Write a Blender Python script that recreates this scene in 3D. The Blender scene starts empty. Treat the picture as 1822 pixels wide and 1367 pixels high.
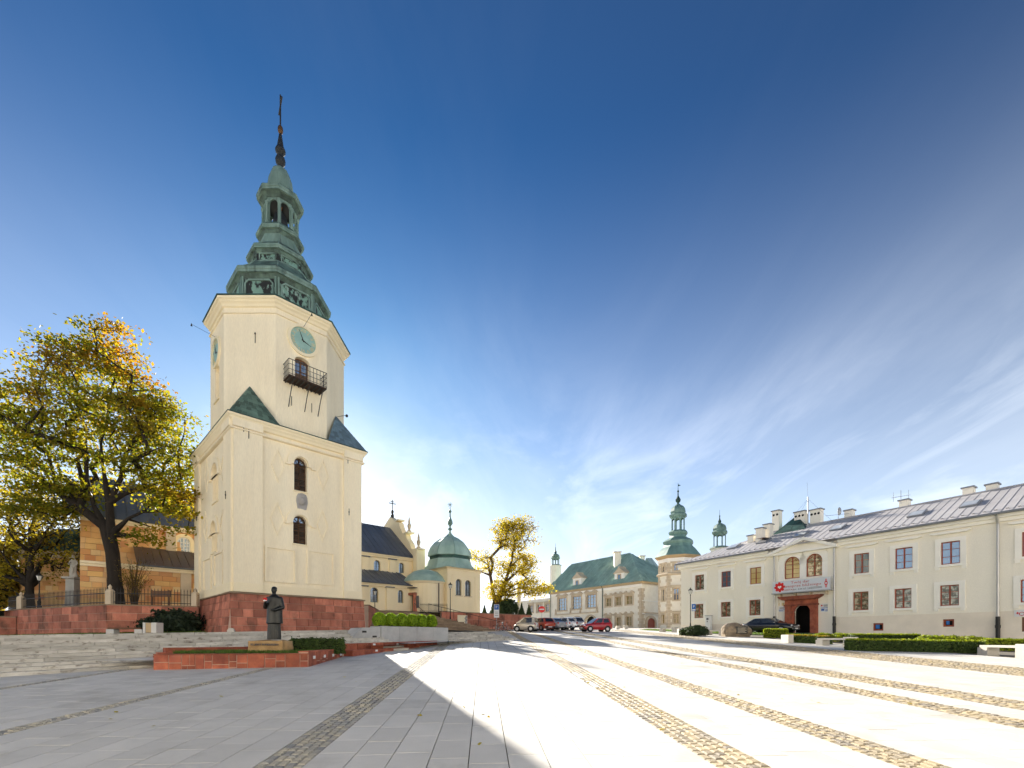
import bpy, bmesh, math, random
import numpy as np
from mathutils import Vector, Matrix
random.seed(7); rng = np.random.default_rng(7)
scene = bpy.context.scene
COL = scene.collection
R = math.radians

# ---------------------------------------------------------------- camera
EYE = 1.65; FPX = 840.0; CX = 911.0; HY = 1138.0
cam_d = bpy.data.cameras.new('camera'); cam = bpy.data.objects.new('camera', cam_d); COL.objects.link(cam)
cam.location = (0, 0, EYE); cam.rotation_euler = (R(90), 0, 0)
cam_d.sensor_width = 36; cam_d.lens = FPX / 1822 * 36
cam_d.shift_y = (HY - 683.5) / 1822
cam_d.clip_start = .1; cam_d.clip_end = 3000
scene.camera = cam

# ---------------------------------------------------------------- sky, sun, exposure
SUN_EL = 20.5
SUN_DIR = Vector((-.385, 1, 0)).normalized()
w = bpy.data.worlds.new('World'); scene.world = w; w.use_nodes = True
nt = w.node_tree; N = nt.nodes; L = nt.links; N.clear()
def wn(t, **k):
    n = N.new(t)
    for a, b in k.items(): setattr(n, a, b)
    return n
sky = wn('ShaderNodeTexSky', sky_type='NISHITA', sun_disc=False, sun_elevation=R(SUN_EL),
         sun_rotation=math.atan2(SUN_DIR.x, SUN_DIR.y), altitude=250, air_density=1.0, dust_density=.20, ozone_density=4.0)
scl = wn('ShaderNodeVectorMath', operation='SCALE'); scl.inputs['Scale'].default_value = .16; L.new(sky.outputs[0], scl.inputs[0])
gam = wn('ShaderNodeGamma'); gam.inputs[1].default_value = 1.55; L.new(scl.outputs[0], gam.inputs[0])
sc2 = wn('ShaderNodeVectorMath', operation='SCALE'); sc2.inputs['Scale'].default_value = 1 / .30; L.new(gam.outputs[0], sc2.inputs[0])
tc = wn('ShaderNodeTexCoord'); sep = wn('ShaderNodeSeparateXYZ'); L.new(tc.outputs['Generated'], sep.inputs[0])
def wm(op, a, b=None, c=None):
    n = wn('ShaderNodeMath', operation=op)
    for i, v in enumerate((a, b, c)):
        if v is None: continue
        if isinstance(v, (int, float)): n.inputs[i].default_value = v
        else: L.new(v, n.inputs[i])
    return n.outputs[0]
zz = wm('MAXIMUM', sep.outputs[2], .015)
za = wm('ADD', zz, .10)
px_ = wm('DIVIDE', sep.outputs[0], za); py_ = wm('DIVIDE', sep.outputs[1], za)
cmb = wn('ShaderNodeCombineXYZ'); L.new(px_, cmb.inputs[0]); L.new(py_, cmb.inputs[1])
mp = wn('ShaderNodeMapping'); mp.inputs['Rotation'].default_value = (0, 0, R(-17)); L.new(cmb.outputs[0], mp.inputs[0])
mp.inputs['Scale'].default_value = (1.5, .42, 1)
n1 = wn('ShaderNodeTexNoise'); n1.inputs['Scale'].default_value = 1.1; n1.inputs['Detail'].default_value = 9; n1.inputs['Roughness'].default_value = .62; n1.inputs['Distortion'].default_value = .6
L.new(mp.outputs[0], n1.inputs['Vector'])
mp2 = wn('ShaderNodeMapping'); mp2.inputs['Scale'].default_value = (.35, .25, 1); mp2.inputs['Location'].default_value = (1.3, 9.2, 0); L.new(cmb.outputs[0], mp2.inputs[0])
n2 = wn('ShaderNodeTexNoise'); n2.inputs['Scale'].default_value = 1.0; n2.inputs['Detail'].default_value = 4
L.new(mp2.outputs[0], n2.inputs['Vector'])
r1 = wn('ShaderNodeMapRange'); r1.inputs[1].default_value = .42; r1.inputs[2].default_value = .80; L.new(n1.outputs[0], r1.inputs[0])
r2 = wn('ShaderNodeMapRange'); r2.inputs[1].default_value = .36; r2.inputs[2].default_value = .66; L.new(n2.outputs[0], r2.inputs[0])
el = wn('ShaderNodeMapRange'); el.inputs[1].default_value = .62; el.inputs[2].default_value = .35; el.inputs[3].default_value = .10; el.inputs[4].default_value = 1.0; L.new(sep.outputs[2], el.inputs[0])
cov = wm('MULTIPLY', wm('MULTIPLY', r1.outputs[0], r2.outputs[0]), el.outputs[0])
mp3 = wn('ShaderNodeMapping'); mp3.inputs['Rotation'].default_value = (0, 0, R(35)); mp3.inputs['Scale'].default_value = (.9, .38, 1); mp3.inputs['Location'].default_value = (5.4, 2.6, 0); L.new(cmb.outputs[0], mp3.inputs[0])
n3 = wn('ShaderNodeTexNoise'); n3.inputs['Scale'].default_value = 1.5; n3.inputs['Detail'].default_value = 10; n3.inputs['Roughness'].default_value = .6; n3.inputs['Distortion'].default_value = 1.3; L.new(mp3.outputs[0], n3.inputs['Vector'])
r3 = wn('ShaderNodeMapRange'); r3.inputs[1].default_value = .50; r3.inputs[2].default_value = .78; L.new(n3.outputs[0], r3.inputs[0])
el3 = wn('ShaderNodeMapRange'); el3.inputs[1].default_value = .50; el3.inputs[2].default_value = .30; L.new(sep.outputs[2], el3.inputs[0])
cov = wm('MINIMUM', wm('ADD', wm('MULTIPLY', cov, .42), wm('MULTIPLY', wm('MULTIPLY', r3.outputs[0], el3.outputs[0]), .34)), 1.0)
mix = wn('ShaderNodeMix', data_type='RGBA'); L.new(cov, mix.inputs[0]); tint = wn('ShaderNodeVectorMath', operation='MULTIPLY'); tint.inputs[1].default_value = (.17, .70, .76); L.new(sc2.outputs[0], tint.inputs[0])
# towards the hidden sun the air turns white
bw = wn('ShaderNodeRGBToBW'); L.new(sc2.outputs[0], bw.inputs[0]); gr_ = wn('ShaderNodeMapRange'); gr_.inputs[1].default_value = 1.2; gr_.inputs[2].default_value = 4.5; L.new(bw.outputs[0], gr_.inputs[0])
wc = wn('ShaderNodeCombineColor'); L.new(bw.outputs[0], wc.inputs[0]); L.new(bw.outputs[0], wc.inputs[1]); L.new(wm('MULTIPLY', bw.outputs[0], 1.06), wc.inputs[2])
wmx = wn('ShaderNodeMix', data_type='RGBA'); L.new(gr_.outputs[0], wmx.inputs[0]); L.new(tint.outputs[0], wmx.inputs[6]); L.new(wc.outputs[0], wmx.inputs[7])
# thin milky veil that thickens towards the horizon, the same all round
vz = wm('POWER', wm('MAXIMUM', wm('SUBTRACT', 1.0, wm('DIVIDE', zz, .74)), 0.0), 1.6)
veil = wn('ShaderNodeMix', data_type='RGBA'); L.new(wm('ADD', wm('MULTIPLY', vz, .84), .02), veil.inputs[0]); L.new(wmx.outputs[2], veil.inputs[6]); veil.inputs[7].default_value = (3.75, 4.05, 4.35, 1)
L.new(veil.outputs[2], mix.inputs[6])
mix.inputs[7].default_value = (4.9, 5.1, 5.3, 1)
bg = wn('ShaderNodeBackground'); bg.inputs[1].default_value = .0435
L.new(mix.outputs[2], bg.inputs[0]); wo = wn('ShaderNodeOutputWorld'); L.new(bg.outputs[0], wo.inputs[0])

sd = bpy.data.lights.new('sun', 'SUN'); sd.energy = 2.0; sd.angle = R(.5); sd.color = (1, .93, .82)
sun = bpy.data.objects.new('sun', sd); COL.objects.link(sun); sun.location = (-60, 150, 80)
sv = Vector((SUN_DIR.x * math.cos(R(SUN_EL)), SUN_DIR.y * math.cos(R(SUN_EL)), math.sin(R(SUN_EL))))
sun.rotation_euler = sv.to_track_quat('Z', 'Y').to_euler()
vs = scene.view_settings; vs.view_transform = 'Standard'; vs.look = 'None'; vs.gamma = 1; vs.use_curve_mapping = False
vs.exposure = 2.93
scene.cycles.max_bounces = 8; scene.cycles.diffuse_bounces = 5; scene.cycles.transparent_max_bounces = 4

# ---------------------------------------------------------------- helpers
ORG = {}
def org(o):
    return ORG.get(o.name, Vector((0, 0, 0))) if o else Vector((0, 0, 0))
def at(px, py, Y): return Vector(((px - CX) / FPX * Y, Y, EYE + (HY - py) / FPX * Y))
def gz(Y):
    if Y < -15: return -.735
    if Y < 60: return .049 * Y
    if Y < 100: return 2.94 + .03 * (Y - 60)
    return 4.14
def on(px, Y): return Vector(((px - CX) / FPX * Y, Y, gz(Y)))
def tag(o, label=None, cat=None, group=None, kind=None):
    if label: o['label'] = label
    if cat: o['category'] = cat
    if group: o['group'] = group
    if kind: o['kind'] = kind
    return o
def thing(name, label, cat, loc=(0, 0, 0), group=None):
    o = bpy.data.objects.new(name, None); COL.objects.link(o); o.empty_display_size = .3
    o.location = loc; ORG[o.name] = Vector(loc)
    return tag(o, label, cat, group)
def copy_tree(o, parent=None):
    c = o.copy(); COL.objects.link(c); c.parent = parent; ORG[c.name] = Vector(org(o))
    for ch in list(o.children): copy_tree(ch, c)
    return c

class Fr:
    """a facade frame: origin, direction along the wall, outward normal; w is the height above datum"""
    def __init__(s, O, d, n): s.O = Vector((O[0], O[1])); s.d = Vector(d).normalized(); s.n = Vector(n).normalized()
    def P(s, u, v, w): p = s.O + s.d * u + s.n * v; return Vector((p.x, p.y, w))
    def uv(s, px, py, v=0):
        r = Vector(((px - CX) / FPX, 1)); o = s.O + s.n * v
        t = o.dot(s.n) / r.dot(s.n); p = r * t
        return (p - s.O).dot(s.d), EYE + (HY - py) / FPX * t
    def rect(s, x0, x1, y0, y1, v=0):
        xm = (x0 + x1) / 2; ym = (y0 + y1) / 2
        a = s.uv(x0, ym, v)[0]; b = s.uv(x1, ym, v)[0]; c = s.uv(xm, y1, v)[1]; d = s.uv(xm, y0, v)[1]
        return min(a, b), max(a, b), c, d
WORLD = Fr((0, 0), (1, 0), (0, 1))

class MB:
    def __init__(s): s.v = []; s.f = []
    def add(s, vs, fs):
        b = len(s.v); s.v += [tuple(p) for p in vs]; s.f += [tuple(i + b for i in f) for f in fs]; return s
    def poly(s, pts): return s.add(pts, [tuple(range(len(pts)))])
    def box8(s, p): return s.add(p, [(0, 3, 2, 1), (4, 5, 6, 7), (0, 1, 5, 4), (1, 2, 6, 5), (2, 3, 7, 6), (3, 0, 4, 7)])
    def box(s, fr, u0, u1, v0, v1, w0, w1):
        return s.box8([fr.P(u0, v0, w0), fr.P(u1, v0, w0), fr.P(u1, v1, w0), fr.P(u0, v1, w0),
                       fr.P(u0, v0, w1), fr.P(u1, v0, w1), fr.P(u1, v1, w1), fr.P(u0, v1, w1)])
    def cube(s, x0, x1, y0, y1, z0, z1): return s.box(WORLD, x0, x1, y0, y1, z0, z1)
    def tube(s, pts, rad, n=8, caps=True):
        pts = [Vector(p) for p in pts]
        if isinstance(rad, (int, float)): rad = [rad] * len(pts)
        rings = []; b = len(s.v)
        t0 = (pts[1] - pts[0]).normalized(); up = Vector((0, 0, 1)) if abs(t0.z) < .9 else Vector((1, 0, 0))
        for i, p in enumerate(pts):
            t = (pts[min(i + 1, len(pts) - 1)] - pts[max(i - 1, 0)])
            t = t.normalized() if t.length > 1e-9 else t0
            a = t.cross(up)
            a = a.normalized() if a.length > 1e-6 else Vector((1, 0, 0))
            c = t.cross(a).normalized()
            for k in range(n):
                q = 2 * math.pi * k / n; s.v.append(tuple(p + (a * math.cos(q) + c * math.sin(q)) * rad[i]))
        for i in range(len(pts) - 1):
            for k in range(n):
                k2 = (k + 1) % n; s.f.append((b + i * n + k, b + i * n + k2, b + (i + 1) * n + k2, b + (i + 1) * n + k))
        if caps:
            s.f.append(tuple(b + k for k in range(n))); s.f.append(tuple(b + (len(pts) - 1) * n + k for k in range(n)))
        return s
    def lathe(s, c, prof, n=16, rot=0, sx=1, sy=1):
        b = len(s.v); c = Vector(c)
        for r, z in prof:
            for k in range(n):
                q = 2 * math.pi * k / n + rot; s.v.append((c.x + r * math.cos(q) * sx, c.y + r * math.sin(q) * sy, c.z + z))
        for i in range(len(prof) - 1):
            for k in range(n):
                k2 = (k + 1) % n; s.f.append((b + i * n + k, b + i * n + k2, b + (i + 1) * n + k2, b + (i + 1) * n + k))
        s.f.append(tuple(b + k for k in range(n))); s.f.append(tuple(b + (len(prof) - 1) * n + k for k in range(n)))
        return s
    def ball(s, c, rx, ry=None, rz=None, n=12, m=8):
        ry = ry or rx; rz = rz or rx; c = Vector(c); b = len(s.v)
        for j in range(1, m):
            a = math.pi * j / m
            for k in range(n):
                q = 2 * math.pi * k / n; s.v.append((c.x + rx * math.sin(a) * math.cos(q), c.y + ry * math.sin(a) * math.sin(q), c.z + rz * math.cos(a)))
        t = len(s.v); s.v += [(c.x, c.y, c.z + rz), (c.x, c.y, c.z - rz)]
        for j in range(m - 2):
            for k in range(n):
                k2 = (k + 1) % n; s.f.append((b + j * n + k, b + j * n + k2, b + (j + 1) * n + k2, b + (j + 1) * n + k))
        for k in range(n):
            k2 = (k + 1) % n; s.f.append((b + k2, b + k, t)); s.f.append((b + (m - 2) * n + k, b + (m - 2) * n + k2, t + 1))
        return s
    def prism(s, fr, uw, v0, v1):
        n = len(uw); a = [fr.P(u, v0, w) for u, w in uw]; c = [fr.P(u, v1, w) for u, w in uw]
        return s.add(a + c, [tuple(range(n)), tuple(range(n, 2 * n))] + [(i, (i + 1) % n, n + (i + 1) % n, n + i) for i in range(n)])
    def slabxy(s, poly, z0, z1):
        n = len(poly); g = lambda z, p: z(p) if callable(z) else z
        a = [(p[0], p[1], g(z0, p)) for p in poly]; c = [(p[0], p[1], g(z1, p)) for p in poly]
        return s.add(a + c, [tuple(range(n)), tuple(range(n, 2 * n))] + [(i, (i + 1) % n, n + (i + 1) % n, n + i) for i in range(n)])
    def ring(s, fr, outer, inner, v0, v1):
        """a flat frame between two closed outlines (u,w), thickness v0..v1"""
        n = len(outer); V = []
        for o_, v in ((outer, v0), (inner, v0), (inner, v1), (outer, v1)): V += [fr.P(u, v, w) for u, w in o_]
        F = []
        for i in range(n):
            j = (i + 1) % n
            for a in range(4):
                c = (a + 1) % 4; F.append((a * n + i, a * n + j, c * n + j, c * n + i))
        return s.add(V, F)
    def loft(s, rings, cap=True):
        n = len(rings[0]); b = len(s.v)
        for r in rings: s.v += [tuple(p) for p in r]
        for i in range(len(rings) - 1):
            for k in range(n):
                k2 = (k + 1) % n; s.f.append((b + i * n + k, b + i * n + k2, b + (i + 1) * n + k2, b + (i + 1) * n + k))
        if cap: s.f.append(tuple(b + k for k in range(n))); s.f.append(tuple(b + (len(rings) - 1) * n + k for k in range(n)))
        return s
    def build(s, name, mat, parent=None, smooth=False, bevel=0, kind=None, label=None, fix=True):
        me = bpy.data.meshes.new(name); o3 = org(parent)
        me.from_pydata([(x - o3.x, y - o3.y, z - o3.z) for x, y, z in s.v], [], s.f)
        if fix or bevel:
            bm = bmesh.new(); bm.from_mesh(me)
            if fix: bmesh.ops.recalc_face_normals(bm, faces=bm.faces)
            if bevel: bmesh.ops.bevel(bm, geom=bm.edges[:], offset=bevel, segments=1, affect='EDGES', clamp_overlap=True)
            bm.to_mesh(me); bm.free()
        if smooth: me.polygons.foreach_set('use_smooth', [True] * len(me.polygons))
        me.materials.append(M[mat] if isinstance(mat, str) else mat)
        o = bpy.data.objects.new(name, me); COL.objects.link(o); o.parent = parent
        ORG[o.name] = Vector(o3)
        if kind: o['kind'] = kind
        if label: o['label'] = label
        return o
def mesh_np(name, V, Fq, mat, parent=None, kind=None, smooth=False):
    """big meshes straight from arrays; Fq is (n,k) of vertex ids"""
    me = bpy.data.meshes.new(name); V = np.asarray(V, dtype=np.float32); Fq = np.asarray(Fq, dtype=np.int32); o3 = org(parent)
    V = V - np.array(o3, dtype=np.float32)
    k = Fq.shape[1]; me.vertices.add(len(V)); me.vertices.foreach_set('co', V.ravel())
    me.loops.add(Fq.size); me.loops.foreach_set('vertex_index', Fq.ravel())
    me.polygons.add(len(Fq)); me.polygons.foreach_set('loop_start', np.arange(0, Fq.size, k, dtype=np.int32))
    me.polygons.foreach_set('loop_total', np.full(len(Fq), k, dtype=np.int32)); me.update(calc_edges=True)
    me.polygons.foreach_set('use_smooth', [bool(smooth)] * len(me.polygons))
    me.materials.append(M[mat]); o = bpy.data.objects.new(name, me); COL.objects.link(o); o.parent = parent; ORG[o.name] = Vector(o3)
    if kind: o['kind'] = kind
    return o
def offset_poly(poly, d):
    """mitred offset of a convex polygon, outward for d > 0"""
    n = len(poly); P = [Vector((p[0], p[1])) for p in poly]
    area = sum(P[i].x * P[(i + 1) % n].y - P[(i + 1) % n].x * P[i].y for i in range(n)); sg = 1 if area > 0 else -1
    out = []
    for i in range(n):
        a = (P[i] - P[i - 1]).normalized(); b = (P[(i + 1) % n] - P[i]).normalized()
        na = Vector((a.y, -a.x)) * sg; nb = Vector((b.y, -b.x)) * sg
        m = (na + nb); m = m / max(.2, (1 + na.dot(nb)))
        out.append(P[i] + m * d)
    return out
def swept(poly, prof):
    """rings of a moulding or roof: (outward offset, height)"""
    return [[(p.x, p.y, z) for p in offset_poly(poly, o)] for o, z in prof]
def octo(cx, cy, a, z, rot=0, n=8):
    r = a / math.cos(math.pi / n)
    return [(cx + r * math.cos(rot + 2 * math.pi * (k + .5) / n), cy + r * math.sin(rot + 2 * math.pi * (k + .5) / n), z) for k in range(n)]
def outline(a, b, c, d, arch=0, seg=12):
    """window outline; arch is the rise of the arc at the top"""
    if not arch: return [(a, c), (b, c), (b, d), (a, d)]
    m = (a + b) / 2; rx = (b - a) / 2
    return [(a, c), (b, c)] + [(m + rx * math.cos(math.pi * k / seg), d - arch + arch * math.sin(math.pi * k / seg)) for k in range(seg + 1)]
def facade(mb, fr, u0, u1, w0, w1, holes=(), v=0, depth=.25):
    us = sorted({u0, u1} | {h[i] for h in holes for i in (0, 1)}); ws = sorted({w0, w1} | {h[i] for h in holes for i in (2, 3)})
    us = [u for u in us if u0 <= u <= u1]; ws = [x for x in ws if w0 <= x <= w1]
    for i in range(len(us) - 1):
        for j in range(len(ws) - 1):
            um = (us[i] + us[i + 1]) / 2; wm_ = (ws[j] + ws[j + 1]) / 2
            if any(h[0] < um < h[1] and h[2] < wm_ < h[3] for h in holes): continue
            mb.poly([fr.P(us[i], v, ws[j]), fr.P(us[i + 1], v, ws[j]), fr.P(us[i + 1], v, ws[j + 1]), fr.P(us[i], v, ws[j + 1])])
    for h in holes:
        a, b, c, d = h[:4]; ar = h[4] if len(h) > 4 else 0
        ol = outline(a, b, c, d, ar); n = len(ol)
        for i in range(n):
            p, q = ol[i], ol[(i + 1) % n]
            mb.poly([fr.P(p[0], v, p[1]), fr.P(q[0], v, q[1]), fr.P(q[0], v - depth, q[1]), fr.P(p[0], v - depth, p[1])])
        if ar:
            arc = ol[2:]; h_ = len(arc) // 2
            for k in range(h_): mb.poly([fr.P(b, v, d), fr.P(*(arc[k][0], v, arc[k][1])), fr.P(arc[k + 1][0], v, arc[k + 1][1])])
            for k in range(h_, len(arc) - 1): mb.poly([fr.P(a, v, d), fr.P(arc[k][0], v, arc[k][1]), fr.P(arc[k + 1][0], v, arc[k + 1][1])])
    return mb
def window(fr, parent, h, v, fmat='wood_red', gmat='glass', nx=2, ny=3, bw=.07, mw=.035, name='window', split=False):
    a, b, c, d = h[:4]; ar = h[4] if len(h) > 4 else 0
    o = outline(a, b, c, d, ar); i = outline(a + bw, b - bw, c + bw, d - bw, max(0, ar - bw) if ar else 0)
    mb = MB().ring(fr, o, i, v, v + .07)
    for k in range(1, nx):
        u = a + (b - a) * k / nx; x = mw * (1.7 if (nx == 2 or k * 2 == nx) else 1)
        mb.box(fr, u - x, u + x, v + .005, v + .075, c + bw, d - bw * .9)
    for k in range(1, ny):
        x = c + (d - ar - c) * k / ny if not ar else c + (d - ar - c) * k / (ny - 1)
        mb.box(fr, a + bw, b - bw, v + .01, v + .06, x - mw * .7, x + mw * .7)
    win = mb.build(name, fmat, parent)
    gi = outline(a + bw * .6, b - bw * .6, c + bw * .6, d - bw * .6, max(0, ar - bw * .6) if ar else 0)
    if split and not ar:
        m = (a + b) / 2
        for (p, q) in ((a + bw * .6, m), (m + .002, b - bw * .6)):
            MB().poly([fr.P(x, v + .03 + random.uniform(-.004, .004), y) for x, y in outline(p, q, c + bw * .6, d - bw * .6)]).build('pane', gmat, win, fix=False)
    else:
        MB().poly([fr.P(x, v + .03, y) for x, y in gi]).build('pane', gmat, win, fix=False)
    return win
def ashlar(fr, parent, u0, u1, courses, lens, mat, v0=0, v1=.12, gap=.012, batter=None, top=None, name='stone_block', skip=None, jit=.012):
    """courses: heights of the bed joints from the bottom; each block is an object of its own"""
    out = []
    for j in range(len(courses) - 1):
        w0, w1 = courses[j], courses[j + 1]; u = u0 - random.uniform(0, lens[0]) * (j > -1)
        while u < u1 - .02:
            l = random.uniform(*lens); a = max(u, u0); b = min(u + l, u1); u += l
            if b - a < .06: continue
            if skip and skip((a + b) / 2, (w0 + w1) / 2): continue
            dv = random.uniform(0, jit); g = gap / 2; pts = []
            for w in (w0 + g, w1 - g):
                bt = batter(w) if batter else 0
                for (uu, vv) in ((a + g, v0 + bt), (b - g, v0 + bt), (b - g, v1 + bt + dv), (a + g, v1 + bt + dv)): pts.append(fr.P(uu, vv, w))
            out.append(MB().box8(pts).build(name, mat, parent, fix=False))
    return out
def text_on(fr, parent, s, u, w, size, mat, v=.01, ext=.004, name='lettering', align='CENTER', rot=0, sx=1):
    cu = bpy.data.curves.new('t', 'FONT'); cu.body = s; cu.size = size; cu.extrude = ext; cu.align_x = align; cu.align_y = 'CENTER'; cu.resolution_u = 2
    ob = bpy.data.objects.new('t', cu); COL.objects.link(ob); dg = bpy.context.evaluated_depsgraph_get()
    me = bpy.data.meshes.new_from_object(ob.evaluated_get(dg)); ca, sa = math.cos(rot), math.sin(rot)
    mb = MB().add([fr.P(u + (p.co.x * sx * ca - p.co.y * sa), v + p.co.z, w + (p.co.x * sx * sa + p.co.y * ca)) for p in me.vertices], [tuple(q.vertices) for q in me.polygons])
    bpy.data.objects.remove(ob); bpy.data.curves.remove(cu); bpy.data.meshes.remove(me)
    return mb.build(name, mat, parent) if name else mb
def remeshed(mb, name, mat, parent, voxel, smooth_it=4):
    """fuse overlapping shapes into one continuous skin"""
    o = mb.build(name, mat, parent)
    m = o.modifiers.new('r', 'REMESH'); m.mode = 'VOXEL'; m.voxel_size = voxel
    m2 = o.modifiers.new('s', 'SMOOTH'); m2.factor = .5; m2.iterations = smooth_it
    dg = bpy.context.evaluated_depsgraph_get(); me = bpy.data.meshes.new_from_object(o.evaluated_get(dg))
    o.modifiers.clear(); old = o.data; o.data = me; bpy.data.meshes.remove(old)
    me.polygons.foreach_set('use_smooth', [True] * len(me.polygons))
    if not me.materials: me.materials.append(M[mat])
    return o
# ---------------------------------------------------------------- materials
M = {}
def lin(h):
    h = h.lstrip('#'); c = [int(h[i:i + 2], 16) / 255 for i in (0, 2, 4)]
    return tuple(x / 12.92 if x <= .04045 else ((x + .055) / 1.055) ** 2.4 for x in c)
def mat(name, c1, c2=None, scale=2.0, mixlo=.35, mixhi=.65, var=.12, island=0.0, rough=.8, bump=.15, bscale=30, metal=0, spec=.3,
        stain=None, streak=1.0, grain=.06, coat=0, transl=None, hue=None, detail=5):
    m = bpy.data.materials.new(name); m.use_nodes = True; t = m.node_tree; n = t.nodes; l = t.links; n.clear()
    out = n.new('ShaderNodeOutputMaterial'); b = n.new('ShaderNodeBsdfPrincipled'); l.new(b.outputs[0], out.inputs[0])
    b.inputs['Roughness'].default_value = rough; b.inputs['Metallic'].default_value = metal; b.inputs['Specular IOR Level'].default_value = spec
    b.inputs['Coat Weight'].default_value = coat
    if coat: b.inputs['Coat Roughness'].default_value = .05
    g = n.new('ShaderNodeNewGeometry'); mp = n.new('ShaderNodeMapping'); l.new(g.outputs['Position'], mp.inputs[0]); mp.inputs['Scale'].default_value = (1, 1, 1 / streak)
    def noise(s, d, vec=mp):
        q = n.new('ShaderNodeTexNoise'); q.inputs['Scale'].default_value = s; q.inputs['Detail'].default_value = d; q.inputs['Roughness'].default_value = .6
        l.new(vec.outputs[0], q.inputs['Vector']); return q.outputs[0]
    def rng_(x, a, c, d, e):
        q = n.new('ShaderNodeMapRange'); l.new(x, q.inputs[0])
        for i, v in enumerate((a, c, d, e)): q.inputs[i + 1].default_value = v
        return q.outputs[0]
    def mixc(f, a, c, mode='MIX'):
        q = n.new('ShaderNodeMix'); q.data_type = 'RGBA'; q.blend_type = mode
        for i, v in ((0, f), (6, a), (7, c)):
            if isinstance(v, (int, float)): q.inputs[i].default_value = v
            elif isinstance(v, tuple): q.inputs[i].default_value = (*v, 1)
            else: l.new(v, q.inputs[i])
        return q.outputs[2]
    def val(x):
        q = n.new('ShaderNodeCombineColor'); 
        for i in range(3): l.new(x, q.inputs[i])
        return q.outputs[0]
    col = c1
    if c2: col = mixc(rng_(noise(scale, detail), mixlo, mixhi, 0, 1), c1, c2)
    if hue:   # several pigments chosen per piece
        rp = n.new('ShaderNodeValToRGB'); rp.color_ramp.interpolation = 'LINEAR'
        while len(rp.color_ramp.elements) < len(hue): rp.color_ramp.elements.new(.5)
        for i, h in enumerate(hue): rp.color_ramp.elements[i].position = i / (len(hue) - 1); rp.color_ramp.elements[i].color = (*h, 1)
        oi0 = n.new('ShaderNodeObjectInfo'); ad0 = n.new('ShaderNodeMath'); ad0.operation = 'ADD'; l.new(g.outputs['Random Per Island'], ad0.inputs[0]); l.new(oi0.outputs['Random'], ad0.inputs[1])
        fr0 = n.new('ShaderNodeMath'); fr0.operation = 'FRACT'; l.new(ad0.outputs[0], fr0.inputs[0]); l.new(fr0.outputs[0], rp.inputs[0]); col = rp.outputs[0]
    if stain: col = mixc(rng_(noise(stain[1], 6), stain[2], stain[3], 0, stain[4] if len(stain) > 4 else 1), col, stain[0])
    if var: col = mixc(1.0, col, val(rng_(noise(scale * .37 + .05, 3), .3, .7, 1 - var, 1 + var * .6)), 'MULTIPLY')
    if grain: col = mixc(1.0, col, val(rng_(noise(bscale * 2, 2), .25, .75, 1 - grain, 1 + grain)), 'MULTIPLY')
    if island:
        oi = n.new('ShaderNodeObjectInfo'); ad = n.new('ShaderNodeMath'); ad.operation = 'ADD'; l.new(g.outputs['Random Per Island'], ad.inputs[0]); l.new(oi.outputs['Random'], ad.inputs[1])
        fr = n.new('ShaderNodeMath'); fr.operation = 'FRACT'; l.new(ad.outputs[0], fr.inputs[0])
        col = mixc(1.0, col, val(rng_(fr.outputs[0], 0, 1, 1 - island, 1 + island * .6)), 'MULTIPLY')
    if isinstance(col, tuple): b.inputs['Base Color'].default_value = (*col, 1)
    else: l.new(col, b.inputs['Base Color'])
    if bump:
        bp = n.new('ShaderNodeBump'); bp.inputs['Strength'].default_value = bump; bp.inputs['Distance'].default_value = .02
        l.new(noise(bscale, 4), bp.inputs['Height']); l.new(bp.outputs[0], b.inputs['Normal'])
    if transl:
        tr = n.new('ShaderNodeBsdfTranslucent'); ms = n.new('ShaderNodeMixShader'); ms.inputs[0].default_value = transl
        if isinstance(col, tuple): tr.inputs[0].default_value = (*col, 1)
        else:
            br = mixc(1.0, col, (1.45, 1.4, .6), 'MULTIPLY'); l.new(br, tr.inputs[0])
        l.new(b.outputs[0], ms.inputs[1]); l.new(tr.outputs[0], ms.inputs[2]); l.new(ms.outputs[0], out.inputs[0])
    M[name] = m; return m
mat('stucco_cream', (.93, .82, .60), (.89, .77, .55), .8, var=.11, stain=((.55, .46, .33), 1.3, .56, .80, .30), streak=6, bump=.2, bscale=9, rough=.9)
mat('stucco_pale', (.90, .78, .54), var=.05, bump=.1, bscale=14, rough=.9)
mat('stucco_ivory', (.91, .85, .73), (.88, .82, .70), .7, var=.05, bump=.1, bscale=16, rough=.9, stain=((.5, .44, .34), .5, .62, .85, .3), streak=3)
mat('stucco_white', (.92, .88, .80), var=.05, bump=.06, rough=.85)
mat('plinth_beige', (.84, .75, .62), var=.08, bump=.15, rough=.9)
mat('stucco_yellow', (.91, .77, .51), (.87, .73, .48), .8, var=.05, bump=.1, rough=.9, stain=((.5, .4, .25), .7, .6, .85, .3), streak=3)
mat('palace_wall', (.89, .83, .70), (.83, .76, .62), 1.0, var=.08, bump=.1, rough=.9)
mat('stone_trim', (.60, .49, .35), var=.15, bump=.2, rough=.85)
mat('sandstone_red', (.56, .215, .135), (.44, .15, .095), 2.2, island=.38, var=.2, rough=.75, bump=.4, bscale=14, stain=((.085, .06, .04), .8, .54, .68, .75), streak=1.5)
mat('planter_red', (.44, .13, .065), (.26, .065, .04), 3, island=.4, var=.2, rough=.7, bump=.3, bscale=20, stain=((.5, .25, .16), 1.5, .6, .75, .5))
mat('mortar', (.50, .36, .28), rough=.95)
mat('mortar_dark', (.16, .12, .09), rough=.95)
mat('church_stone', (.62, .36, .14), (.55, .25, .10), .9, hue=[(.78, .50, .20), (.72, .36, .14), (.80, .56, .28), (.62, .27, .11), (.80, .48, .17)], var=.12, rough=.85, bump=.3)
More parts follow.
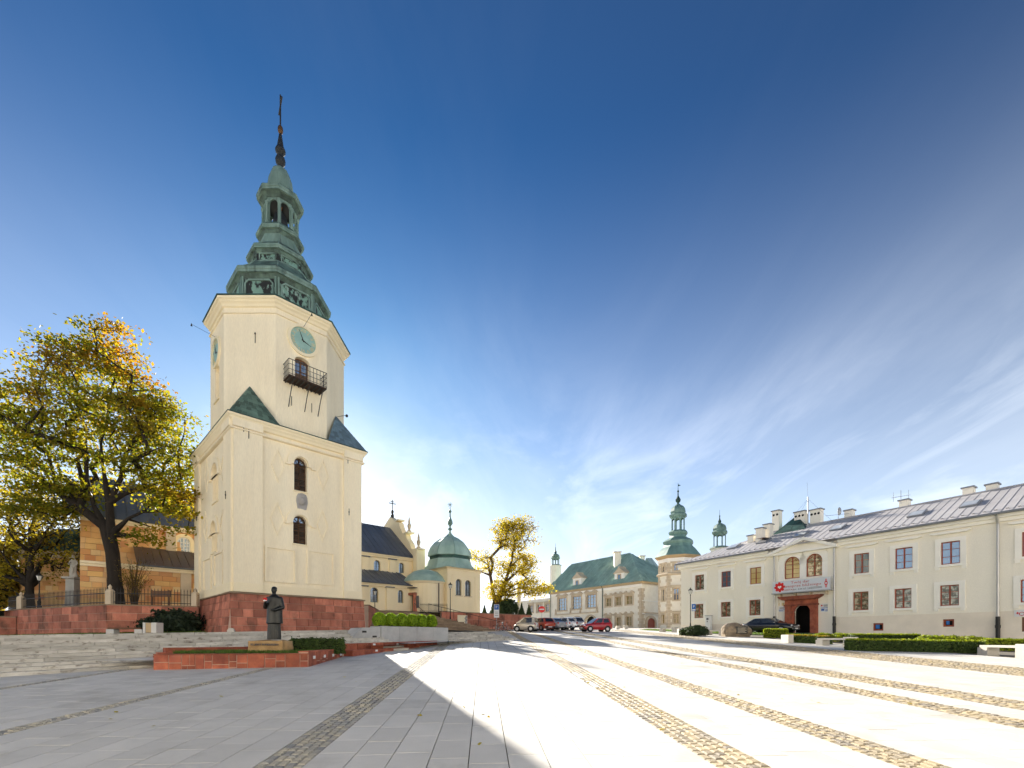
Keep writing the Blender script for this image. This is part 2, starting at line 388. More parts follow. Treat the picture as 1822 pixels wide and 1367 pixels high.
mat('granite_light', (.65, .625, .58), (.60, .58, .535), 1.4, island=.075, var=.07, rough=.75, bump=.12, bscale=90, grain=.09, stain=((.36, .33, .28), .7, .56, .72, .45))
mat('granite_step', (.60, .57, .51), (.46, .43, .37), 2.2, island=.2, var=.12, rough=.8, bump=.2, bscale=60, stain=((.12, .09, .06), 3.4, .56, .70, .8), streak=.45)
mat('granite_grey', (.46, .46, .45), (.36, .36, .36), 1.4, var=.1, rough=.75, bump=.15)
mat('bench_stone', (.56, .52, .45), var=.1, rough=.8, bump=.2)
mat('cobble', (.45, .38, .26), hue=[(.32, .28, .21), (.44, .36, .23), (.54, .44, .28), (.37, .31, .22), (.26, .23, .19), (.49, .40, .25)], var=.1, rough=.7, bump=.5, bscale=60)
mat('cobble_grey', (.3, .3, .28), hue=[(.30, .29, .27), (.42, .39, .32), (.50, .45, .35), (.26, .26, .25), (.40, .38, .34)], var=.1, rough=.7, bump=.5, bscale=60)
mat('joint', (.17, .15, .12), rough=.95, var=.2)
mat('asphalt', (.16, .15, .14), rough=.9, bump=.3)
mat('terrace_paving', (.46, .43, .38), var=.15, rough=.85)
mat('steps_brown', (.33, .24, .155), (.24, .165, .105), 1.5, island=.2, rough=.85)
mat('soil', (.10, .07, .045), rough=1)
mat('lawn', (.10, .17, .035), (.15, .20, .04), 1.5, rough=.95, var=.2, bump=.5)
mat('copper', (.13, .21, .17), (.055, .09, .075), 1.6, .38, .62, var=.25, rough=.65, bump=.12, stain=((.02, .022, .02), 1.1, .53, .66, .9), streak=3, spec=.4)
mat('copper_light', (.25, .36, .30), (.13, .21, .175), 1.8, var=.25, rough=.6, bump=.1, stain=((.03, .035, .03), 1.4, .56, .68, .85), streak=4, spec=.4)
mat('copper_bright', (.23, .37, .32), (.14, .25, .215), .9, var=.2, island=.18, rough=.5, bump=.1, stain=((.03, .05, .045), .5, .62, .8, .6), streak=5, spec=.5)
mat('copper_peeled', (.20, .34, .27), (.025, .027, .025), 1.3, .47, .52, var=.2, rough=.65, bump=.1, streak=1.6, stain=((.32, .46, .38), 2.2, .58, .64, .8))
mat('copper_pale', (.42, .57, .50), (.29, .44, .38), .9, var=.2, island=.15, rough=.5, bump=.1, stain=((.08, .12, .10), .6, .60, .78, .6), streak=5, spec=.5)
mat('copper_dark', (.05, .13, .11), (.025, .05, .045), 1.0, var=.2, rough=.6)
mat('clock_face', (.34, .52, .46), (.28, .44, .39), 2.5, var=.1, rough=.6)
mat('gold_leaf', (.70, .55, .28), rough=.5, metal=.1, var=.1, bump=0)
mat('orb_bronze', (.16, .08, .03), rough=.4, metal=.5, bump=0)
mat('spire_dark', (.03, .033, .035), var=.2, rough=.5, bump=0)
mat('iron', (.022, .02, .019), rough=.55, var=.1, spec=.4)
mat('rust_iron', (.06, .035, .025), rough=.7, var=.2)
mat('louvre_wood', (.17, .095, .05), (.075, .045, .028), 5, island=.5, rough=.8, bump=.3, streak=.2)
mat('slate_green', (.13, .21, .16), island=.5, rough=.7, bump=.3, var=.2)
mat('slate_blue_lit', (.18, .26, .30), island=.3, rough=.5, bump=.3, var=.2)  # slate with the bluish light of one corner put into its colour
mat('roof_dark', (.11, .125, .15), (.085, .098, .12), .6, var=.15, island=.12, rough=.45, spec=.5, bump=.05)
mat('roof_brown', (.085, .065, .06), (.065, .05, .048), .6, var=.15, island=.12, rough=.45, spec=.5, bump=.05)
mat('roof_zinc', (.50, .48, .48), (.46, .44, .44), .7, var=.06, island=.04, rough=.55, spec=.4, bump=.02)
mat('zinc_pipe', (.50, .49, .48), rough=.4, metal=.5, var=.1)
mat('gutter', (.26, .27, .29), rough=.5, metal=.3)
mat('skylight_glass', (.50, .53, .56), rough=.1, spec=.8, bump=0, grain=0)
mat('wood_red', (.30, .065, .03), rough=.5, var=.15)
mat('wood_brown', (.16, .075, .035), rough=.6, var=.2)
mat('wood_ochre', (.50, .36, .20), rough=.6, var=.1)
mat('glass', (.30, .36, .43), metal=.7, rough=.04, spec=.9, bump=.06, bscale=2.5, grain=0, var=0)
mat('glass_warm_reflex', (.60, .45, .18), rough=.08, spec=.8, bump=.06, bscale=2.5, grain=0, var=.1)  # warm reflection of sunlit fronts put into the pane colour
mat('glass_lace', (.12, .10, .06), (.46, .42, .32), 3.2, .46, .58, metal=.25, rough=.06, spec=.8, bump=.05, bscale=2.5, grain=0)
mat('glass_amber', (.30, .22, .06), (.20, .16, .06), 2, rough=.15, spec=.7, bump=0, grain=0)
mat('glass_blue', (.12, .22, .34), rough=.05, spec=.9, bump=.06, bscale=2.5, grain=0)
mat('dark_inside', (.012, .010, .009), rough=1, bump=0)
mat('plaque_stone', (.46, .43, .40), var=.25, rough=.9, bump=.8, bscale=25)
mat('white_paint', (.75, .75, .74), rough=.5, var=.05)
mat('banner_vinyl', (.62, .64, .68), rough=.45, var=.04, bump=0)
mat('ink_red', (.45, .05, .03), rough=.5, bump=0)
mat('ink_grey', (.12, .12, .13), rough=.5, bump=0)
mat('emblem_red', (.62, .012, .012), rough=.5, bump=0)
mat('sign_red', (.65, .02, .015), rough=.4, bump=0)
mat('sign_blue', (.02, .12, .42), rough=.4, bump=0)
mat('vent_blue', (.03, .16, .48), rough=.4, bump=0)
mat('bronze', (.022, .022, .020), (.012, .013, .012), 6, var=.2, rough=.34, metal=.35, bump=.25, bscale=40, spec=.5, stain=((.06, .07, .06), 4, .60, .74, .5))
mat('boulder', (.33, .25, .16), (.22, .17, .12), 3, var=.2, rough=.9, bump=.8, bscale=9, stain=((.45, .40, .33), 2, .58, .7, .6))
mat('sand_rock', (.50, .33, .15), (.36, .22, .10), 3, var=.2, rough=.9, bump=.6, bscale=14)
mat('statue_stone', (.42, .40, .35), var=.25, rough=.9, bump=.4)
mat('bark', (.035, .027, .020), (.022, .017, .013), 5, var=.25, rough=.95, bump=1.0, bscale=14, streak=4)
mat('bark_brown', (.11, .07, .035), (.07, .045, .025), 5, var=.25, rough=.95, bump=.8, bscale=14, streak=4)
G = [(.14, .18, .018), (.21, .215, .018), (.30, .25, .02), (.10, .14, .018), (.34, .23, .018)]
mat('leaf_maple', G[0], hue=G, rough=.55, bump=0, grain=0, transl=.6, scale=.5, var=.3, stain=((.46, .19, .015), .22, .58, .70, .7))
mat('leaf_orange', G[0], hue=[(.32, .14, .015), (.24, .16, .015), (.38, .17, .018), (.18, .15, .015)], rough=.55, bump=0, grain=0, transl=.58, scale=.5, var=.3)
mat('leaf_gold', G[0], hue=[(.48, .37, .025), (.42, .36, .035), (.52, .41, .03), (.35, .30, .03), (.44, .31, .02)], rough=.55, bump=0, grain=0, transl=.5, scale=.5, var=.25)
mat('leaf_olive', G[0], hue=[(.24, .20, .03), (.33, .25, .03), (.17, .15, .03), (.42, .27, .03)], rough=.55, bump=0, grain=0, transl=.55, scale=.5, var=.3)
mat('leaf_tips', G[0], hue=[(.14, .12, .02), (.24, .15, .015), (.10, .09, .015)], rough=.6, bump=0, grain=0, transl=.4)
mat('leaf_thuja', G[0], hue=[(.26, .40, .015), (.20, .34, .015), (.32, .44, .02), (.14, .25, .015)], rough=.6, bump=0, grain=0, transl=.35)
mat('leaf_box', G[0], hue=[(.045, .085, .018), (.065, .11, .02), (.035, .06, .016), (.09, .13, .025)], rough=.6, bump=0, grain=0, transl=.3)
mat('leaf_juniper', G[0], hue=[(.018, .032, .016), (.028, .045, .02), (.014, .025, .014)], rough=.7, bump=0, grain=0, transl=.15)
mat('leaf_conifer', G[0], hue=[(.03, .055, .022), (.045, .075, .025), (.025, .045, .02)], rough=.7, bump=0, grain=0, transl=.2)
mat('leaf_lime', G[0], hue=[(.25, .30, .02), (.19, .26, .02), (.32, .33, .03)], rough=.6, bump=0, grain=0, transl=.45)
mat('grass_blade', G[0], hue=[(.07, .14, .02), (.10, .18, .025), (.05, .10, .02), (.13, .17, .03)], rough=.6, bump=0, grain=0, transl=.35)
mat('hedge_core', (.015, .022, .008), rough=1, bump=0)  # near-black fill, the shade between leaves put into its colour
def paint(name, c, metal=0.0): mat(name, c, rough=.3, metal=metal, coat=.8, bump=0, grain=0, var=.03, spec=.5)
paint('paint_red', (.42, .012, .012)); paint('paint_black', (.008, .008, .010)); paint('paint_silver', (.50, .50, .52), .5); paint('paint_beige', (.50, .44, .36), .4)
paint('paint_orange', (.45, .05, .012)); paint('paint_white', (.72, .72, .73)); paint('paint_greyblue', (.36, .39, .43), .4)
mat('car_glass', (.012, .015, .018), rough=.04, spec=.9, bump=0, grain=0, var=0)
mat('rubber', (.015, .015, .016), rough=.8, bump=0)
mat('alloy', (.45, .45, .46), rough=.35, metal=.8, bump=0)
mat('plastic_black', (.02, .02, .021), rough=.6, bump=0)
mat('lamp_red', (.40, .01, .01), rough=.25, bump=0, coat=.5)
mat('lamp_clear', (.70, .72, .74), rough=.15, bump=0, spec=.8)
mat('lamp_glass', (.72, .70, .64), rough=.2, bump=0)
mat('plate', (.72, .72, .70), rough=.5, bump=0)
mat('grey_metal', (.38, .39, .40), rough=.45, metal=.4, bump=0)
mat('flower_red', (.60, .01, .01), rough=.6, bump=0); mat('flower_white', (.8, .8, .78), rough=.6, bump=0)
mat('teal_paint', (.05, .32, .33), rough=.4, bump=0)
# ---------------------------------------------------------------- ground and plaza
g = MB()
ys = [-1500, -15, 0, 60, 100, 1500]
for a, b in zip(ys[:-1], ys[1:]):
    g.poly([(-1500, a, gz(a) - .035), (1500, a, gz(a) - .035), (1500, b, gz(b) - .035), (-1500, b, gz(b) - .035)])
ground = g.build('ground', 'joint', kind='structure', fix=False)

E1 = Vector((.9982, .0606, .00297)).normalized(); E2 = Vector((-.0606, .9982, .0489)).normalized(); EN = E1.cross(E2).normalized()
def PL(s, t, h=0): return E1 * s + E2 * t + EN * h
plaza = thing('plaza_paving', 'pale granite slab paving of the open square with cobbled bands', None); plaza['kind'] = 'structure'
BANDS = [(-11.15, -10.85, 1), (-6.98, -6.66, 1), (-2.51, -1.98, 1), (2.55, 3.16, 0), (4.55, 5.12, 0), (7.9, 8.6, 0), (9.45, 10.5, 0), (14.8, 17.3, 2)]
SMIN, SMAX, TMIN, TMAX = -17.0, 21.0, 3.2, 60
def inview(s, t):
    p = PL(s, t); return p.y > 4.7 and abs(p.x) < 1.1 * p.y + .8
slabs = []; edges = [SMIN] + [x for b in BANDS for x in b[:2]] + [SMAX]
for k in range(0, len(edges), 2):
    a, b = edges[k], edges[k + 1]; n = max(1, round((b - a) / .44)); wdt = (b - a) / n
    for i in range(n):
        t = TMIN - random.uniform(0, .8)
        while t < TMAX:
            ln = random.choice((.6, .8, .8, 1.0)) * (1 if t < 30 else 1.6)
            sc = a + (i + .5) * wdt
            if inview(sc, t + ln / 2): slabs.append((sc, t + ln / 2, wdt, ln))
            t += ln
slabs.sort(key=lambda q: PL(q[0], q[1]).length)
smesh = {}
mat3 = Matrix((E1, E2, EN)).transposed().to_4x4()
for (s, t, wd, ln) in slabs[:300]:
    key = (round(wd, 3), ln)
    if key not in smesh:
        x, y, gp = wd / 2 - .006, ln / 2 - .006, .0015
        mb = MB(); mb.loft([[(-x, -y, -.03), (x, -y, -.03), (x, y, -.03), (-x, y, -.03)], [(-x, -y, -gp), (x, -y, -gp), (x, y, -gp), (-x, y, -gp)],
                            [(-x + gp, -y + gp, 0), (x - gp, -y + gp, 0), (x - gp, y - gp, 0), (-x + gp, y - gp, 0)]])
        me = bpy.data.meshes.new('paving_slab'); me.from_pydata(mb.v, [], mb.f); me.materials.append(M['granite_light']); smesh[key] = me
    o = bpy.data.objects.new('paving_slab', smesh[key]); COL.objects.link(o); o.parent = plaza
    o.matrix_world = Matrix.Translation(PL(s, t, random.uniform(-.0015, .0015))) @ mat3
V = []; Fq = []
for (s, t, wd, ln) in slabs[300:]:
    gp = .006 + .00012 * t; x, y = wd / 2 - gp, ln / 2 - gp; b = len(V)
    h = random.uniform(-.0015, .0015)
    for (dx, dy) in ((-x, -y), (x, -y), (x, y), (-x, y)): V.append(PL(s + dx, t + dy, h))
    for (dx, dy) in ((-x, -y), (x, -y), (x, y), (-x, y)): V.append(PL(s + dx, t + dy, -.03))
    Fq += [(b, b + 1, b + 2, b + 3)] + [(b + i, b + 4 + i, b + 4 + (i + 1) % 4, b + (i + 1) % 4) for i in range(4)]
mesh_np('far_slabs', V, Fq, 'granite_light', plaza, kind='stuff')
cob = []
for (a, b, kd) in BANDS:
    n = max(2, round((b - a) / .115)); wd = (b - a) / n
    for i in range(n):
        t = TMIN - random.uniform(0, .15); sc = a + (i + .5) * wd
        while t < 56:
            ln = random.uniform(.09, .2) * (1 if t < 20 else 1.5)
            if inview(sc, t) and not (2.6 < sc < 3.1 and (10.9 < t < 11.9 or 12.5 < t < 13.8) and sc < 2.75):
                cob.append((sc + random.uniform(-.006, .006), t + ln / 2, wd, ln, kd))
            t += ln
cob.sort(key=lambda q: PL(q[0], q[1]).length)
def cobv(x, y, h, r):
    c = .018
    return [(-x, -y, -.03), (x, -y, -.03), (x, y, -.03), (-x, y, -.03)], [(-x, -y, h - .014), (x, -y, h - .014), (x, y, h - .014), (-x, y, h - .014)], \
           [(-x + c, -y + c, h + r()), (x - c, -y + c, h + r()), (x - c, y - c, h + r()), (-x + c, y - c, h + r())]
cm = {}
for kd in (0, 1):
    for q in range(6):
        rr = lambda: random.uniform(-.004, .004)
        A_, B_, C_ = cobv(.052, (.05, .06, .07, .08, .09, .065)[q], .002, rr); mb = MB().loft([A_, B_, C_])
        me = bpy.data.meshes.new('cobble'); me.from_pydata(mb.v, [], mb.f); me.materials.append(M['cobble_grey' if kd else 'cobble']); cm[(kd, q)] = me
near = cob[:300]
V = {0: [], 1: []}; Fq = {0: [], 1: []}
for i, (s, t, wd, ln, kd) in enumerate(cob):
    kk = 1 if kd in (1, 2) else 0
    if kd == 2: kk = 0
    if i < 300:
        o = bpy.data.objects.new('cobble', cm[(kk, i % 6)]); COL.objects.link(o); o.parent = plaza
        sc = Matrix.Diagonal((wd / .112, ln / (2 * (.05, .06, .07, .08, .09, .065)[i % 6] + .008), 1, 1))
        o.matrix_world = Matrix.Translation(PL(s, t)) @ mat3 @ sc; continue
    x, y = wd / 2 - .005, ln / 2 - .005; b = len(V[kk]); h = random.uniform(-.006, .006); c = .016
    V[kk] += [PL(s - x, t - y, -.02), PL(s + x, t - y, -.02), PL(s + x, t + y, -.02), PL(s - x, t + y, -.02),
              PL(s - x + c, t - y + c, h), PL(s + x - c, t - y + c, h + .003), PL(s + x - c, t + y - c, h), PL(s - x + c, t + y - c, h - .003)]
    Fq[kk] += [(b + 4, b + 5, b + 6, b + 7)] + [(b + j, b + (j + 1) % 4, b + 4 + (j + 1) % 4, b + 4 + j) for j in range(4)]
for kk in (0, 1): mesh_np('far_cobbles', V[kk], Fq[kk], 'cobble_grey' if kk else 'cobble', plaza, kind='stuff')
for t0, t1 in ((10.9, 11.9), (12.5, 13.8)):
    MB().box8([PL(2.6, t0, -.02), PL(2.72, t0, -.02), PL(2.72, t1, -.02), PL(2.6, t1, -.02), PL(2.6, t0, .004), PL(2.72, t0, .004), PL(2.72, t1, .004), PL(2.6, t1, .004)]).build('white_marker_stone', 'white_paint', plaza)
# the roadway by the palace and the far side of the square
fd = MB()
for a, b in ((56, 60), (60, 100), (100, 260)):
    fd.poly([(-3, a, gz(a) - .02), (90, a, gz(a) - .02), (90, b, gz(b) - .02), (-3, b, gz(b) - .02)])
fd.build('far_paving', 'terrace_paving', kind='structure', fix=False)

# ---------------------------------------------------------------- broad stairs on the left
SD = Vector((.669, .743)); SN = Vector((-.743, .669)); SB = Vector((-13.9, 12.8))
def stair_p(t, q): return SB + SD * t + SN * q
stairs = thing('broad_stairs', 'broad flight of weathered grey granite steps below the bell tower', 'stairs', (-13.9, 12.8, .6))
NS = 11
for i in range(NS):
    mb = MB(); q0 = i * .44; t = -16 - random.uniform(0, 1.5)
    while t < 13.6 + .0 * i:
        ln = random.uniform(1.1, 1.9); a = t + .011; b = min(t + ln - .011, 13.7); t += ln
        if b - a < .1: continue
        dz = random.uniform(-.004, .004); dq = random.uniform(-.006, .006); pts = []
        for lo in (1, 0):
            for (tt, qq) in ((a, q0 + dq), (b, q0 + dq), (b, q0 + .6), (a, q0 + .6)):
                p = stair_p(tt, qq); z = .63 + .105 * (i + 1) + .029 * tt + dz; pts.append((p.x, p.y, z - (.125 if lo else 0)))
        mb.box8(pts)
    mb.build('step', 'granite_step', stairs)
# body below the treads so that no light leaks through the joints
mb = MB()
for i in range(NS):
    pts = []
    for lo in (1, 0):
        for (tt, qq) in ((-18, i * .44 + .045), (13.6, i * .44 + .045), (13.6, 6), (-18, 6)):
            p = stair_p(tt, qq); pts.append((p.x, p.y, .63 + .105 * (i + 1) + .029 * tt - (.6 if lo else .02)))
    mb.box8(pts)
mb.build('stair_core', 'granite_step', stairs)
# second short flight right of the clipped thuja planter
st2 = thing('short_stairs', 'short run of grey granite steps right of the thuja planter', 'stairs', (-3, 30, 1.5))
for i in range(5):
    mb = MB(); t = 18.42
    q0 = 3.0 + i * .36
    while t < 24.6 - .35 * i:
        ln = random.uniform(.9, 1.5); a = t + .005; b = min(t + ln - .005, 24.6 - .35 * i); t += ln
        if b - a < .1: continue
        pts = []
        for lo in (1, 0):
            for (tt, qq) in ((a, q0), (b, q0), (b, q0 + .5), (a, q0 + .5)):
                p = stair_p(tt, qq); pts.append((p.x, p.y, 1.50 + .12 * (i + 1) + .02 * (tt - 18) - (.5 if lo else 0)))
        mb.box8(pts)
    mb.build('step', 'granite_step', st2)
# terrace behind the stairs, up to the tower and the red wall
def tz(p):
    r = Vector((p[0], p[1])) - Vector((-17.5, 16)); q_ = r.dot(SD); return 1.785 + .029 * min(q_, 13.7) + .012 * max(0, q_ - 13.7) - .004
tr = MB(); T0 = Vector((-60, 0))
for quad in ([stair_p(-40, 4.9), stair_p(13.7, 4.9), Vector((-12.4, 48)), Vector((-70, 60))], [stair_p(13.7, 4.9), stair_p(18.3, 3.9), Vector((-1.9, 57)), Vector((-12.4, 48))], [stair_p(18.3, 3.9), stair_p(22, 5.3), Vector((-1.9, 57))], [Vector((-12.4, 48)), Vector((-1.9, 57)), Vector((-8, 62)), Vector((-22, 52))], [stair_p(13.7, 4.9), stair_p(13.7, 3.2), stair_p(18.3, 3.2), stair_p(18.3, 3.9)]):
    tr.poly([(p.x, p.y, tz(p)) for p in quad])
tr.build('lower_terrace', 'terrace_paving', kind='structure', fix=False)
# level platform with red kerbs between the stairs and the square
pf = [Vector((-11.0, 14.9)), Vector((-7.1, 20)), Vector((-2.6, 33)), stair_p(21, 3.2), stair_p(18.4, 3.1), stair_p(13.7, 3.1), stair_p(13.7, .2), stair_p(2, .2)]
def pz(p):
    f = max(0, min(1, (p[1] - 20) / 13)); return 1.40 + .225 * f
mb = MB(); mb.poly([(p.x, p.y, pz(p) if p.y > 19.5 else 1.0) for p in pf]); mb.build('platform', 'granite_light', kind='structure', fix=False)
def kerb(name, label, p0, p1, z0, z1, wd, h, seg):
    k = thing(name, label, 'kerb', (p0[0], p0[1], z0 - h)); d = Vector((p1[0] - p0[0], p1[1] - p0[1])); n = Vector((-d.y, d.x)).normalized() * wd; m = seg
    for i in range(m):
        a, b = i / m + .0012, (i + 1) / m - .0012; pts = []
        for lo in (1, 0):
            for (f, s_) in ((a, 0), (b, 0), (b, 1), (a, 1)):
                z = z0 + (z1 - z0) * f; pts.append((p0[0] + d.x * f + n.x * s_, p0[1] + d.y * f + n.y * s_, z - (h if lo else 0)))
        MB().box8(pts).build('kerb_stone', 'planter_red', k, fix=False)
    return k
k1 = kerb('red_kerb', 'upper long red sandstone kerb tapering out to the right', (-7.15, 19.9), (-2.6, 33), 1.46, 1.65, .42, .5, 14)
k2 = kerb('red_kerb', 'lower shorter red sandstone kerb in front of the upper one', (-6.55, 19.4), (-4.95, 25.2), 1.20, 1.27, .42, .35, 7)
for kx, pts_ in ((k1, ((.16, .03), (.42, .03)),), (k2, ((.3, .02), (.75, .02)))):
    p0, p1 = ((-7.15, 19.9), (-2.6, 33)) if kx is k1 else ((-6.55, 19.4), (-4.95, 25.2)); z = (1.46, 1.65) if kx is k1 else (1.2, 1.27)
    for f, _ in pts_:
        d = Vector((p1[0] - p0[0], p1[1] - p0[1])); fr = Fr((p0[0] + d.x * f, p0[1] + d.y * f), d, (d.y, -d.x)); zc = z[0] + (z[1] - z[0]) * f
        MB().box(fr, -.09, .09, -.01, .012, zc - .11, zc - .03).build('recessed_light', 'white_paint', kx)
# ---------------------------------------------------------------- church hill behind the red wall
ht = MB()
for pl in ([(-41, 38.4, 4.0), (-27.5, 33, 4.0), (-23.2, 35.2, 4.0), (-18.4, 42.4, 4.3), (-60, 90, 4.2), (-300, 200, 4.2), (-300, 36, 4.0)], [(-18.4, 42.4, 4.3), (-14.9, 51.6, 4.66), (-11, 56.5, 4.68), (-6, 130, 4.5), (-60, 90, 4.2)], [(-11, 56.5, 4.68), (-6.8, 54, 4.72), (2.2, 61.2, 4.75), (3, 75, 4.7), (-6, 130, 4.5)], [(-60, 90, 4.2), (-6, 130, 4.5), (-300, 400, 4.2), (-300, 200, 4.2)]):
    ht.poly(pl)
ht.poly([(-14.6, 48.9, 4.64), (-12.9, 48.4, 4.64), (-9.2, 51.5, 4.66), (-7.6, 53.1, 4.68), (-6.8, 54, 4.72), (-11, 56.5, 4.68), (-14.9, 51.6, 4.66)])
ht.build('church_hill', 'terrace_paving', kind='structure', fix=False)
# ---------------------------------------------------------------- bell tower
TA = Vector((-17.72, 30.0)); dR = Vector((.7071, .7071)); dL = Vector((-.7071, .7071)); SRt, SLf = 8.65, 9.9
tower = thing('bell_tower', 'tall cream bell tower with green copper helm on a red stone base', 'tower', (TA.x, TA.y + 6, 2.0))
FR = Fr(TA, dR, (.7071, -.7071)); FL = Fr(TA, dL, (-.7071, -.7071))
TB = TA + dR * SRt; TC = TA + dR * SRt + dL * SLf; TD = TA + dL * SLf
FBk = Fr(TB, dL, (.7071, .7071)); FB2 = Fr(TD, dR, (-.7071, .7071))
sq = [TA, TB, TC, TD]
ZB, ZT = 4.66, 15.1
# red base of coursed blocks, slightly battered
bat = lambda w: (ZB - w) * .11
MB().loft(swept(sq, [(.42, 1.6), (.10, ZB - .06)])).build('base_core', 'mortar', tower)
cs = [1.55, 2.05, 2.55, 3.08, 3.60, 4.10, 4.58]
for fr, ln in ((FR, SRt), (FL, SLf)):
    ashlar(fr, tower, -.22, ln + .22, cs, (.55, .95), 'sandstone_red', v0=0, v1=.14, gap=.022, batter=bat)
MB().loft(swept(sq, [(.1, ZB - .1), (.27, ZB - .08), (.27, ZB), (.02, ZB + .05)])).build('base_cap', 'steps_brown', tower)
# cream shaft with openings
def rr(fr, *a): return fr.rect(*a)
wu = rr(FR, 523.4, 546.8, 814.8, 874.5); wl = rr(FR, 521.8, 546.4, 918, 968.5)
hw = lambda r: r[:4] + ((r[1] - r[0]) / 2,)
wu, wl = hw(wu), hw(wl)
nu = rr(FL, 378.3, 388.5, 826, 893); nl = rr(FL, 376.4, 386.3, 928.5, 983)
nu, nl = hw(nu), hw(nl)
mb = MB(); facade(mb, FR, 0, SRt, ZB, ZT + .8, [wu, wl], depth=.45); facade(mb, FL, 0, SLf, ZB, ZT + .8, [nu, nl], depth=.6)
facade(mb, FBk, 0, SLf, ZB, ZT + .8); facade(mb, FB2, 0, SRt, ZB, ZT + .8)
mb.build('shaft_wall', 'stucco_cream', tower, fix=False)
for fr, h, dp in ((FR, wu, .40), (FR, wl, .40)):
    o = MB().ring(fr, outline(*h), outline(h[0] + .07, h[1] - .07, h[2] + .07, h[3] - .07, h[4] - .07), -dp, -dp + .1)
    o.box(fr, (h[0] + h[1]) / 2 - .035, (h[0] + h[1]) / 2 + .035, -dp, -dp + .11, h[2], h[3]); sp = h[3] - h[4]
    o.box(fr, h[0], h[1], -dp, -dp + .11, sp - .04, sp + .04)
    for a in (45, 135): o.tube([fr.P((h[0] + h[1]) / 2, -dp + .05, sp), fr.P((h[0] + h[1]) / 2 + h[4] * .95 * math.cos(R(a)), -dp + .05, sp + h[4] * .95 * math.sin(R(a)))], .022, 4)
    win = o.build('belfry_window', 'louvre_wood', tower)
    MB().poly([fr.P(u, -dp + .02, w_) for u, w_ in outline(*h)]).build('pane', 'glass', win, fix=False)
    lv = MB(); n = int((sp - h[2]) / .11)
    for k in range(n):
        z = h[2] + .04 + (sp - h[2] - .06) * k / n
        for (a, b) in ((h[0] + .05, (h[0] + h[1]) / 2 - .03), ((h[0] + h[1]) / 2 + .03, h[1] - .05)):
            lv.box8([fr.P(a, -dp + .13, z), fr.P(b, -dp + .13, z), fr.P(b, -dp + .03, z + .07), fr.P(a, -dp + .03, z + .07), fr.P(a, -dp + .15, z + .02), fr.P(b, -dp + .15, z + .02), fr.P(b, -dp + .05, z + .09), fr.P(a, -dp + .05, z + .09)])
    lv.build('louvre', 'louvre_wood', win, kind='stuff')
    MB().box(fr, h[0] - .06, h[1] + .06, -.3, .08, h[2] - .09, h[2] - .002).build('sill', 'stucco_pale', win)
for h in (nu, nl):
    MB().poly([FL.P(u, -.55, w_) for u, w_ in outline(*h)]).build('blind_niche', 'stucco_cream', tower, fix=False)
    MB().box(FL, h[0] - .08, h[1] + .08, -.3, .09, h[2] - .10, h[2] - .002).build('sill', 'stucco_pale', tower)
# raised arches over the openings
def hood(fr, h, grow, par=tower):
    m = (h[0] + h[1]) / 2; sp = h[3] - h[4]; r = h[4] + grow
    ol = [(m + r * math.cos(math.pi * k / 16), sp + r * math.sin(math.pi * k / 16)) for k in range(17)]; il = [(m + (r - .42) * math.cos(math.pi * k / 16), sp + (r - .42) * math.sin(math.pi * k / 16)) for k in range(17)]
    b = MB(); b.ring(fr, ol + [(m - r, sp - .12), (m + r, sp - .12)], il + [(m - r + .42, sp - .12), (m + r - .42, sp - .12)], 0, .11)
    for s in (-1, 1): b.box(fr, m + s * r - .17 - .06 * s, m + s * r + .17 - .06 * s, 0, .16, sp - .24, sp - .12)
    b.build('hood_mould', 'stucco_cream', par)
for fr, h in ((FR, wu), (FR, wl), (FL, nu), (FL, nl)): hood(fr, h, .47)
# corner pilasters, string course, cornice
pil = FR.uv(466, 900)[0]
for fr, ln in ((FR, SRt), (FL, SLf)):
    for (a, b) in ((-.02, pil), (ln - pil * .82, ln + .02)):
        MB().box(fr, a, b, 0, .15, ZB + .62, ZT).build('pilaster', 'stucco_cream', tower)
        MB().box(fr, a - .02, b + .02, 0, .2, ZB + .05, ZB + .62).build('pilaster_foot', 'stucco_pale', tower)
    MB().box(fr, pil, ln - pil * .82, 0, .1, ZB + .05, ZB + .6).build('plinth_band', 'stucco_pale', tower)
MB().loft(swept(sq, [(.15, ZT - .08), (.23, ZT - .04), (.23, ZT + .05), (.15, ZT + .1)])).build('string_course', 'stucco_cream', tower)
MB().loft(swept(sq, [(.07, ZT + .30), (.14, ZT + .34), (.18, ZT + .46), (.27, ZT + .58), (.29, ZT + .66), (.38, ZT + .74), (.40, ZT + .85), (.2, ZT + .95)])).build('cornice', 'stucco_pale', tower)
MB().loft(swept(sq, [(.41, ZT + .853), (.44, ZT + .87), (.4, ZT + .92), (-1.0, ZT + 1.25)])).build('cornice_flashing', 'copper_dark', tower)
for fr, ln in ((FR, SRt), (FL, SLf)):
    for (a, b) in ((-.1, pil), (ln - pil * .82, ln + .1)):
        MB().box(fr, a, b, .05, .27, ZT + .1, ZT + .60).build('cornice_break', 'stucco_cream', tower)
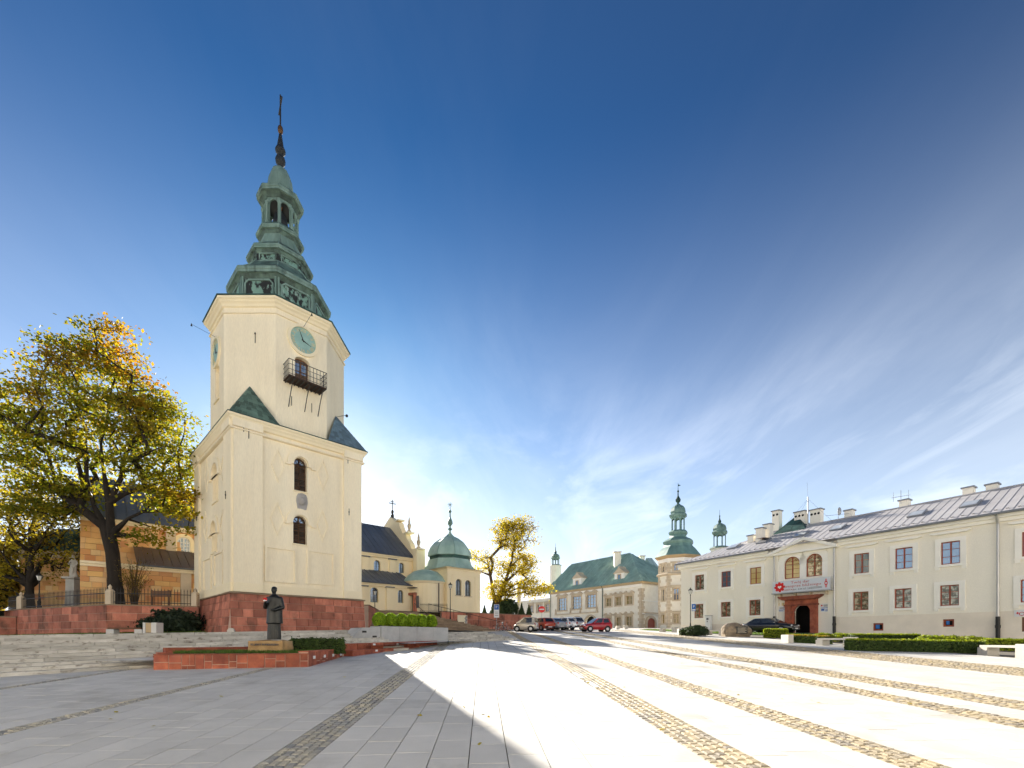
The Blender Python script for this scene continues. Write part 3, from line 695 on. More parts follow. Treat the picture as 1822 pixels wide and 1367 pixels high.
# incised lozenges and sunk panels, drawn by raised edges
def lozenge(fr, px, py, hwx, hh):
    u, w_ = fr.uv(px, py); du = abs(fr.uv(px + hwx, py)[0] - u); dw = abs(fr.uv(px, py - hh)[1] - w_)
    o = [(u - du, w_), (u, w_ - dw), (u + du, w_), (u, w_ + dw)]; f = .86
    i = [(u - du * f, w_), (u, w_ - dw * f), (u + du * f, w_), (u, w_ + dw * f)]
    MB().ring(fr, o, i, 0, .06).build('lozenge_frame', 'stucco_cream', tower)
for a in ((495, 829, 12, 31), (575, 846, 10, 28), (494, 923.5, 13, 30), (574, 935, 10, 29)): lozenge(FR, *a)
for a in ((368, 846, 3.5, 30), (398, 835, 4.5, 28), (366, 938, 3.5, 28), (397, 935, 4.5, 28)): lozenge(FL, *a)
def panel(fr, r):
    a, b, c, d = r
    MB().ring(fr, outline(a, b, c, d), outline(a + .14, b - .14, c + .14, d - .14), 0, .09).build('panel_frame', 'stucco_cream', tower)
panel(FR, rr(FR, 470.8, 527, 974, 1037)); panel(FR, rr(FR, 546, 595.3, 981, 1041))
panel(FL, rr(FL, 363, 377, 993, 1052)); panel(FL, rr(FL, 382, 398, 982, 1045))
# relief plaque
a, b, c, d = rr(FR, 526.7, 547, 878.8, 906.4); m = (a + b) / 2
pl = [(a + .1, c), (m - .1, c - .05), (m + .1, c - .05), (b - .1, c), (b - .05, c + .25), (b, c + .5), (b - .03, d - .25), (b - .12, d - .05), (m, d + .03), (a + .12, d - .05), (a + .03, d - .25), (a, c + .5), (a + .05, c + .25)]
mb = MB().prism(FR, pl, 0, .07); mb.ball(FR.P(m, .07, (c + d) / 2), .22, .22, .3); mb.build('coat_of_arms', 'plaque_stone', tower)
# iron wall anchors
for fr, px, y0, y1 in ((FR, 441, 757, 782), (FR, 617, 800, 826), (FR, 619, 906, 918), (FL, 407, 875, 889), (FL, 355, 916, 928), (FR, 432, 758, 770)):
    u, z0 = fr.uv(px, y1); z1 = fr.uv(px, y0)[1]
    MB().tube([fr.P(u, .19, z0), fr.P(u, .19, z1)], .022, 5).ball(fr.P(u, .19, (z0 + z1) / 2), .05, n=6, m=5).build('wall_anchor', 'iron', tower)

# ---- octagon
OX, OY, OA = -17.93, 36.55, 4.28
ov = [Vector(p[:2]) for p in octo(OX, OY, OA, 0)]
ZO0, ZO1 = ZT + .9, 23.9
def oface(k):
    a, b = ov[k], ov[(k + 1) % 8]; d = b - a; n = (a + b) / 2 - Vector((OX, OY)); return Fr(a, d, n), d.length
faces8 = [oface(k) for k in range(8)]
kc = max(range(8), key=lambda k: faces8[k][0].n.dot(Vector((.7071, -.7071)))); kl = max(range(8), key=lambda k: faces8[k][0].n.dot(Vector((-.7071, -.7071)))); km = max(range(8), key=lambda k: -faces8[k][0].n.y)
FC, CW = faces8[kc]; FCl, _ = faces8[kl]; FM, _ = faces8[km]
def dr(r, ar): return r[:4] + (ar,)
door = dr(FC.rect(524.8, 551, 636.5, 688), .28)
nich = dr(FCl.rect(383, 390, 653, 712), .25)
mb = MB()
for k in range(8):
    f, ln = faces8[k]; hs = [door] if k == kc else [nich] if k == kl else []
    facade(mb, f, 0, ln, ZO0, ZO1 + .9, hs, depth=.45)
mb.build('octagon_wall', 'stucco_cream', tower, fix=False)
MB().poly([FCl.P(u, -.44, w_) for u, w_ in outline(*nich)]).build('blind_niche', 'stucco_cream', tower, fix=False)
MB().box(FCl, nich[0] - .1, nich[1] + .1, 0, .1, nich[2] - .12, nich[2]).build('sill', 'stucco_pale', tower)
dw_ = window(FC, tower, door, -.42, 'wood_brown', 'glass', 2, 4, .09, name='balcony_door')
MB().box(FC, door[0] + .1, door[1] - .1, -.4, -.36, door[2] + .05, door[2] + 1.0).build('door_panel', 'louvre_wood', dw_)
MB().loft(swept(ov, [(0, ZO1), (.1, ZO1 + .03), (.1, ZO1 + .1), (0, ZO1 + .14)])).build('string_course', 'stucco_cream', tower)
MB().loft(swept(ov, [(0, ZO1 + .42), (.10, ZO1 + .46), (.16, ZO1 + .6), (.28, ZO1 + .70), (.30, ZO1 + .78), (.40, ZO1 + .84), (.42, ZO1 + .98), (.2, ZO1 + 1.02)])).build('cornice', 'stucco_pale', tower)
MB().loft(swept(ov, [(.43, ZO1 + .983), (.48, ZO1 + 1.0), (.48, ZO1 + 1.06), (-.8, ZO1 + 1.25)])).build('cornice_flashing', 'copper_dark', tower)
u, z1 = FM.uv(454.5, 592); z0 = FM.uv(454.5, 611)[1]
MB().tube([FM.P(u, .04, z0), FM.P(u, .04, z1)], .022, 5).ball(FM.P(u, .05, z1 - .1), .06, n=6, m=5).build('wall_anchor', 'iron', tower)
# clocks
def clock(fr, u, z, r, hands):
    def circ(r_, n=40): return [(u + r_ * math.cos(2 * math.pi * k / n), z + r_ * math.sin(2 * math.pi * k / n)) for k in range(n)]
    c = MB().ring(fr, circ(r * 1.22), circ(r), 0, .13).build('clock', 'stucco_pale', tower, label='round tower clock with green face and gilt numerals')
    MB().prism(fr, circ(r * 1.0), .0, .03).build('clock_face', 'clock_face', c)
    nm = MB()
    for k, s in enumerate(('XII', 'I', 'II', 'III', 'IIII', 'V', 'VI', 'VII', 'VIII', 'IX', 'X', 'XI')):
        a = math.pi / 2 - 2 * math.pi * k / 12; t = text_on(fr, None, s, u + .78 * r * math.cos(a), z + .78 * r * math.sin(a), r * .36, None, .035, .006, None, rot=a - math.pi / 2); nm.add(t.v, t.f)
    nm.build('numerals', 'gold_leaf', c)
    for (a, l_, wd, nme) in hands:
        a = R(90 - a); x, y = math.cos(a), math.sin(a)
        MB().prism(fr, [(u - y * wd - x * .12 * r, z + x * wd - y * .12 * r), (u + y * wd - x * .12 * r, z - x * wd - y * .12 * r), (u + x * l_ * r, z + y * l_ * r)], .05, .07).build(nme, 'iron', c)
u, z = FC.uv(539, 607); clock(FC, u, z, .89, ((338, .85, .035, 'minute_hand'), (110, .68, .045, 'hour_hand')))
u, z = FCl.uv(385.5, 628); clock(FCl, u, z, .89, ((338, .85, .035, 'minute_hand'), (110, .68, .045, 'hour_hand')))
# lamps on arms beside the clocks
for fr, p0, p1 in ((FC, (539, 585), (556, 568)), (FCl, (387, 603), (352, 595))):
    u, z = fr.uv(*p0); P0 = fr.P(u, .05, z + .05); P1 = P0 + Vector((fr.n.x, fr.n.y, 0)) * 1.5 + Vector((0, 0, .25))
    o = MB().tube([P0, P1], .011, 5).build('clock_lamp_arm', 'iron', tower); MB().tube([P1 - Vector((0, 0, .12)), P1 + Vector((0, 0, .05))], [.06, .02], 8).build('lamp_head', 'iron', o)
o = MB().tube([(-13.6, 36.6, 18.9), (-12.6, 36.0, 18.75)], .018, 5).build('lamp_arm', 'iron', tower); MB().ball((-12.6, 36.0, 18.7), .11, n=8, m=6).build('lamp_head', 'iron', o)
# iron balcony
um = (door[0] + door[1]) / 2; BW = 1.3; BP = 1.05; bz = door[2] - .02
bal = MB().box(FC, um - BW, um + BW, 0, BP, bz - .09, bz).build('balcony', 'rust_iron', tower, label='small black iron balcony under the clock')
j = MB()
for k in range(9): j.box(FC, um - BW + .1 + k * (2 * BW - .25) / 8, um - BW + .16 + k * (2 * BW - .25) / 8, .02, BP - .02, bz - .17, bz - .092)
j.build('joists', 'iron', bal)
rl = MB(); H = 1.05
for zz_ in (.08, .38, .72, H):
    rl.tube([FC.P(um - BW, 0, bz + zz_), FC.P(um - BW, BP, bz + zz_), FC.P(um + BW, BP, bz + zz_), FC.P(um + BW, 0, bz + zz_)], .026 if zz_ == H else .016, 5)
for k in range(12): x = um - BW + 2 * BW * k / 11; rl.tube([FC.P(x, BP, bz), FC.P(x, BP, bz + H)], .017, 5)
for k in range(1, 5):
    for s in (-1, 1): rl.tube([FC.P(um + s * BW, BP * k / 5, bz), FC.P(um + s * BW, BP * k / 5, bz + H)], .017, 5)
rl.build('railing', 'iron', bal)
for x in (-.95, .15, 1.1): MB().tube([FC.P(um + x, BP * .85, bz - .1), FC.P(um + x, .45, bz - .85), FC.P(um + x, .02, bz - 1.75)], .03, 5).build('brace', 'iron', bal)
for x in (-.75, .65): MB().tube([FC.P(um + x, .03, bz - 1.6), FC.P(um + x, .03, bz - .95)], .02, 5).build('wall_anchor', 'iron', tower)
# corner roofs, hung with slates
def corner_roof(C, da, db, Lc, apex, mt):
    z = ZT + .93; a = C + da * Lc; b = C + db * Lc; root = None
    c3 = Vector((C.x, C.y, z)); A3 = Vector((a.x, a.y, z)); B3 = Vector((b.x, b.y, z))
    m = MB(); m.add([c3, A3, B3, apex], [(0, 1, 3), (0, 3, 2), (1, 2, 3)]); root = m.build('corner_roof', mt, tower)
    s = MB()
    for (p, q_) in ((c3, A3), (c3, B3)):
        n = (q_ - p).cross(apex - p).normalized()
        if n.z < 0: n = -n
        rows = 11
        for r_ in range(rows):
            f0, f1 = r_ / rows, min(1, (r_ + 1.25) / rows); l0 = p.lerp(apex, f0); r0 = q_.lerp(apex, f0); l1 = p.lerp(apex, f1); r1_ = q_.lerp(apex, f1)
            k = max(1, round((r0 - l0).length / .34)); off = .5 * (r_ % 2) / k
            for c_ in range(k + 1):
                x0 = max(0, c_ / k - off); x1 = min(1, (c_ + 1) / k - off)
                if x1 - x0 < .02: continue
                x0 += .012; e = random.uniform(.02, .035)
                s.poly([l0.lerp(r0, x0) + n * e, l0.lerp(r0, x1) + n * e, l1.lerp(r1_, x1) + n * .006, l1.lerp(r1_, x0) + n * .006])
    s.build('slates', mt, root, kind='stuff', fix=False)
ap = 18.95
corner_roof(offset_poly(sq, .28)[0], dR, dL, 3.0, Vector((OX, OY - OA - .0, ap)), 'slate_green')
corner_roof(offset_poly(sq, .35)[1], dL, -dR, 3.0, Vector((OX + OA, OY, ap)), 'slate_blue_lit')
corner_roof(offset_poly(sq, .35)[2], -dR, -dL, 3.0, Vector((OX, OY + OA, ap)), 'slate_green')
corner_roof(offset_poly(sq, .35)[3], -dL, dR, 3.0, Vector((OX - OA, OY, ap)), 'slate_green')
# ---- copper helm
def tier(prof, name, mt): return MB().loft([octo(OX, OY, a, z) for a, z in prof]).build(name, mt, tower)
def eave(a_in, a_out, z, h, a_up, z_up, nm='helm'):
    """dark soffit, pale fascia with a moulding, sloping top with raised hips"""
    tier([(a_in, z - .05), (a_in + .1, z + .08), (a_out - .16, z + .22), (a_out - .06, z + .23)], nm + '_soffit', 'copper')
    tier([(a_out - .12, z + .205), (a_out - .03, z + .2), (a_out - .03, z + .2 + h * .45), (a_out, z + .2 + h * .5), (a_out, z + .2 + h), (a_out - .1, z + .24 + h)], nm + '_fascia', 'copper_light')
    zt = z + .23 + h; prof = [(a_out - .08, zt), (a_out - (a_out - a_up) * .35, zt + (z_up - zt) * .22), (a_out - (a_out - a_up) * .75, zt + (z_up - zt) * .62), (a_up, z_up)]
    tier(prof, nm + '_slope', 'copper')
    hp = MB()
    for k in range(8): hp.tube([octo(OX, OY, a * 1.004, q)[k] for a, q in prof], .05, 5)
    hp.build(nm + '_hips', 'copper_light', tower, kind='stuff')
tier([(3.45, 24.98), (3.35, 25.2), (3.18, 25.3), (3.14, 25.5)], 'helm_foot', 'copper_light')
tier([(3.06, 25.45), (2.98, 27.5)], 'helm_drum', 'copper_peeled')
eave(3.0, 3.38, 27.35, .38, 2.12, 29.25)
tier([(2.14, 29.1), (2.08, 29.35), (1.98, 29.4)], 'helm_foot', 'copper_light')
tier([(1.95, 29.35), (1.86, 30.15)], 'helm_drum', 'copper_peeled')
eave(1.88, 2.17, 30.05, .28, 1.48, 31.2)
tier([(1.5, 31.1), (1.42, 31.3), (1.38, 31.35), (1.26, 32.15)], 'helm_drum', 'copper_light')
eave(1.28, 1.57, 32.05, .26, 1.18, 32.95)
ff = []
for k in range(8):
    f, ln = faces8[k]; n = f.n; c = Vector((OX, OY)) + n * 3.03; t = Vector((-n.y, n.x)); fr = Fr(c, t, n); o_ = 1.04; i_ = .1; z0, z1 = 25.75, 27.2; ch = .3
    def oc(e): return [(-o_ + e, z0 + ch), (-o_ + ch, z0 + e), (o_ - ch, z0 + e), (o_ - e, z0 + ch), (o_ - e, z1 - ch), (o_ - ch, z1 - e), (-o_ + ch, z1 - e), (-o_ + e, z1 - ch)]
    if n.y < .5:
        MB().ring(fr, oc(0), oc(.12), 0, .1).build('panel_frame', 'copper_light', tower)
        MB().prism(fr, oc(.13), .0, .035).build('panel_sheet', 'copper_peeled', tower)
        for s in (-1, 1): MB().box(fr, s * 1.17 - .06, s * 1.17 + .06, -.04, .07, 25.5, 27.4).build('edge_lath', 'copper_light', tower)
        c2 = Vector((OX, OY)) + n * 1.9; fr2 = Fr(c2, t, n)
        MB().ring(fr2, outline(-.62, .62, 29.45, 30.0), outline(-.55, .55, 29.52, 29.93), -.02, .06).build('panel_frame', 'copper_light', tower)
# open lantern
lant = [Vector(p[:2]) for p in octo(OX, OY, 1.06, 0)]
ar = MB()
for k in range(8):
    a, b = lant[k], lant[(k + 1) % 8]; f = Fr(a, b - a, (a + b) / 2 - Vector((OX, OY))); ln = (b - a).length
    facade(ar, f, 0, ln, 32.85, 35.1, [(.13, ln - .13, 32.9, 34.75, (ln - .26) / 2)], depth=.12)
    MB().lathe((a.x * 1 + (a.x - OX) * .06, a.y + (a.y - OY) * .06, 32.9), [(.13, 0), (.13, .12), (.09, .18), (.075, 1.35), (.10, 1.4), (.14, 1.55), (.15, 1.62)], 8).build('lantern_column', 'copper_light', tower)
ar.build('lantern_arcade', 'copper_light', tower, fix=False)
MB().tube([(OX - .5, OY + .2, 32.9), (OX + .3, OY - .3, 35.0)], .06, 5).tube([(OX + .5, OY, 32.9), (OX - .3, OY + .3, 35.0)], .06, 5).build('lantern_timber', 'wood_brown', tower)
eave(1.1, 1.54, 34.95, .36, .84, 36.2, 'lantern')
MB().poly([p for p in octo(OX, OY, 1.04, 34.85)]).build('lantern_shade_lid', 'spire_dark', tower, fix=False)  # dark lid added so the lantern openings look shaded
MB().lathe((OX, OY, 32.9), [(.42, 0), (.55, .9), (.42, 1.5), (.2, 1.9)], 14).build('bell', 'spire_dark', tower)
tier([(.85, 36.0), (.85, 36.5), (.76, 37.2), (.6, 37.7), (.38, 37.98), (.18, 38.08)], 'lantern_cap', 'copper_light')
MB().lathe((OX, OY, 38.0), [(.16, 0), (.16, .25), (.34, .5), (.37, .75), (.3, .95), (.17, 1.05), (.2, 1.15), (.36, 1.35), (.38, 1.5), (.24, 1.8), (.17, 2.3), (.1, 2.75), (.06, 2.85)], 12).build('spire', 'spire_dark', tower)
MB().ball((OX, OY, 41.1), .2, .2, .34, 12, 8).build('orb', 'orb_bronze', tower)
MB().tube([(OX, OY, 41.3), (OX, OY, 43.8)], .055, 6).tube([(OX - .42, OY + .62, 42.95), (OX + .42, OY - .62, 42.95)], .055, 6).build('cross', 'iron', tower)
# ---------------------------------------------------------------- cathedral behind the tower
FN = Fr((-29.6, 44.2), (.74, .672), (.672, -.74))
church = thing('cathedral', 'long cathedral with dark metal roof behind the bell tower, half sandstone half cream', 'church', (-20, 56, 4.3))
U0, U1, UM = -8.0, 23.4, 8.0; ZE = 11.9; ZG = 4.0; RV, RZ = -6.0, 16.8
AV = 3.6
aR_e = FN.uv(680, 1037, AV + .3)[1]; aR_t = FN.uv(680, 1016.5, 0)[1]; aL_e = FN.uv(300, 1009, AV + .3)[1]; aL_t = FN.uv(300, 979, 0)[1]
def fh(x0, x1, y0, y1, v=0, ar=None):
    r = FN.rect(x0, x1, y0, y1, v); return r + (((r[1] - r[0]) / 2) if ar is None else ar,)
nw = [fh(665.5, 677, 997, 1016), fh(710, 719.5, 1001.5, 1020)]
aw = [fh(659, 673.5, 1045.5, 1072, AV), fh(708, 718, 1050, 1073, AV)]
lw = fh(315, 338.5, 956.5, 984, 0, .5)
mb = MB(); facade(mb, FN, UM, U1, aR_t - .4, ZE, nw, 0, .35); facade(mb, FN, UM, 21.2, ZG, aR_e, aw, AV, .35)
mb.poly([FN.P(U1, 0, ZG), FN.P(U1, -12, ZG), FN.P(U1, -12, ZE), FN.P(U1, 0, ZE)]); mb.poly([FN.P(21.2, 0, ZG), FN.P(21.2, AV, ZG), FN.P(21.2, AV, aR_e), FN.P(21.2, 0, aR_t)])
mb.build('plaster_wall', 'stucco_yellow', church, fix=False)
for h in nw: window(FN, church, h, -.33, 'iron', 'glass', 2, 4, .06, .02)
for h in aw: window(FN, church, h, AV - .33, 'iron', 'glass', 2, 5, .06, .02)
for (x0, x1, y0, y1, v) in ((643, 655, 991, 1019, 0), (692, 703, 996.5, 1021, 0), (640, 652, 1043.5, 1086, AV), (686.5, 698.5, 1046, 1086, AV)):
    a, b, c, d = FN.rect(x0, x1, y0, y1, v)
    p = MB().box(FN, a, b, v, v + .16, c, d).build('pilaster', 'stucco_yellow', church); MB().box(FN, a - .12, b + .12, v, v + .34, d, d + .1).build('pilaster_cap', 'roof_dark', p)
# sandstone presbytery wall of single blocks
MB().poly([FN.P(U0, -.12, ZG), FN.P(UM, -.12, ZG), FN.P(UM, -.12, ZE), FN.P(U0, -.12, ZE)]).poly([FN.P(U0, AV - .12, ZG), FN.P(UM, AV - .12, ZG), FN.P(UM, AV - .12, aL_e), FN.P(U0, AV - .12, aL_e)]).poly([FN.P(U0, 0, ZG), FN.P(U0, -12, ZG), FN.P(U0, -12, ZE), FN.P(U0, 0, ZE)]).build('wall_core', 'mortar', church, fix=False)
ul = FN.uv(352, 1000)[0] + .6
inw = lambda u, w_: lw[0] - .15 < u < lw[1] + .15 and lw[2] < w_ < lw[3]
n_ = int((ZE - .35 - aL_t) / .38); ashlar(FN, church, U0, ul, [aL_e - .5 + k * (ZE - .25 - aL_e + .4) / (n_ + 5) for k in range(n_ + 6)], (.45, 1.0), 'church_stone', v0=-.12, v1=0, gap=.02, skip=inw, name='wall_stone')
n_ = int((aL_e - .4 - ZG) / .4); ashlar(FN, church, U0, FN.uv(352, 1030, AV)[0] + .4, [ZG + k * (aL_e - .35 - ZG) / n_ for k in range(n_ + 1)], (.45, 1.05), 'church_stone', v0=AV - .12, v1=AV, gap=.02, name='wall_stone')
w_ = window(FN, church, lw, -.08, 'white_paint', 'glass_blue', 4, 4, .1, .03, 'window')
MB().ring(FN, outline(lw[0] - .3, lw[1] + .3, lw[2] - .15, lw[3] + .3, .75), outline(lw[0], lw[1], lw[2], lw[3], .5), -.06, .08).build('window_surround', 'stucco_yellow', w_)
for (x0, x1, y0, y1, v) in ((295, 312.5, 948, 981, 0), (321, 340, 1020, 1082, AV)):
    a, b, c, d = FN.rect(x0, x1, y0, y1, v); p = MB().box(FN, a, b, v, v + .18, c, d).build('pilaster', 'stone_trim', church)
    MB().box(FN, a - .1, b + .1, v, v + .3, d, d + .14).build('pilaster_cap', 'stucco_yellow', p)
# cornices
for (a, b, v, z) in ((U0, U1, 0, ZE), (UM, 21.2, AV, aR_e), (U0, UM, AV, aL_e)):
    MB().box(FN, a, b, v, v + .22, z - .42, z - .22).box(FN, a, b, v, v + .36, z - .22, z - .03).build('cornice', 'stucco_yellow', church)
# metal roofs laid in separate trays with standing seams
def tray_roof(fr, parent, a, b, v0, z0, v1, z1, wd, mt, name='roof_tray', lift=.05, skew0=0, skew1=0):
    n = round((b - a) / wd)
    for k in range(n):
        x0 = a + (b - a) * k / n; x1 = a + (b - a) * (k + 1) / n - .012
        sk = lambda x: x + skew0 * max(0, 1 - (x - a) / max(.01, abs(skew0))) if skew0 else x
        y0, y1 = x0, x1
        pts = [fr.P(x0, v0, z0), fr.P(x1, v0, z0), fr.P(y1, v1, z1), fr.P(y0, v1, z1)]
        nn = (pts[1] - pts[0]).cross(pts[3] - pts[0]).normalized()
        if nn.z < 0: nn = -nn
        m = MB(); m.add(pts + [p + nn * .02 for p in pts], [(4, 5, 6, 7), (0, 1, 5, 4), (2, 3, 7, 6)])
        s0, s1 = pts[0], pts[3]; e = (pts[1] - pts[0]).normalized() * .035
        m.add([s0, s0 + e, s1 + e, s1, s0 + nn * lift * 1.6, s0 + e + nn * lift * 1.6, s1 + e + nn * lift * 1.6, s1 + nn * lift * 1.6], [(4, 5, 6, 7), (0, 4, 7, 3), (1, 2, 6, 5), (0, 1, 5, 4)])
        m.build(name, mt, parent, fix=False)
for a, b, mt in ((U0, UM, 'roof_dark'), (UM, U1, 'roof_dark')): tray_roof(FN, church, a, b, .45, ZE - .05, RV, RZ, .75, mt)
MB().poly([FN.P(U0, -12.45, ZE - .05), FN.P(U1, -12.45, ZE - .05), FN.P(U1, RV, RZ), FN.P(U0, RV, RZ)]).build('roof_back', 'roof_dark', church, fix=False)
MB().poly([FN.P(U0, 0, ZE), FN.P(U0, -12, ZE), FN.P(U0, RV, RZ)]).build('east_gable', 'stucco_yellow', church, fix=False)
tray_roof(FN, church, UM, 21.3, AV + .42, aR_e - .03, 0, aR_t, .6, 'roof_dark'); tray_roof(FN, church, FN.uv(243, 1000, AV)[0], UM, AV + .42, aL_e - .03, 0, aL_t, .6, 'roof_brown')
for (a, b, v, z) in ((UM, 21.3, AV + .45, aR_e), (FN.uv(243, 1000, AV)[0], UM, AV + .45, aL_e)): MB().tube([FN.P(a, v, z - .06), FN.P(b, v, z - .06)], .07, 6).build('gutter', 'roof_dark', church)
# stepped west gable with finials
gp = [(1.0, ZG)] + [(v, ZE + (z * .84)) for v, z in ((1.0, 1.0), (.4, 1.3), (-.4, 1.5), (-.8, 2.4), (-1.5, 3.2), (-1.8, 4.0), (-2.6, 4.3), (-3.2, 5.2), (-3.6, 6.2), (-4.3, 6.5), (-6.0, 7.6))]
gp = gp + [(-12 - v, z) for v, z in reversed(gp[:-1])]
FG = Fr(FN.P(U1, 0, 0)[:2], (.672, -.74), (.74, .672))
MB().prism(FG, gp, -.35, .35).build('west_gable', 'stucco_yellow', church)
for (v, z, l_) in ((.7, ZE + .92, .9), (-1.6, ZE + 3.4, .6), (-4.0, ZE + 5.46, .5)): MB().box(FG, v - l_ * .7, v + l_, -.5, .5, z, z + .18).build('gable_ledge', 'stucco_pale', church)
MB().box(FG, .45, 1.35, -.6, .6, ZG, ZE + .92).build('gable_pier', 'stucco_pale', church)
for (v, z) in ((.8, ZE + 1.1), (-1.5, ZE + 3.55)):
    p = FG.P(v, 0, z); MB().lathe(p, [(.28, 0), (.28, .25), (.12, .35), (.24, .75), (.26, .95), (.12, 1.25), (.16, 1.4), (.03, 2.0)], 10).build('finial', 'stone_trim', church)
p = FG.P(-6, 0, ZE + 6.38)
MB().lathe(p, [(.22, -.1), (.22, .3), (.12, .5), (.2, .8), (.05, 1.1), (.05, 1.4)], 8).tube([p + Vector((0, 0, 1.2)), p + Vector((0, 0, 2.4))], .055, 6).tube([p + Vector((-.4, -.32, 1.9)), p + Vector((.4, .32, 1.9))], .055, 6).tube([p + Vector((-.2, -.16, 2.15)), p + Vector((.2, .16, 2.15))], .045, 6).build('gable_cross', 'iron', church)
# stone pier at the end of the aisle roof
pp = at(236, 1000, 43.0)
def pier(x0, x1, z0, z1, d): return MB().cube(pp.x + x0, pp.x + x1, pp.y - d, pp.y + d, z0, z1)
for i, (hx, z0, z1, d) in enumerate(((.55, 4.0, 8.4, .55), (.9, 8.4, 8.62, .9), (.75, 8.62, 8.75, .75), (.5, 8.75, 9.9, .5), (.62, 9.9, 10.05, .62), (.4, 10.05, 10.6, .4))): pier(-hx, hx, z0, z1, d).build('aisle_pier', 'stucco_pale', church)
# low round sandstone chapel at the far left end
lc = at(150, 1070, 47); lc.z = 4.0
oc_ = [(p[0], p[1]) for p in octo(lc.x, lc.y, 4.3, 0, R(8), 8)]
ze = 1.65 + 152 / 840 * 43.5
for k in range(8):
    a, b = Vector(oc_[k]), Vector(oc_[(k + 1) % 8]); f = Fr(a, b - a, (a + b) / 2 - Vector((lc.x, lc.y))); ln = (b - a).length
    if f.n.y > .4: MB().poly([f.P(0, 0, 4), f.P(ln, 0, 4), f.P(ln, 0, ze), f.P(0, 0, ze)]).build('chapel_wall', 'church_stone', church, fix=False); continue
    MB().poly([f.P(0, -.12, 4), f.P(ln, -.12, 4), f.P(ln, -.12, ze), f.P(0, -.12, ze)]).build('wall_core', 'mortar', church, fix=False)
    wd = None
    if f.n.y < -.9:
        wd = f.rect(159, 185.5, 1022, 1071) + (.45,)
        q = window(f, church, wd, -.06, 'iron', 'glass', 4, 6, .12, .03); MB().ring(f, outline(wd[0] - .3, wd[1] + .3, wd[2] - .2, wd[3] + .3, .7), outline(*wd), -.1, .06).build('window_surround', 'stucco_yellow', q)
    ashlar(f, church, 0, ln, [4 + .42 * j for j in range(int((ze - 4) / .42) + 1)], (.5, 1.0), 'church_stone', v0=-.12, v1=0, gap=.02, name='wall_stone', skip=(lambda u, w_: wd and wd[0] - .35 < u < wd[1] + .35 and w_ < wd[3] + .1))
MB().loft(swept(oc_, [(.0, ze - .5), (.12, ze - .4), (.15, ze - .2), (.4, ze), (.4, ze + .1)])).build('chapel_cornice', 'stone_trim', church)
MB().loft([octo(lc.x, lc.y, a, z, R(8)) for a, z in ((4.75, ze + .1), (4.3, ze + .9), (3.4, ze + 1.9), (2.2, ze + 2.6), (.9, ze + 2.9), (.3, ze + 3.1))]).build('chapel_dome', 'copper_dark', church)

# ---------------------------------------------------------------- domed baptistery-like chapel
cc = at(796, 1085, 56); dr_, dl_ = Vector((.74, .672)), Vector((-.672, .74)); C2 = cc.xy
chap = thing('domed_chapel', 'small cream chapel with a green copper dome and rounded entrance', 'chapel', (C2.x, C2.y + 3, 4.7))
G1 = Fr(C2, dr_, (.672, -.74)); G2 = Fr(C2, dl_, (-.74, -.672)); L1, L2 = 4.95, 8.0; zc = 10.25
hs = [G1.rect(811, 821.6, 1030.5, 1059.5), G1.rect(827.5, 838.3, 1032.5, 1061)]; hs = [h + ((h[1] - h[0]) / 2,) for h in hs]
foot = [C2, C2 + dr_ * L1, C2 + dr_ * L1 + dl_ * L2, C2 + dl_ * L2]
mb = MB(); facade(mb, G1, 0, L1, 3, zc, hs, 0, .35); facade(mb, G2, 0, L2, 3, zc); facade(mb, Fr(foot[1], dl_, dr_), 0, L2, 3, zc); mb.build('wall', 'stucco_yellow', chap, fix=False)
for h in hs:
    q = window(G1, chap, h, -.33, 'iron', 'glass', 2, 4, .06, .02); MB().box(G1, h[0] - .1, h[1] + .1, -.2, .1, h[2] - .12, h[2]).build('sill', 'stone_trim', q)
a, b, c, d = G1.rect(804, 846, 1023.5, 1080); MB().ring(G1, outline(a, b, c, d), outline(a + .1, b - .1, c + .1, d - .1), 0, .04).build('panel_frame', 'stucco_yellow', chap)
MB().loft(swept(foot, [(0, zc - .3), (.06, zc - .28), (.08, zc - .12), (.3, zc - .05), (.3, zc + .02)])).build('cornice', 'stucco_yellow', chap)
dc = C2 + dr_ * 2.4 + dl_ * 2.9
def dring(a, z): return octo(dc.x, dc.y, a, z, math.atan2(dr_.y, dr_.x))
sk = MB(); top = dring(2.45, 11.6)
fo = offset_poly(foot, .42)
def rim(f):   # sixteen points round the eave
    out = []
    for k in range(8):
        p = Vector(top[k][:2]); v = (p - dc); best = 1e9
        for i in range(4):
            a, b = fo[i], fo[(i + 1) % 4]; e = b - a; den = v.x * e.y - v.y * e.x
            if abs(den) < 1e-9: continue
            t = ((a.x - dc.x) * e.y - (a.y - dc.y) * e.x) / den
            if t > 0: best = min(best, t)
        out.append((dc.x + v.x * best, dc.y + v.y * best, zc + .03))
    return out
rm = rim(0); mid = [tuple(Vector(rm[k]).lerp(Vector(top[k]), .5) - Vector((0, 0, .12))) for k in range(8)]
sk.loft([rm, mid, top], cap=False)
for i in range(4):   # corners of the eave
    c3 = fo[i]; ks = sorted(range(8), key=lambda k: (Vector(rm[k][:2]) - c3).length)[:2]; sk.poly([(c3.x, c3.y, zc + .03), rm[ks[0]], rm[ks[1]]])
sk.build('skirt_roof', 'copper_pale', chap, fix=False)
MB().loft([dring(2.4, 11.4), dring(2.4, 12.05)]).build('drum', 'copper_dark', chap)
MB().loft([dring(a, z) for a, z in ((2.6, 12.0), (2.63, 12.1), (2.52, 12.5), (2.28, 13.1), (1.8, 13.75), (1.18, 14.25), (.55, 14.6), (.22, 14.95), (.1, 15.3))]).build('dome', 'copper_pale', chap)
rb = MB()
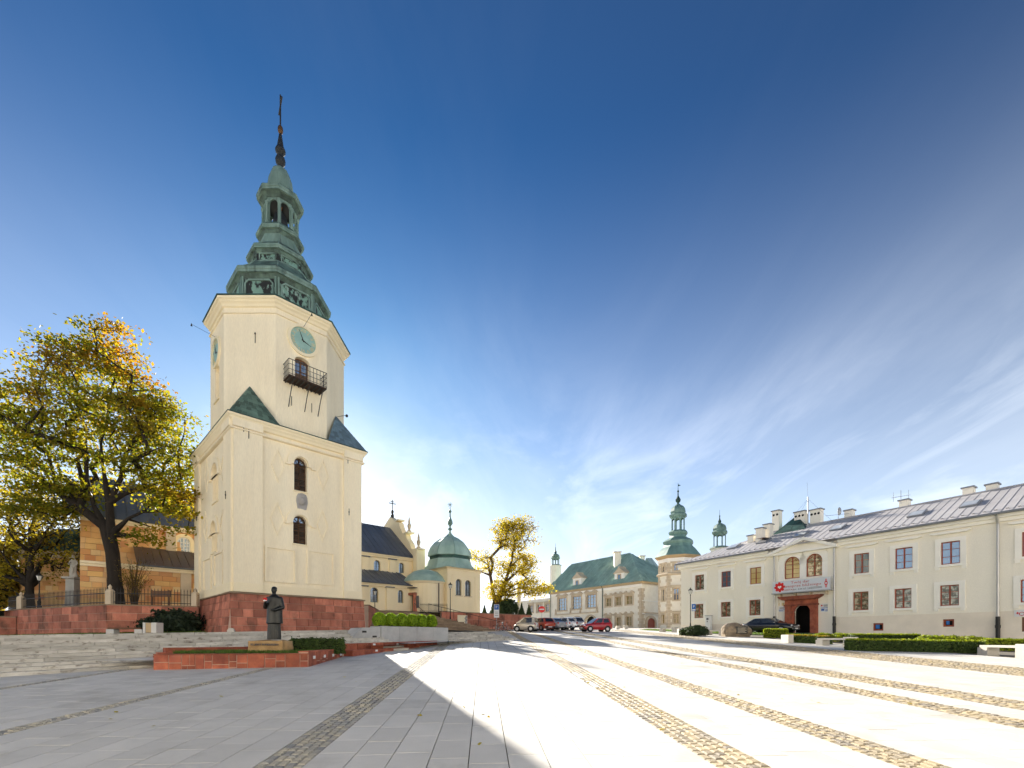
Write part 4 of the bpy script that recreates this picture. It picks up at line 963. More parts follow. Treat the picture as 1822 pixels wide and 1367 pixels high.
for k in range(8):
    rb.tube([dring(a * 1.005, z)[k] for a, z in ((2.6, 12.05), (2.52, 12.5), (2.28, 13.1), (1.8, 13.75), (1.18, 14.25), (.55, 14.6), (.22, 14.95))], .035, 5)
rb.build('dome_ribs', 'copper_bright', chap)
f3 = Vector((dc.x, dc.y, 15.1))
MB().lathe(f3, [(.1, 0), (.1, .3), (.3, .5), (.1, .7), (.12, .9), (.34, 1.2), (.3, 1.5), (.1, 2.0), (.08, 2.5), (.2, 2.75), (.05, 3.0), (.03, 3.9)], 10).tube([f3 + Vector((-.3, 0, 3.6)), f3 + Vector((.3, 0, 3.6))], .03, 5).tube([f3 + Vector((-.22, 0, 3.38)), f3 + Vector((.22, 0, 3.82))], .025, 5).tube([f3 + Vector((-.22, 0, 3.82)), f3 + Vector((.22, 0, 3.38))], .025, 5).build('finial', 'copper_bright', chap)
# rounded entrance
ac = at(757, 1085, 57.2).xy; ar_ = 2.45; za_ = 8.45; NSG = 20
def apt(k, r=ar_): q_ = math.pi * (1.0 + .06 - .0) + R(-20) + R(230) * k / NSG; return Vector((ac.x + r * math.cos(q_), ac.y + r * math.sin(q_)))
mb = MB()
dk = (4, 7)
for k in range(NSG):
    a, b = apt(k), apt(k + 1); z0 = 7.0 if dk[0] <= k < dk[1] else 3
    mb.poly([(a.x, a.y, z0), (b.x, b.y, z0), (b.x, b.y, za_), (a.x, a.y, za_)])
mb.build('porch_wall', 'stucco_yellow', chap, smooth=True, fix=False)
MB().loft([[(apt(k, r).x, apt(k, r).y, z) for k in range(NSG + 1)] for r, z in ((ar_, za_ - .25), (ar_ + .08, za_ - .2), (ar_ + .22, za_), (ar_ + .22, za_ + .04))], cap=False).build('porch_cornice', 'stucco_pale', chap, fix=False)
MB().loft([[(apt(k, r).x, apt(k, r).y, z) for k in range(NSG + 1)] for r, z in ((ar_ + .28, za_ + .05), (ar_ * .9, za_ + .75), (ar_ * .6, za_ + 1.35), (ar_ * .25, za_ + 1.6), (.05, za_ + 1.65))], cap=False).build('porch_roof', 'copper_pale', chap, fix=False)
pa, pb = apt(dk[0]), apt(dk[1]); FD = Fr(pa, pb - pa, (pa + pb) / 2 - ac); dl = (pb - pa).length
pt = MB().box(FD, -.22, .05, -.2, .25, 4.6, 6.797).box(FD, dl - .05, dl + .22, -.2, .25, 4.6, 6.797).box(FD, -.22, dl + .22, -.2, .25, 6.8, 7.1).build('portal', 'sandstone_red', chap)
MB().box(FD, .05, dl - .05, -.8, -.3, 4.6, 6.85).build('doorway', 'dark_inside', pt)
MB().box(FD, -.35, dl + .4, .0, .55, 7.6, 7.68).build('canopy', 'roof_brown', pt)
MB().box(FD, -.75, -.35, .06, .12, 5.3, 6.7).build('notice_board', 'glass_blue', chap); MB().box(FD, dl + .35, dl + .75, .1, .16, 5.3, 6.7).build('notice_board', 'ink_grey', chap)
MB().tube([(apt(13).x, apt(13).y - .1, 4.6), (apt(13).x, apt(13).y - .1, za_)], .07, 6).build('drainpipe', 'roof_brown', chap)

# ---------------------------------------------------------------- brown steps and red walls of the church hill
BS = Vector((-1.2, 52.9)); BD = Vector((.766, .643)); BNn = Vector((-.643, .766))
bst = thing('church_steps', 'wide flight of brown stone steps leading up to the domed chapel', 'stairs', (-8, 49, 2.6))
for i in range(14):
    mb = MB(); t = -16.5; end = -i * .62
    while t < end:
        ln = random.uniform(1.3, 2.2); a, b = t + .008, min(t + ln - .008, end); t += ln
        if b - a < .1: continue
        z = 2.66 + .15 * i; pts = []
        for zz_ in (z - .4, z):
            for (tt, qq) in ((a, i * .31), (b, i * .31), (b, i * .31 + .6), (a, i * .31 + .6)):
                p = BS + BD * tt + BNn * qq; pts.append((p.x, p.y, zz_))
        mb.box8(pts)
    mb.build('step', 'steps_brown', bst)
def red_wall(name, label, pts, z0, z1, lens, nc, mt='sandstone_red', cap=.08):
    w_ = thing(name, label, 'wall', (pts[0][0], pts[0][1], z0))
    for a, b in zip(pts[:-1], pts[1:]):
        a, b = Vector(a), Vector(b); d = b - a; f = Fr(a, d, (d.y, -d.x)); ln = d.length
        MB().box(f, 0, ln, -.4, -.02, z0, z1).build('wall_core', 'mortar', w_)
        ashlar(f, w_, 0, ln, [z0 + (z1 - z0) * k / nc for k in range(nc + 1)], lens, mt, v0=-.1, v1=.02, gap=.024)
        if cap: MB().box(f, -.03, ln + .03, -.45, .08, z1, z1 + cap).build('coping', 'steps_brown', w_)
    return w_
red_wall('retaining_wall', 'red sandstone retaining wall with iron fence left of the tower', [(-43, 40.0), (-39.3, 37.6), (-27.8, 32.4), (-22.9, 34.4)], 1.9, 4.0, (.9, 1.5), 4)
red_wall('retaining_wall', 'red sandstone wall with handrail right of the brown steps', [(-7.9, 53.0), (2.47, 61)], 2.4, 4.75, (.9, 1.7), 3)
red_wall('retaining_wall', 'short red wall stub where the tower base meets the brown steps', [(-12.9, 42.5), (-14.2, 50.2)], 2.3, 4.7, (.8, 1.3), 4)
red_wall('retaining_wall', 'red stone cheek wall of the stair at the far left edge', [(-45, 38), (-41.0, 36.6), (-39.6, 37.7)], 1.7, 3.4, (1.2, 2.0), 2)
# ---------------------------------------------------------------- palace at the back of the square
PC = at(1141.5, 1117, 95).xy; pd = Vector((-16.3, 23.5)).normalized(); pn = Vector((-pd.y, pd.x)); pn = pn if pn.y < 0 else -pn
palace = thing('bishop_palace', 'long pale palace with steep green copper roof and slender corner turrets', 'palace', (PC.x - 4, PC.y + 10, 4.1))
FP = Fr(PC, pd, pn)
zE = FP.uv(1100, 1039.5)[1]; zG = 3.6; PL_ = FP.uv(980, 1050)[0]; PL2 = FP.uv(968, 1060)[0]
win = []
for (x0, x1, y0, y1, nx, ny) in ((993, 1008, 1064, 1086.5, 3, 4), (1018, 1034, 1061, 1084, 3, 4), (1043.5, 1060.5, 1058, 1081.5, 3, 4),
        (1077.5, 1088, 1064.5, 1079, 2, 2), (1095, 1105.5, 1062, 1077.5, 2, 2), (1113.5, 1125.5, 1060, 1075.5, 2, 2),
        (1078, 1087, 1099, 1115, 2, 2), (1095.5, 1105, 1098.5, 1115, 2, 2), (1113.5, 1124.5, 1097, 1114, 2, 2)):
    win.append((FP.rect(x0, x1, y0, y1), nx, ny, 'glass_amber' if nx == 2 else 'glass'))
arches = [FP.rect(992, 1008, 1100, 1120), FP.rect(1018.5, 1035.5, 1098.5, 1120), FP.rect(1041.5, 1060, 1096.5, 1120)]
arches = [a[:2] + (zG, a[3], (a[1] - a[0]) * .42) for a in arches]
pdoor = FP.rect(1150, 1164, 1100.5, 1117)
mb = MB(); facade(mb, FP, 0, PL_, zG, zE, [h for h, *_ in win] + arches, 0, .5)
FH = Fr(PC, Vector((-pn.x, -pn.y)), Vector((-pd.x, -pd.y)))
facade(mb, FH, 0, 16, zG, zE); mb.build('wall', 'palace_wall', palace, fix=False)
for h, nx, ny, gm in win:
    q = window(FP, palace, h, -.3, 'wood_ochre', gm, nx, ny, .12, .06)
    MB().ring(FP, outline(h[0] - .3, h[1] + .3, h[2] - .25, h[3] + .35), outline(h[0], h[1], h[2], h[3]), -.05, .12).box(FP, h[0] - .55, h[1] + .55, 0, .35, h[3] + .42, h[3] + .62).prism(FP, [(h[0] - .5, h[3] + .64), ((h[0] + h[1]) / 2 - .4, h[3] + .75), (h[0] + .2, h[3] + 1.05), (h[0] - .1, h[3] + .95)], 0, .25).prism(FP, [(h[1] + .5, h[3] + .64), ((h[0] + h[1]) / 2 + .4, h[3] + .75), (h[1] - .2, h[3] + 1.05), (h[1] + .1, h[3] + .95)], 0, .25).build('window_surround', 'stone_trim', q)
for a in arches:
    MB().poly([FP.P(u, -2.5, w_) for u, w_ in outline(a[0] - .8, a[1] + .8, a[2], a[3] + .3)]).build('arcade_back', 'dark_inside', palace, fix=False)
    o_ = outline(a[0] - .35, a[1] + .35, a[2], a[3] + .35, a[4] + .35); MB().ring(FP, o_, outline(*a), -.05, .15).build('arch_ring', 'stone_trim', palace)
m0, m1 = arches[2][0], arches[0][1]
MB().box(FP, m0 - .8, m1 + .8, 0, .3, arches[1][3] + .8, arches[1][3] + 1.0).build('string_course', 'stone_trim', palace)
for u in (m0 - .5, (m0 + m1) / 2 - 1.7, (m0 + m1) / 2 + 1.7, m1 + .5): MB().lathe(FP.P(u, .2, arches[1][3] + 1.0), [(.2, 0), (.2, .3), (.1, .4), (.18, .8), (.04, 1.4)], 6).build('finial', 'stone_trim', palace)
# eaves band and frieze
MB().box(FP, -.1, PL_, 0, .12, zE - 1.0, zE - .5).build('frieze', 'stucco_white', palace); MB().box(FP, -.3, PL_, 0, .4, zE - .45, zE).build('eaves_cornice', 'wood_ochre', palace)
MB().box(FH, 0, 16, 0, .4, zE - .45, zE - .003).build('eaves_cornice', 'wood_ochre', palace)
qn = MB()
for k in range(int((zE - 1 - zG) / .6)):
    l_ = .9 if k % 2 else .6; qn.box(FP, -.05, l_, -.02, .07, zG + k * .6 + .02, zG + k * .6 + .58).box(FH, -.07, l_ + .01, -.02, .065, zG + k * .6 + .02, zG + k * .6 + .58)
qn.build('quoins', 'stone_trim', palace, kind='stuff')
for px in (980, 1073): u = FP.uv(px, 1060)[0]; MB().tube([FP.P(u, .2, zG), FP.P(u, .2, zE - .6), FP.P(u, .5, zE - .1)], .09, 6).build('drainpipe', 'copper_dark', palace)
u = FH.uv(1158, 1060)[0]; MB().box(FH, 0, 8, 0, .12, zE - 4.0, zE - 3.85).box(FH, 0, 8, 0, .3, zE - 6.6, zE - 6.4).build('ledge', 'stucco_white', palace)
# great roof: four slopes of ribbed copper
DEP = 16
pu = lambda u, v, w_: FP.P(u, v, w_)
ur_, rz = FP.uv(1121, 984, -DEP / 2)
A0, A1, B0, B1 = pu(-.6, .6, zE), pu(PL2, .6, zE), pu(-.6, -DEP - .6, zE), pu(PL2, -DEP - .6, zE); R0, R1 = pu(ur_, -DEP / 2, rz), pu(PL2 - 1.5, -DEP / 2, rz)
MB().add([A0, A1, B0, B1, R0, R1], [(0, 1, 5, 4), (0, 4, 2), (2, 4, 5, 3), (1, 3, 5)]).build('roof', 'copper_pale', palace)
sm = MB()
for k in range(80):
    f = (k + .5) / 80; p = A0.lerp(A1, f); u = -.6 + (PL2 + .6) * f
    tt = 1.0
    if u < ur_: tt = max(.02, (u + .6) / (ur_ + .6))
    if u > PL2 - 1.5: tt = max(.02, (PL2 - u) / 1.5)
    q_ = pu(u, .6 - (DEP / 2 + .6) * tt, zE + (rz - zE) * tt); sm.tube([p + Vector((0, 0, .05)), q_ + Vector((0, 0, .05))], .07, 4, False)
for k in range(24):
    f = (k + .5) / 24; p = A0.lerp(B0, f); tt = 1 - abs(2 * f - 1); v = .6 - (DEP + 1.2) * f; q_ = pu(-.6 + (ur_ + .6) * tt, v, zE + (rz - zE) * tt); sm.tube([p + Vector((0, 0, .05)), q_ + Vector((0, 0, .05))], .07, 4, False)
sm.build('roof_seams', 'copper_pale', palace, kind='stuff')
for (x0, x1, y0, y1) in ((1019.5, 1034.5, 1029, 1045.5), (1093.5, 1110.5, 1020, 1035.5)):
    a, b, c, d = FP.rect(x0, x1, y0, y1, -.6); dm = MB().box(FP, a, b, -4, -.6, c, d).build('dormer', 'stucco_white', palace)
    MB().prism(FP, [(a - .35, d), (b + .35, d), ((a + b) / 2 + .3, d + 1.0), ((a + b) / 2, d + 1.5), ((a + b) / 2 - .3, d + 1.0)], -2.5, -.4).build('pediment', 'stone_trim', dm)
    m = (a + b) / 2; MB().box(FP, m - .35, m + .35, -.6, -.56, c + .5, c + 1.5).build('pane', 'glass_blue', dm); MB().ring(FP, outline(m - .5, m + .5, c + .35, c + 1.65), outline(m - .35, m + .35, c + .5, c + 1.5), -.6, -.5).build('window_frame', 'wood_ochre', dm)
for px, Y, y0, y1, w_ in ((1098, 107, 984, 989, 11), (1142, 114, 991, 1000, 8)):
    a = at(px, y1 + 8, Y); t = EYE + (HY - y0) / FPX * Y; hw_ = w_ / 2 / FPX * Y; t -= 0; c_ = MB().cube(a.x - hw_, a.x + hw_, Y - .7, Y + .7, a.z - 3, t).build('chimney', 'palace_wall', palace); MB().cube(a.x - hw_ - .15, a.x + hw_ + .15, Y - .85, Y + .85, t, t + .2).build('chimney_cap', 'stone_trim', c_)
# rear roof seen over the hip
b0 = at(1165, 1040, 118); MB().add([at(1128, 1040, 112), at(1180, 1040, 112), at(1150, 993, 116), at(1160, 993, 122), at(1200, 1045, 128)], [(0, 1, 2), (1, 4, 3, 2)]).build('rear_roof', 'copper_pale', palace, fix=False)
# low wing on the left
FW = Fr(FP.P(PL_, 0, 0).xy, pd, pn); zw = FW.uv(960, 1066)[1]
hw2 = [FW.rect(x0, x1, y0, y1) for (x0, x1, y0, y1) in ((941, 948, 1077, 1090), (954.5, 963, 1076, 1089.5), (969, 976.5, 1074.5, 1088.5))]
hw2 = [(a + 0, b, c, d) for a, b, c, d in hw2]
mb = MB(); facade(mb, FW, .02, 16, zG, zw, hw2, -.15, .35); mb.build('wing_wall', 'palace_wall', palace, fix=False)
for h in hw2:
    q = window(FW, palace, h, -.45, 'wood_ochre', 'glass', 2, 3, .12, .06); MB().ring(FW, outline(h[0] - .3, h[1] + .3, h[2] - .25, h[3] + .3), outline(*h), -.2, 0).box(FW, h[0] - .5, h[1] + .5, -.15, .2, h[3] + .4, h[3] + .6).build('window_surround', 'stone_trim', q)
# small door with stone portal at the right end
a, b, c, d = FH.rect(1150.5, 1164, 1100, 1117); dd = outline(a, b, zG + .3, d, (b - a) * .42)
dq = MB().prism(FH, dd, -.02, .1).build('door', 'wood_red', palace); MB().ring(FH, outline(a - .5, b + .5, zG + .3, d + .5, (b - a) * .42 + .45), dd, -.02, .3).box(FH, a - .9, b + .9, 0, .5, d + .9, d + 1.15).build('portal', 'stone_trim', dq)
# corner turrets
def turret(px, Y, ap, zb, zc_, name, full=True, k=1.0, six=8):
    c = at(px, HY, Y)
    def ring(a, z): return octo(c.x, c.y, a * k, z, R(20), six)
    def part(prof, nm, mt, par=palace): return MB().loft([ring(a, z) for a, z in prof]).build(nm, mt, par)
    return c, ring, part
c, ring, part = turret(1206.5, 86, 0, 0, 0, '')
zz1 = EYE + (HY - 988) / FPX * 83; base = ring(3.25, 0)
tb = [Vector(p[:2]) for p in base]; s_ = (zz1 - zG)
mbw = MB(); wins = []
for k in range(8):
    a, b = tb[k], tb[(k + 1) % 8]; f = Fr(a, b - a, (a + b) / 2 - c.xy); ln = (b - a).length; hs = []
    m = ln / 2
    if f.n.y < -.3 and f.n.x < .9:
        for (y0, y1) in ((1005, 1015.5), (1047, 1068), (1093, 1109)):
            z0 = EYE + (HY - y1) / FPX * 83.2; z1 = EYE + (HY - y0) / FPX * 83.2; hs.append((m - .45, m + .45, z0, z1)); wins.append((f, hs[-1]))
    facade(mbw, f, 0, ln, zG, zz1, hs, 0, .3)
mbw.build('turret_wall', 'palace_wall', palace, fix=False)
for f, h in wins:
    q = window(f, palace, h, -.28, 'wood_ochre', 'glass_amber' if h[2] < 8 else 'glass', 2, 2, .1, .05); MB().ring(f, outline(h[0] - .25, h[1] + .25, h[2] - .2, h[3] + .25), outline(*h), -.03, .1).box(f, h[0] - .5, h[1] + .5, 0, .3, h[3] + .35, h[3] + .55).build('window_surround', 'stone_trim', q)
qn = MB()
for k in range(8):
    a, b = tb[k], tb[(k + 1) % 8]; f = Fr(a, b - a, (a + b) / 2 - c.xy); ln = (b - a).length
    for j in range(int((zz1 - zG) / .55) - 2):
        l_ = .62 if j % 2 else .4; qn.box(f, -.03, l_, -.02, .06, zG + j * .55 + .02, zG + j * .55 + .53).box(f, ln - l_, ln + .03, -.02, .065, zG + j * .55 + .02, zG + j * .55 + .53)
qn.build('quoins', 'stone_trim', palace, kind='stuff')
zs = EYE + (HY - 1023) / FPX * 83
part([(3.25, zs), (3.6, zs + .15), (3.6, zs + .35), (3.3, zs + .5)], 'string_course', 'stone_trim'); part([(3.28, zz1 - 1.1), (3.34, zz1 - 1.05), (3.34, zz1 - .5), (3.3, zz1 - .45)], 'frieze', 'stucco_white')
part([(3.3, zz1 - .4), (3.8, zz1 - .1), (3.85, zz1 + .05)], 'eaves_cornice', 'wood_ochre')
def Z(y): return EYE + (HY - y) / FPX * 86
part([(3.95, zz1 + .05), (3.1, Z(981)), (2.55, Z(975)), (2.35, Z(970)), (2.5, Z(968)), (2.55, Z(965)), (2.2, Z(962)), (1.5, Z(958)), (1.35, Z(953)), (1.55, Z(951)), (1.6, Z(948)), (1.3, Z(945))], 'helm', 'copper_bright')
def lantern(ring, part, c, z0, z1, a, palette='copper_bright', par=palace):
    v = [Vector(p[:2]) for p in ring(a, 0)]; ar = MB(); n = len(v)
    for k in range(n):
        p, q = v[k], v[(k + 1) % n]; f = Fr(p, q - p, (p + q) / 2 - c.xy); ln = (q - p).length; facade(ar, f, 0, ln, z0, z1, [(.13, ln - .13, z0 + .02, z1 - .25, (ln - .26) / 2)], 0, .12)
    ar.build('lantern', palette, par, fix=False)
lantern(ring, part, c, Z(945), Z(921), 1.12)
part([(1.2, Z(922)), (1.45, Z(920)), (1.5, Z(917)), (1.2, Z(915)), (1.28, Z(911)), (1.2, Z(906)), (.9, Z(902)), (.5, Z(899.5)), (.25, Z(897))], 'cupola', 'copper_bright')
MB().lathe((c.x, c.y, Z(898)), [(.2, 0), (.2, .3), (.45, .6), (.48, .9), (.25, 1.3), (.12, 1.6), (.09, 2.2), (.2, 2.4), (.05, 2.7), (.03, 3.9)], 8).prism(Fr(c.xy, (1, 0), (0, 1)), [(.0, Z(898) + 3.3), (.5, Z(898) + 3.5), (.0, Z(898) + 3.7)], -.02, .02).build('finial', 'copper_dark', palace)
for (px, Y, yt, y_e, k) in ((1280.5, 100, 910, 975, 1.0), (988.5, 132, 975, 1006, .8)):
    c, ring, part = turret(px, Y, 0, 0, 0, '')
    Zf = lambda f: EYE + (HY - (y_e + (yt - y_e) * f)) / FPX * Y
    MB().loft([ring(1.75 * k, 4), ring(1.75 * k, Zf(-.02))]).build('turret_wall', 'palace_wall', palace)
    part([(2.0 * k, Zf(-.03)), (1.9 * k, Zf(.0)), (1.4 * k, Zf(.03))], 'helm', 'copper_light'); lantern(ring, part, c, Zf(.02), Zf(.38), 1.2 * k, 'copper_light')
    part([(1.25 * k, Zf(.36)), (1.5 * k, Zf(.40)), (1.5 * k, Zf(.43)), (1.25 * k, Zf(.46)), (1.32 * k, Zf(.52)), (1.1 * k, Zf(.60)), (.6 * k, Zf(.65)), (.25, Zf(.68))], 'cupola', 'copper_light')
    MB().lathe((c.x, c.y, Zf(.66)), [(.2, 0), (.32, .3), (.35, .5), (.15, .9), (.08, 1.4), (.15, 1.6), (.04, 1.9), (.025, 2.9)], 8).build('finial', 'copper_dark', palace)
# ---------------------------------------------------------------- long ivory building on the right
FQ = Fr((21.3, 59.5), (.542, -.841), (-.841, -.542))
curia = thing('curia_building', 'long two storey ivory building with red window frames and seamed zinc roof', 'building', (31, 48, 1.6))
zev = FQ.uv(1300, 990, .55)[1]; QL = 44; RVv = -5.6; zrg = FQ.uv(1600, 905, RVv)[1]; urg = FQ.uv(1372, 945, RVv)[0]; zb = .2
up = [(1237, 1253.3, 1024, 1051), (1283.7, 1301, 1017.3, 1045), (1334.6, 1355, 1009.8, 1039.5), (1519.8, 1547, 984.8, 1020.3), (1593, 1624.3, 974.3, 1011.6), (1674.5, 1708.9, 962.4, 1003), (1818.5, 1861, 944, 988)]
lo = [(1235.7, 1252, 1077, 1102.3), (1283, 1300.6, 1073, 1100), (1333.4, 1353.8, 1068.3, 1096.4), (1518, 1546, 1052.7, 1085.5), (1592, 1622.3, 1046.5, 1080.5), (1672.8, 1706.9, 1039, 1074.6), (1816, 1860, 1027, 1068)]
UP = [FQ.rect(*r) for r in up]; LO = [FQ.rect(*r) for r in lo]
wm_ = lambda L_: (sum(r[2] for r in L_) / len(L_), sum(r[3] for r in L_) / len(L_))
def lev(L_, f):   # true level rows: blend the measured heights towards their mean
    m = wm_(L_); return [(r[0], r[1], r[2] * f + m[0] * (1 - f), r[3] * f + m[1] * (1 - f)) for r in L_]
UP = lev(UP, .25); LO = lev(LO, .25)
BASE = [FQ.rect(1553.4, 1572, 1109, 1122.3), FQ.rect(1677.8, 1698, 1102, 1115.4), FQ.rect(1818, 1850, 1098, 1124)]
ARC = [FQ.rect(1396, 1423.6, 991, 1030), FQ.rect(1434.8, 1463.4, 985, 1025)]; mA = wm_(ARC); ARC = [(r[0], r[1], mA[0], mA[1], (r[1] - r[0]) / 2) for r in ARC]
bay0, bay1 = FQ.uv(1378, 1050)[0], FQ.uv(1483, 1050)[0]
gate = FQ.rect(1414, 1443.5, 1076, 1118); gate = (gate[0], gate[1], 1.7, gate[3], (gate[1] - gate[0]) / 2)
mb = MB(); facade(mb, FQ, 0, QL, zb, zev, UP + LO + BASE + ARC + [gate], 0, .22)
mb.poly([FQ.P(0, 0, zb), FQ.P(0, -11, zb), FQ.P(0, -11, zev), FQ.P(0, 0, zev)]); mb.build('wall', 'stucco_ivory', curia, fix=False)
gu = ['glass_lace', 'glass', 'glass_warm_reflex', 'glass', 'glass', 'glass', 'glass']; gl = ['glass_lace', 'glass_lace', 'glass_lace', 'glass_lace', 'glass_lace', 'glass_lace', 'glass']
for i, (h, gm, top) in enumerate([(h, g_, 1) for h, g_ in zip(UP, gu)] + [(h, g_, 0) for h, g_ in zip(LO, gl)]):
    q = window(FQ, curia, h, -.14, 'wood_red', gm, 2, 3, .075, .028, split=True); e = .36
    MB().ring(FQ, outline(h[0] - e, h[1] + e, h[2] - .1, h[3] + .3), outline(*h[:4]), -.02, .09).build('window_surround', 'stucco_white', q)
    MB().box(FQ, h[0] - e - .05, h[1] + e + .05, 0, .13, h[2] - .2, h[2] - .1).build('sill', 'stucco_white', q)
    for s in (h[0] - e, h[1] + e - .28): MB().box(FQ, s, s + .28, 0, .08, h[2] - .42, h[2] - .2).build('sill_block', 'stucco_white', q)
    if top: MB().prism(FQ, [(h[0] - e - .05, h[3] + .62), (h[1] + e + .05, h[3] + .62), (h[1] + e + .3, h[3] + .72), (h[1] + e + .3, h[3] + .8), (h[0] - e - .3, h[3] + .8), (h[0] - e - .3, h[3] + .72)], 0, .28).build('lintel', 'stucco_white', q)
for h in BASE[:2]:
    q = window(FQ, curia, h, -.16, 'wood_red', 'dark_inside', 1, 1, .13); MB().box(FQ, h[0] + .2, h[1] - .3, -.1, -.02, h[2] + .18, h[3] - .14).build('vent_flap', 'vent_blue', q)
window(FQ, curia, BASE[2], -.16, 'wood_brown', 'glass', 1, 1, .13)
for h, gm in zip(ARC, ('glass_warm_reflex', 'glass_lace')):
    q = window(FQ, curia, h, -.14, 'wood_red', gm, 2, 4, .09, .03)
    MB().ring(FQ, outline(h[0] - .62, h[1] + .62, h[3] - h[4] - .12, h[3] + .62, h[4] + .5, 16), outline(h[0] - .02, h[1] + .02, h[3] - h[4] - .12, h[3], h[4], 16), -.02, .09).build('window_surround', 'stucco_white', q)
    tr_ = MB(); m = (h[0] + h[1]) / 2; sp = h[3] - h[4]
    for a in (0, 1, 2): tr_.tube([FQ.P(m + h[4] * .48 * math.cos(x) + (a - 1) * h[4] * .45, -.06, sp + h[4] * .1 + h[4] * .42 * math.sin(x) + (.25 * h[4] if a == 1 else 0)) for x in [math.pi * j / 8 for j in range(9)]], .025, 4)
    tr_.build('tracery', 'wood_red', q)
for (a, b) in ((ARC[0][0] - .62, ARC[0][0]), (ARC[0][1], ARC[1][0]), (ARC[1][1], ARC[1][1] + .62)):
    MB().box(FQ, a, b, 0, .08, ARC[0][2] - .3, ARC[0][3] - ARC[0][4] - .12).build('pier', 'stucco_white', curia)
# projecting bay with pediment
fzp = zev + .15; ap_u, ap_w = FQ.uv(1429.4, 955, .6)
for s, a, b in ((0, bay0 - .1, bay0 + .45), (1, bay1 - .45, bay1 + .1)): MB().box(FQ, a, b, 0, .12, 1.0, fzp - .5).build('bay_pilaster', 'stucco_ivory', curia)
pz0 = FQ.uv(1379, 981, .6)[1]; pz1 = pz0
MB().prism(FQ, [(bay0 - .3, pz0 - .25), (bay1 + .3, pz0 - .25), (ap_u, ap_w - .35)], -3.0, .32).build('pediment', 'stucco_ivory', curia)
for a, b in (((bay0 - .5, pz0 - .18), (ap_u, ap_w)), ((bay1 + .5, pz0 - .18), (ap_u, ap_w))):
    MB().prism(FQ, [a, b, (b[0], b[1] - .32), (a[0], a[1] - .3)], -3.0, .62).build('raking_cornice', 'stucco_white', curia)
MB().box(FQ, bay0 - .45, bay1 + .45, 0, .5, pz0 - .45, pz0 - .25).build('pediment_ledge', 'stucco_white', curia)
# red stone portal with its black gateway
pr = FQ.rect(1399, 1456, 1058, 1118); pa, pb = pr[0], pr[1]; ptop = FQ.uv(1428, 1060, .3)[1]; sp = gate[3] - gate[4]
por = MB().box(FQ, pa, pa + .62, 0, .32, 1.6, ptop - 1.0).build('portal', 'planter_red', curia, label='red sandstone portal with arched black gateway')
MB().box(FQ, pb - .62, pb, 0, .32, 1.6, ptop - 1.0).build('portal_pier', 'planter_red', por)
MB().ring(FQ, outline(gate[0] - .38, gate[1] + .38, 1.6, gate[3] + .38, gate[4] + .38, 16), outline(gate[0], gate[1], 1.6, gate[3], gate[4], 16), -.1, .2).build('portal_arch', 'planter_red', por)
fa = MB(); facade(fa, FQ, pa + .62, pb - .62, 1.6, ptop - 1.0, [(gate[0] - .3, gate[1] + .3, 1.6, gate[3] + .3, gate[4] + .3)], .12, .12); fa.build('portal_spandrel', 'planter_red', por, fix=False)
MB().box(FQ, pa - .08, pb + .08, 0, .38, ptop - 1.0, ptop - .82).build('portal_architrave', 'planter_red', por); MB().box(FQ, pa, pb, 0, .3, ptop - .82, ptop - .38).build('portal_frieze', 'planter_red', por)
MB().prism(FQ, [(pa - .05, ptop - .38), (pb + .05, ptop - .38), (pb + .5, ptop - .1), (pb + .5, ptop), (pa - .5, ptop), (pa - .5, ptop - .1)], 0, .75).build('portal_cornice', 'planter_red', por)
MB().box(FQ, (gate[0] + gate[1]) / 2 - .16, (gate[0] + gate[1]) / 2 + .16, 0, .34, gate[3] - .06, gate[3] + .5).build('keystone', 'planter_red', por)
MB().poly([FQ.P(u, -1.8, w_) for u, w_ in outline(gate[0] - .6, gate[1] + .6, 1.4, gate[3] + .4)]).box(FQ, gate[0] - .6, gate[0] - .4, -1.8, -.22, 1.4, gate[3] + .3).box(FQ, gate[1] + .4, gate[1] + .6, -1.8, -.22, 1.4, gate[3] + .3).box(FQ, gate[0] - .6, gate[1] + .6, -1.8, -.22, gate[3] + .3, gate[3] + .5).build('gateway', 'dark_inside', por)
for k in range(4): MB().box(FQ, pa - .5 - .0 * k, pb + 2.4 - .45 * k, 0, 1.7 - .4 * k, 1.1 + .16 * k, 1.26 + .16 * k).build('door_step', 'steps_brown', por)
# plinth
plz = (FQ.uv(1265, 1111)[1], FQ.uv(1600, 1094.5)[1], FQ.uv(1822, 1082.5)[1])
def bandz(a, b, z): MB().box(FQ, a, b, 0, .05, zb, z).build('plinth', 'plinth_beige', curia); 
holes = sorted(BASE, key=lambda h: h[0])
mb = MB(); facade(mb, FQ, bay1 + .1, QL, zb, plz[1], BASE, .04, .06); mb.poly([FQ.P(bay1 + .1, 0, plz[1]), FQ.P(QL, 0, plz[1]), FQ.P(QL, .04, plz[1]), FQ.P(bay1 + .1, .04, plz[1])]); mb.build('plinth', 'plinth_beige', curia, fix=False)
MB().box(FQ, -.03, bay0 - .1, 0, .05, zb, plz[0]).build('plinth', 'plinth_beige', curia)
# eaves, gutter
for a, b in ((-.3, bay0 - .5), (bay1 + .5, QL)):
    MB().box(FQ, a, b, 0, .22, zev - .55, zev - .28).build('eaves_band', 'stucco_white', curia); MB().box(FQ, a, b, 0, .45, zev - .28, zev - .02).build('eaves_cornice', 'stucco_white', curia)
    MB().tube([FQ.P(a, .72, zev + .02), FQ.P(b, .72, zev + .02)], .1, 8).build('gutter', 'gutter', curia); MB().box(FQ, a, b, .46, .7, zev - .02, zev + .12).build('eaves_board', 'gutter', curia)
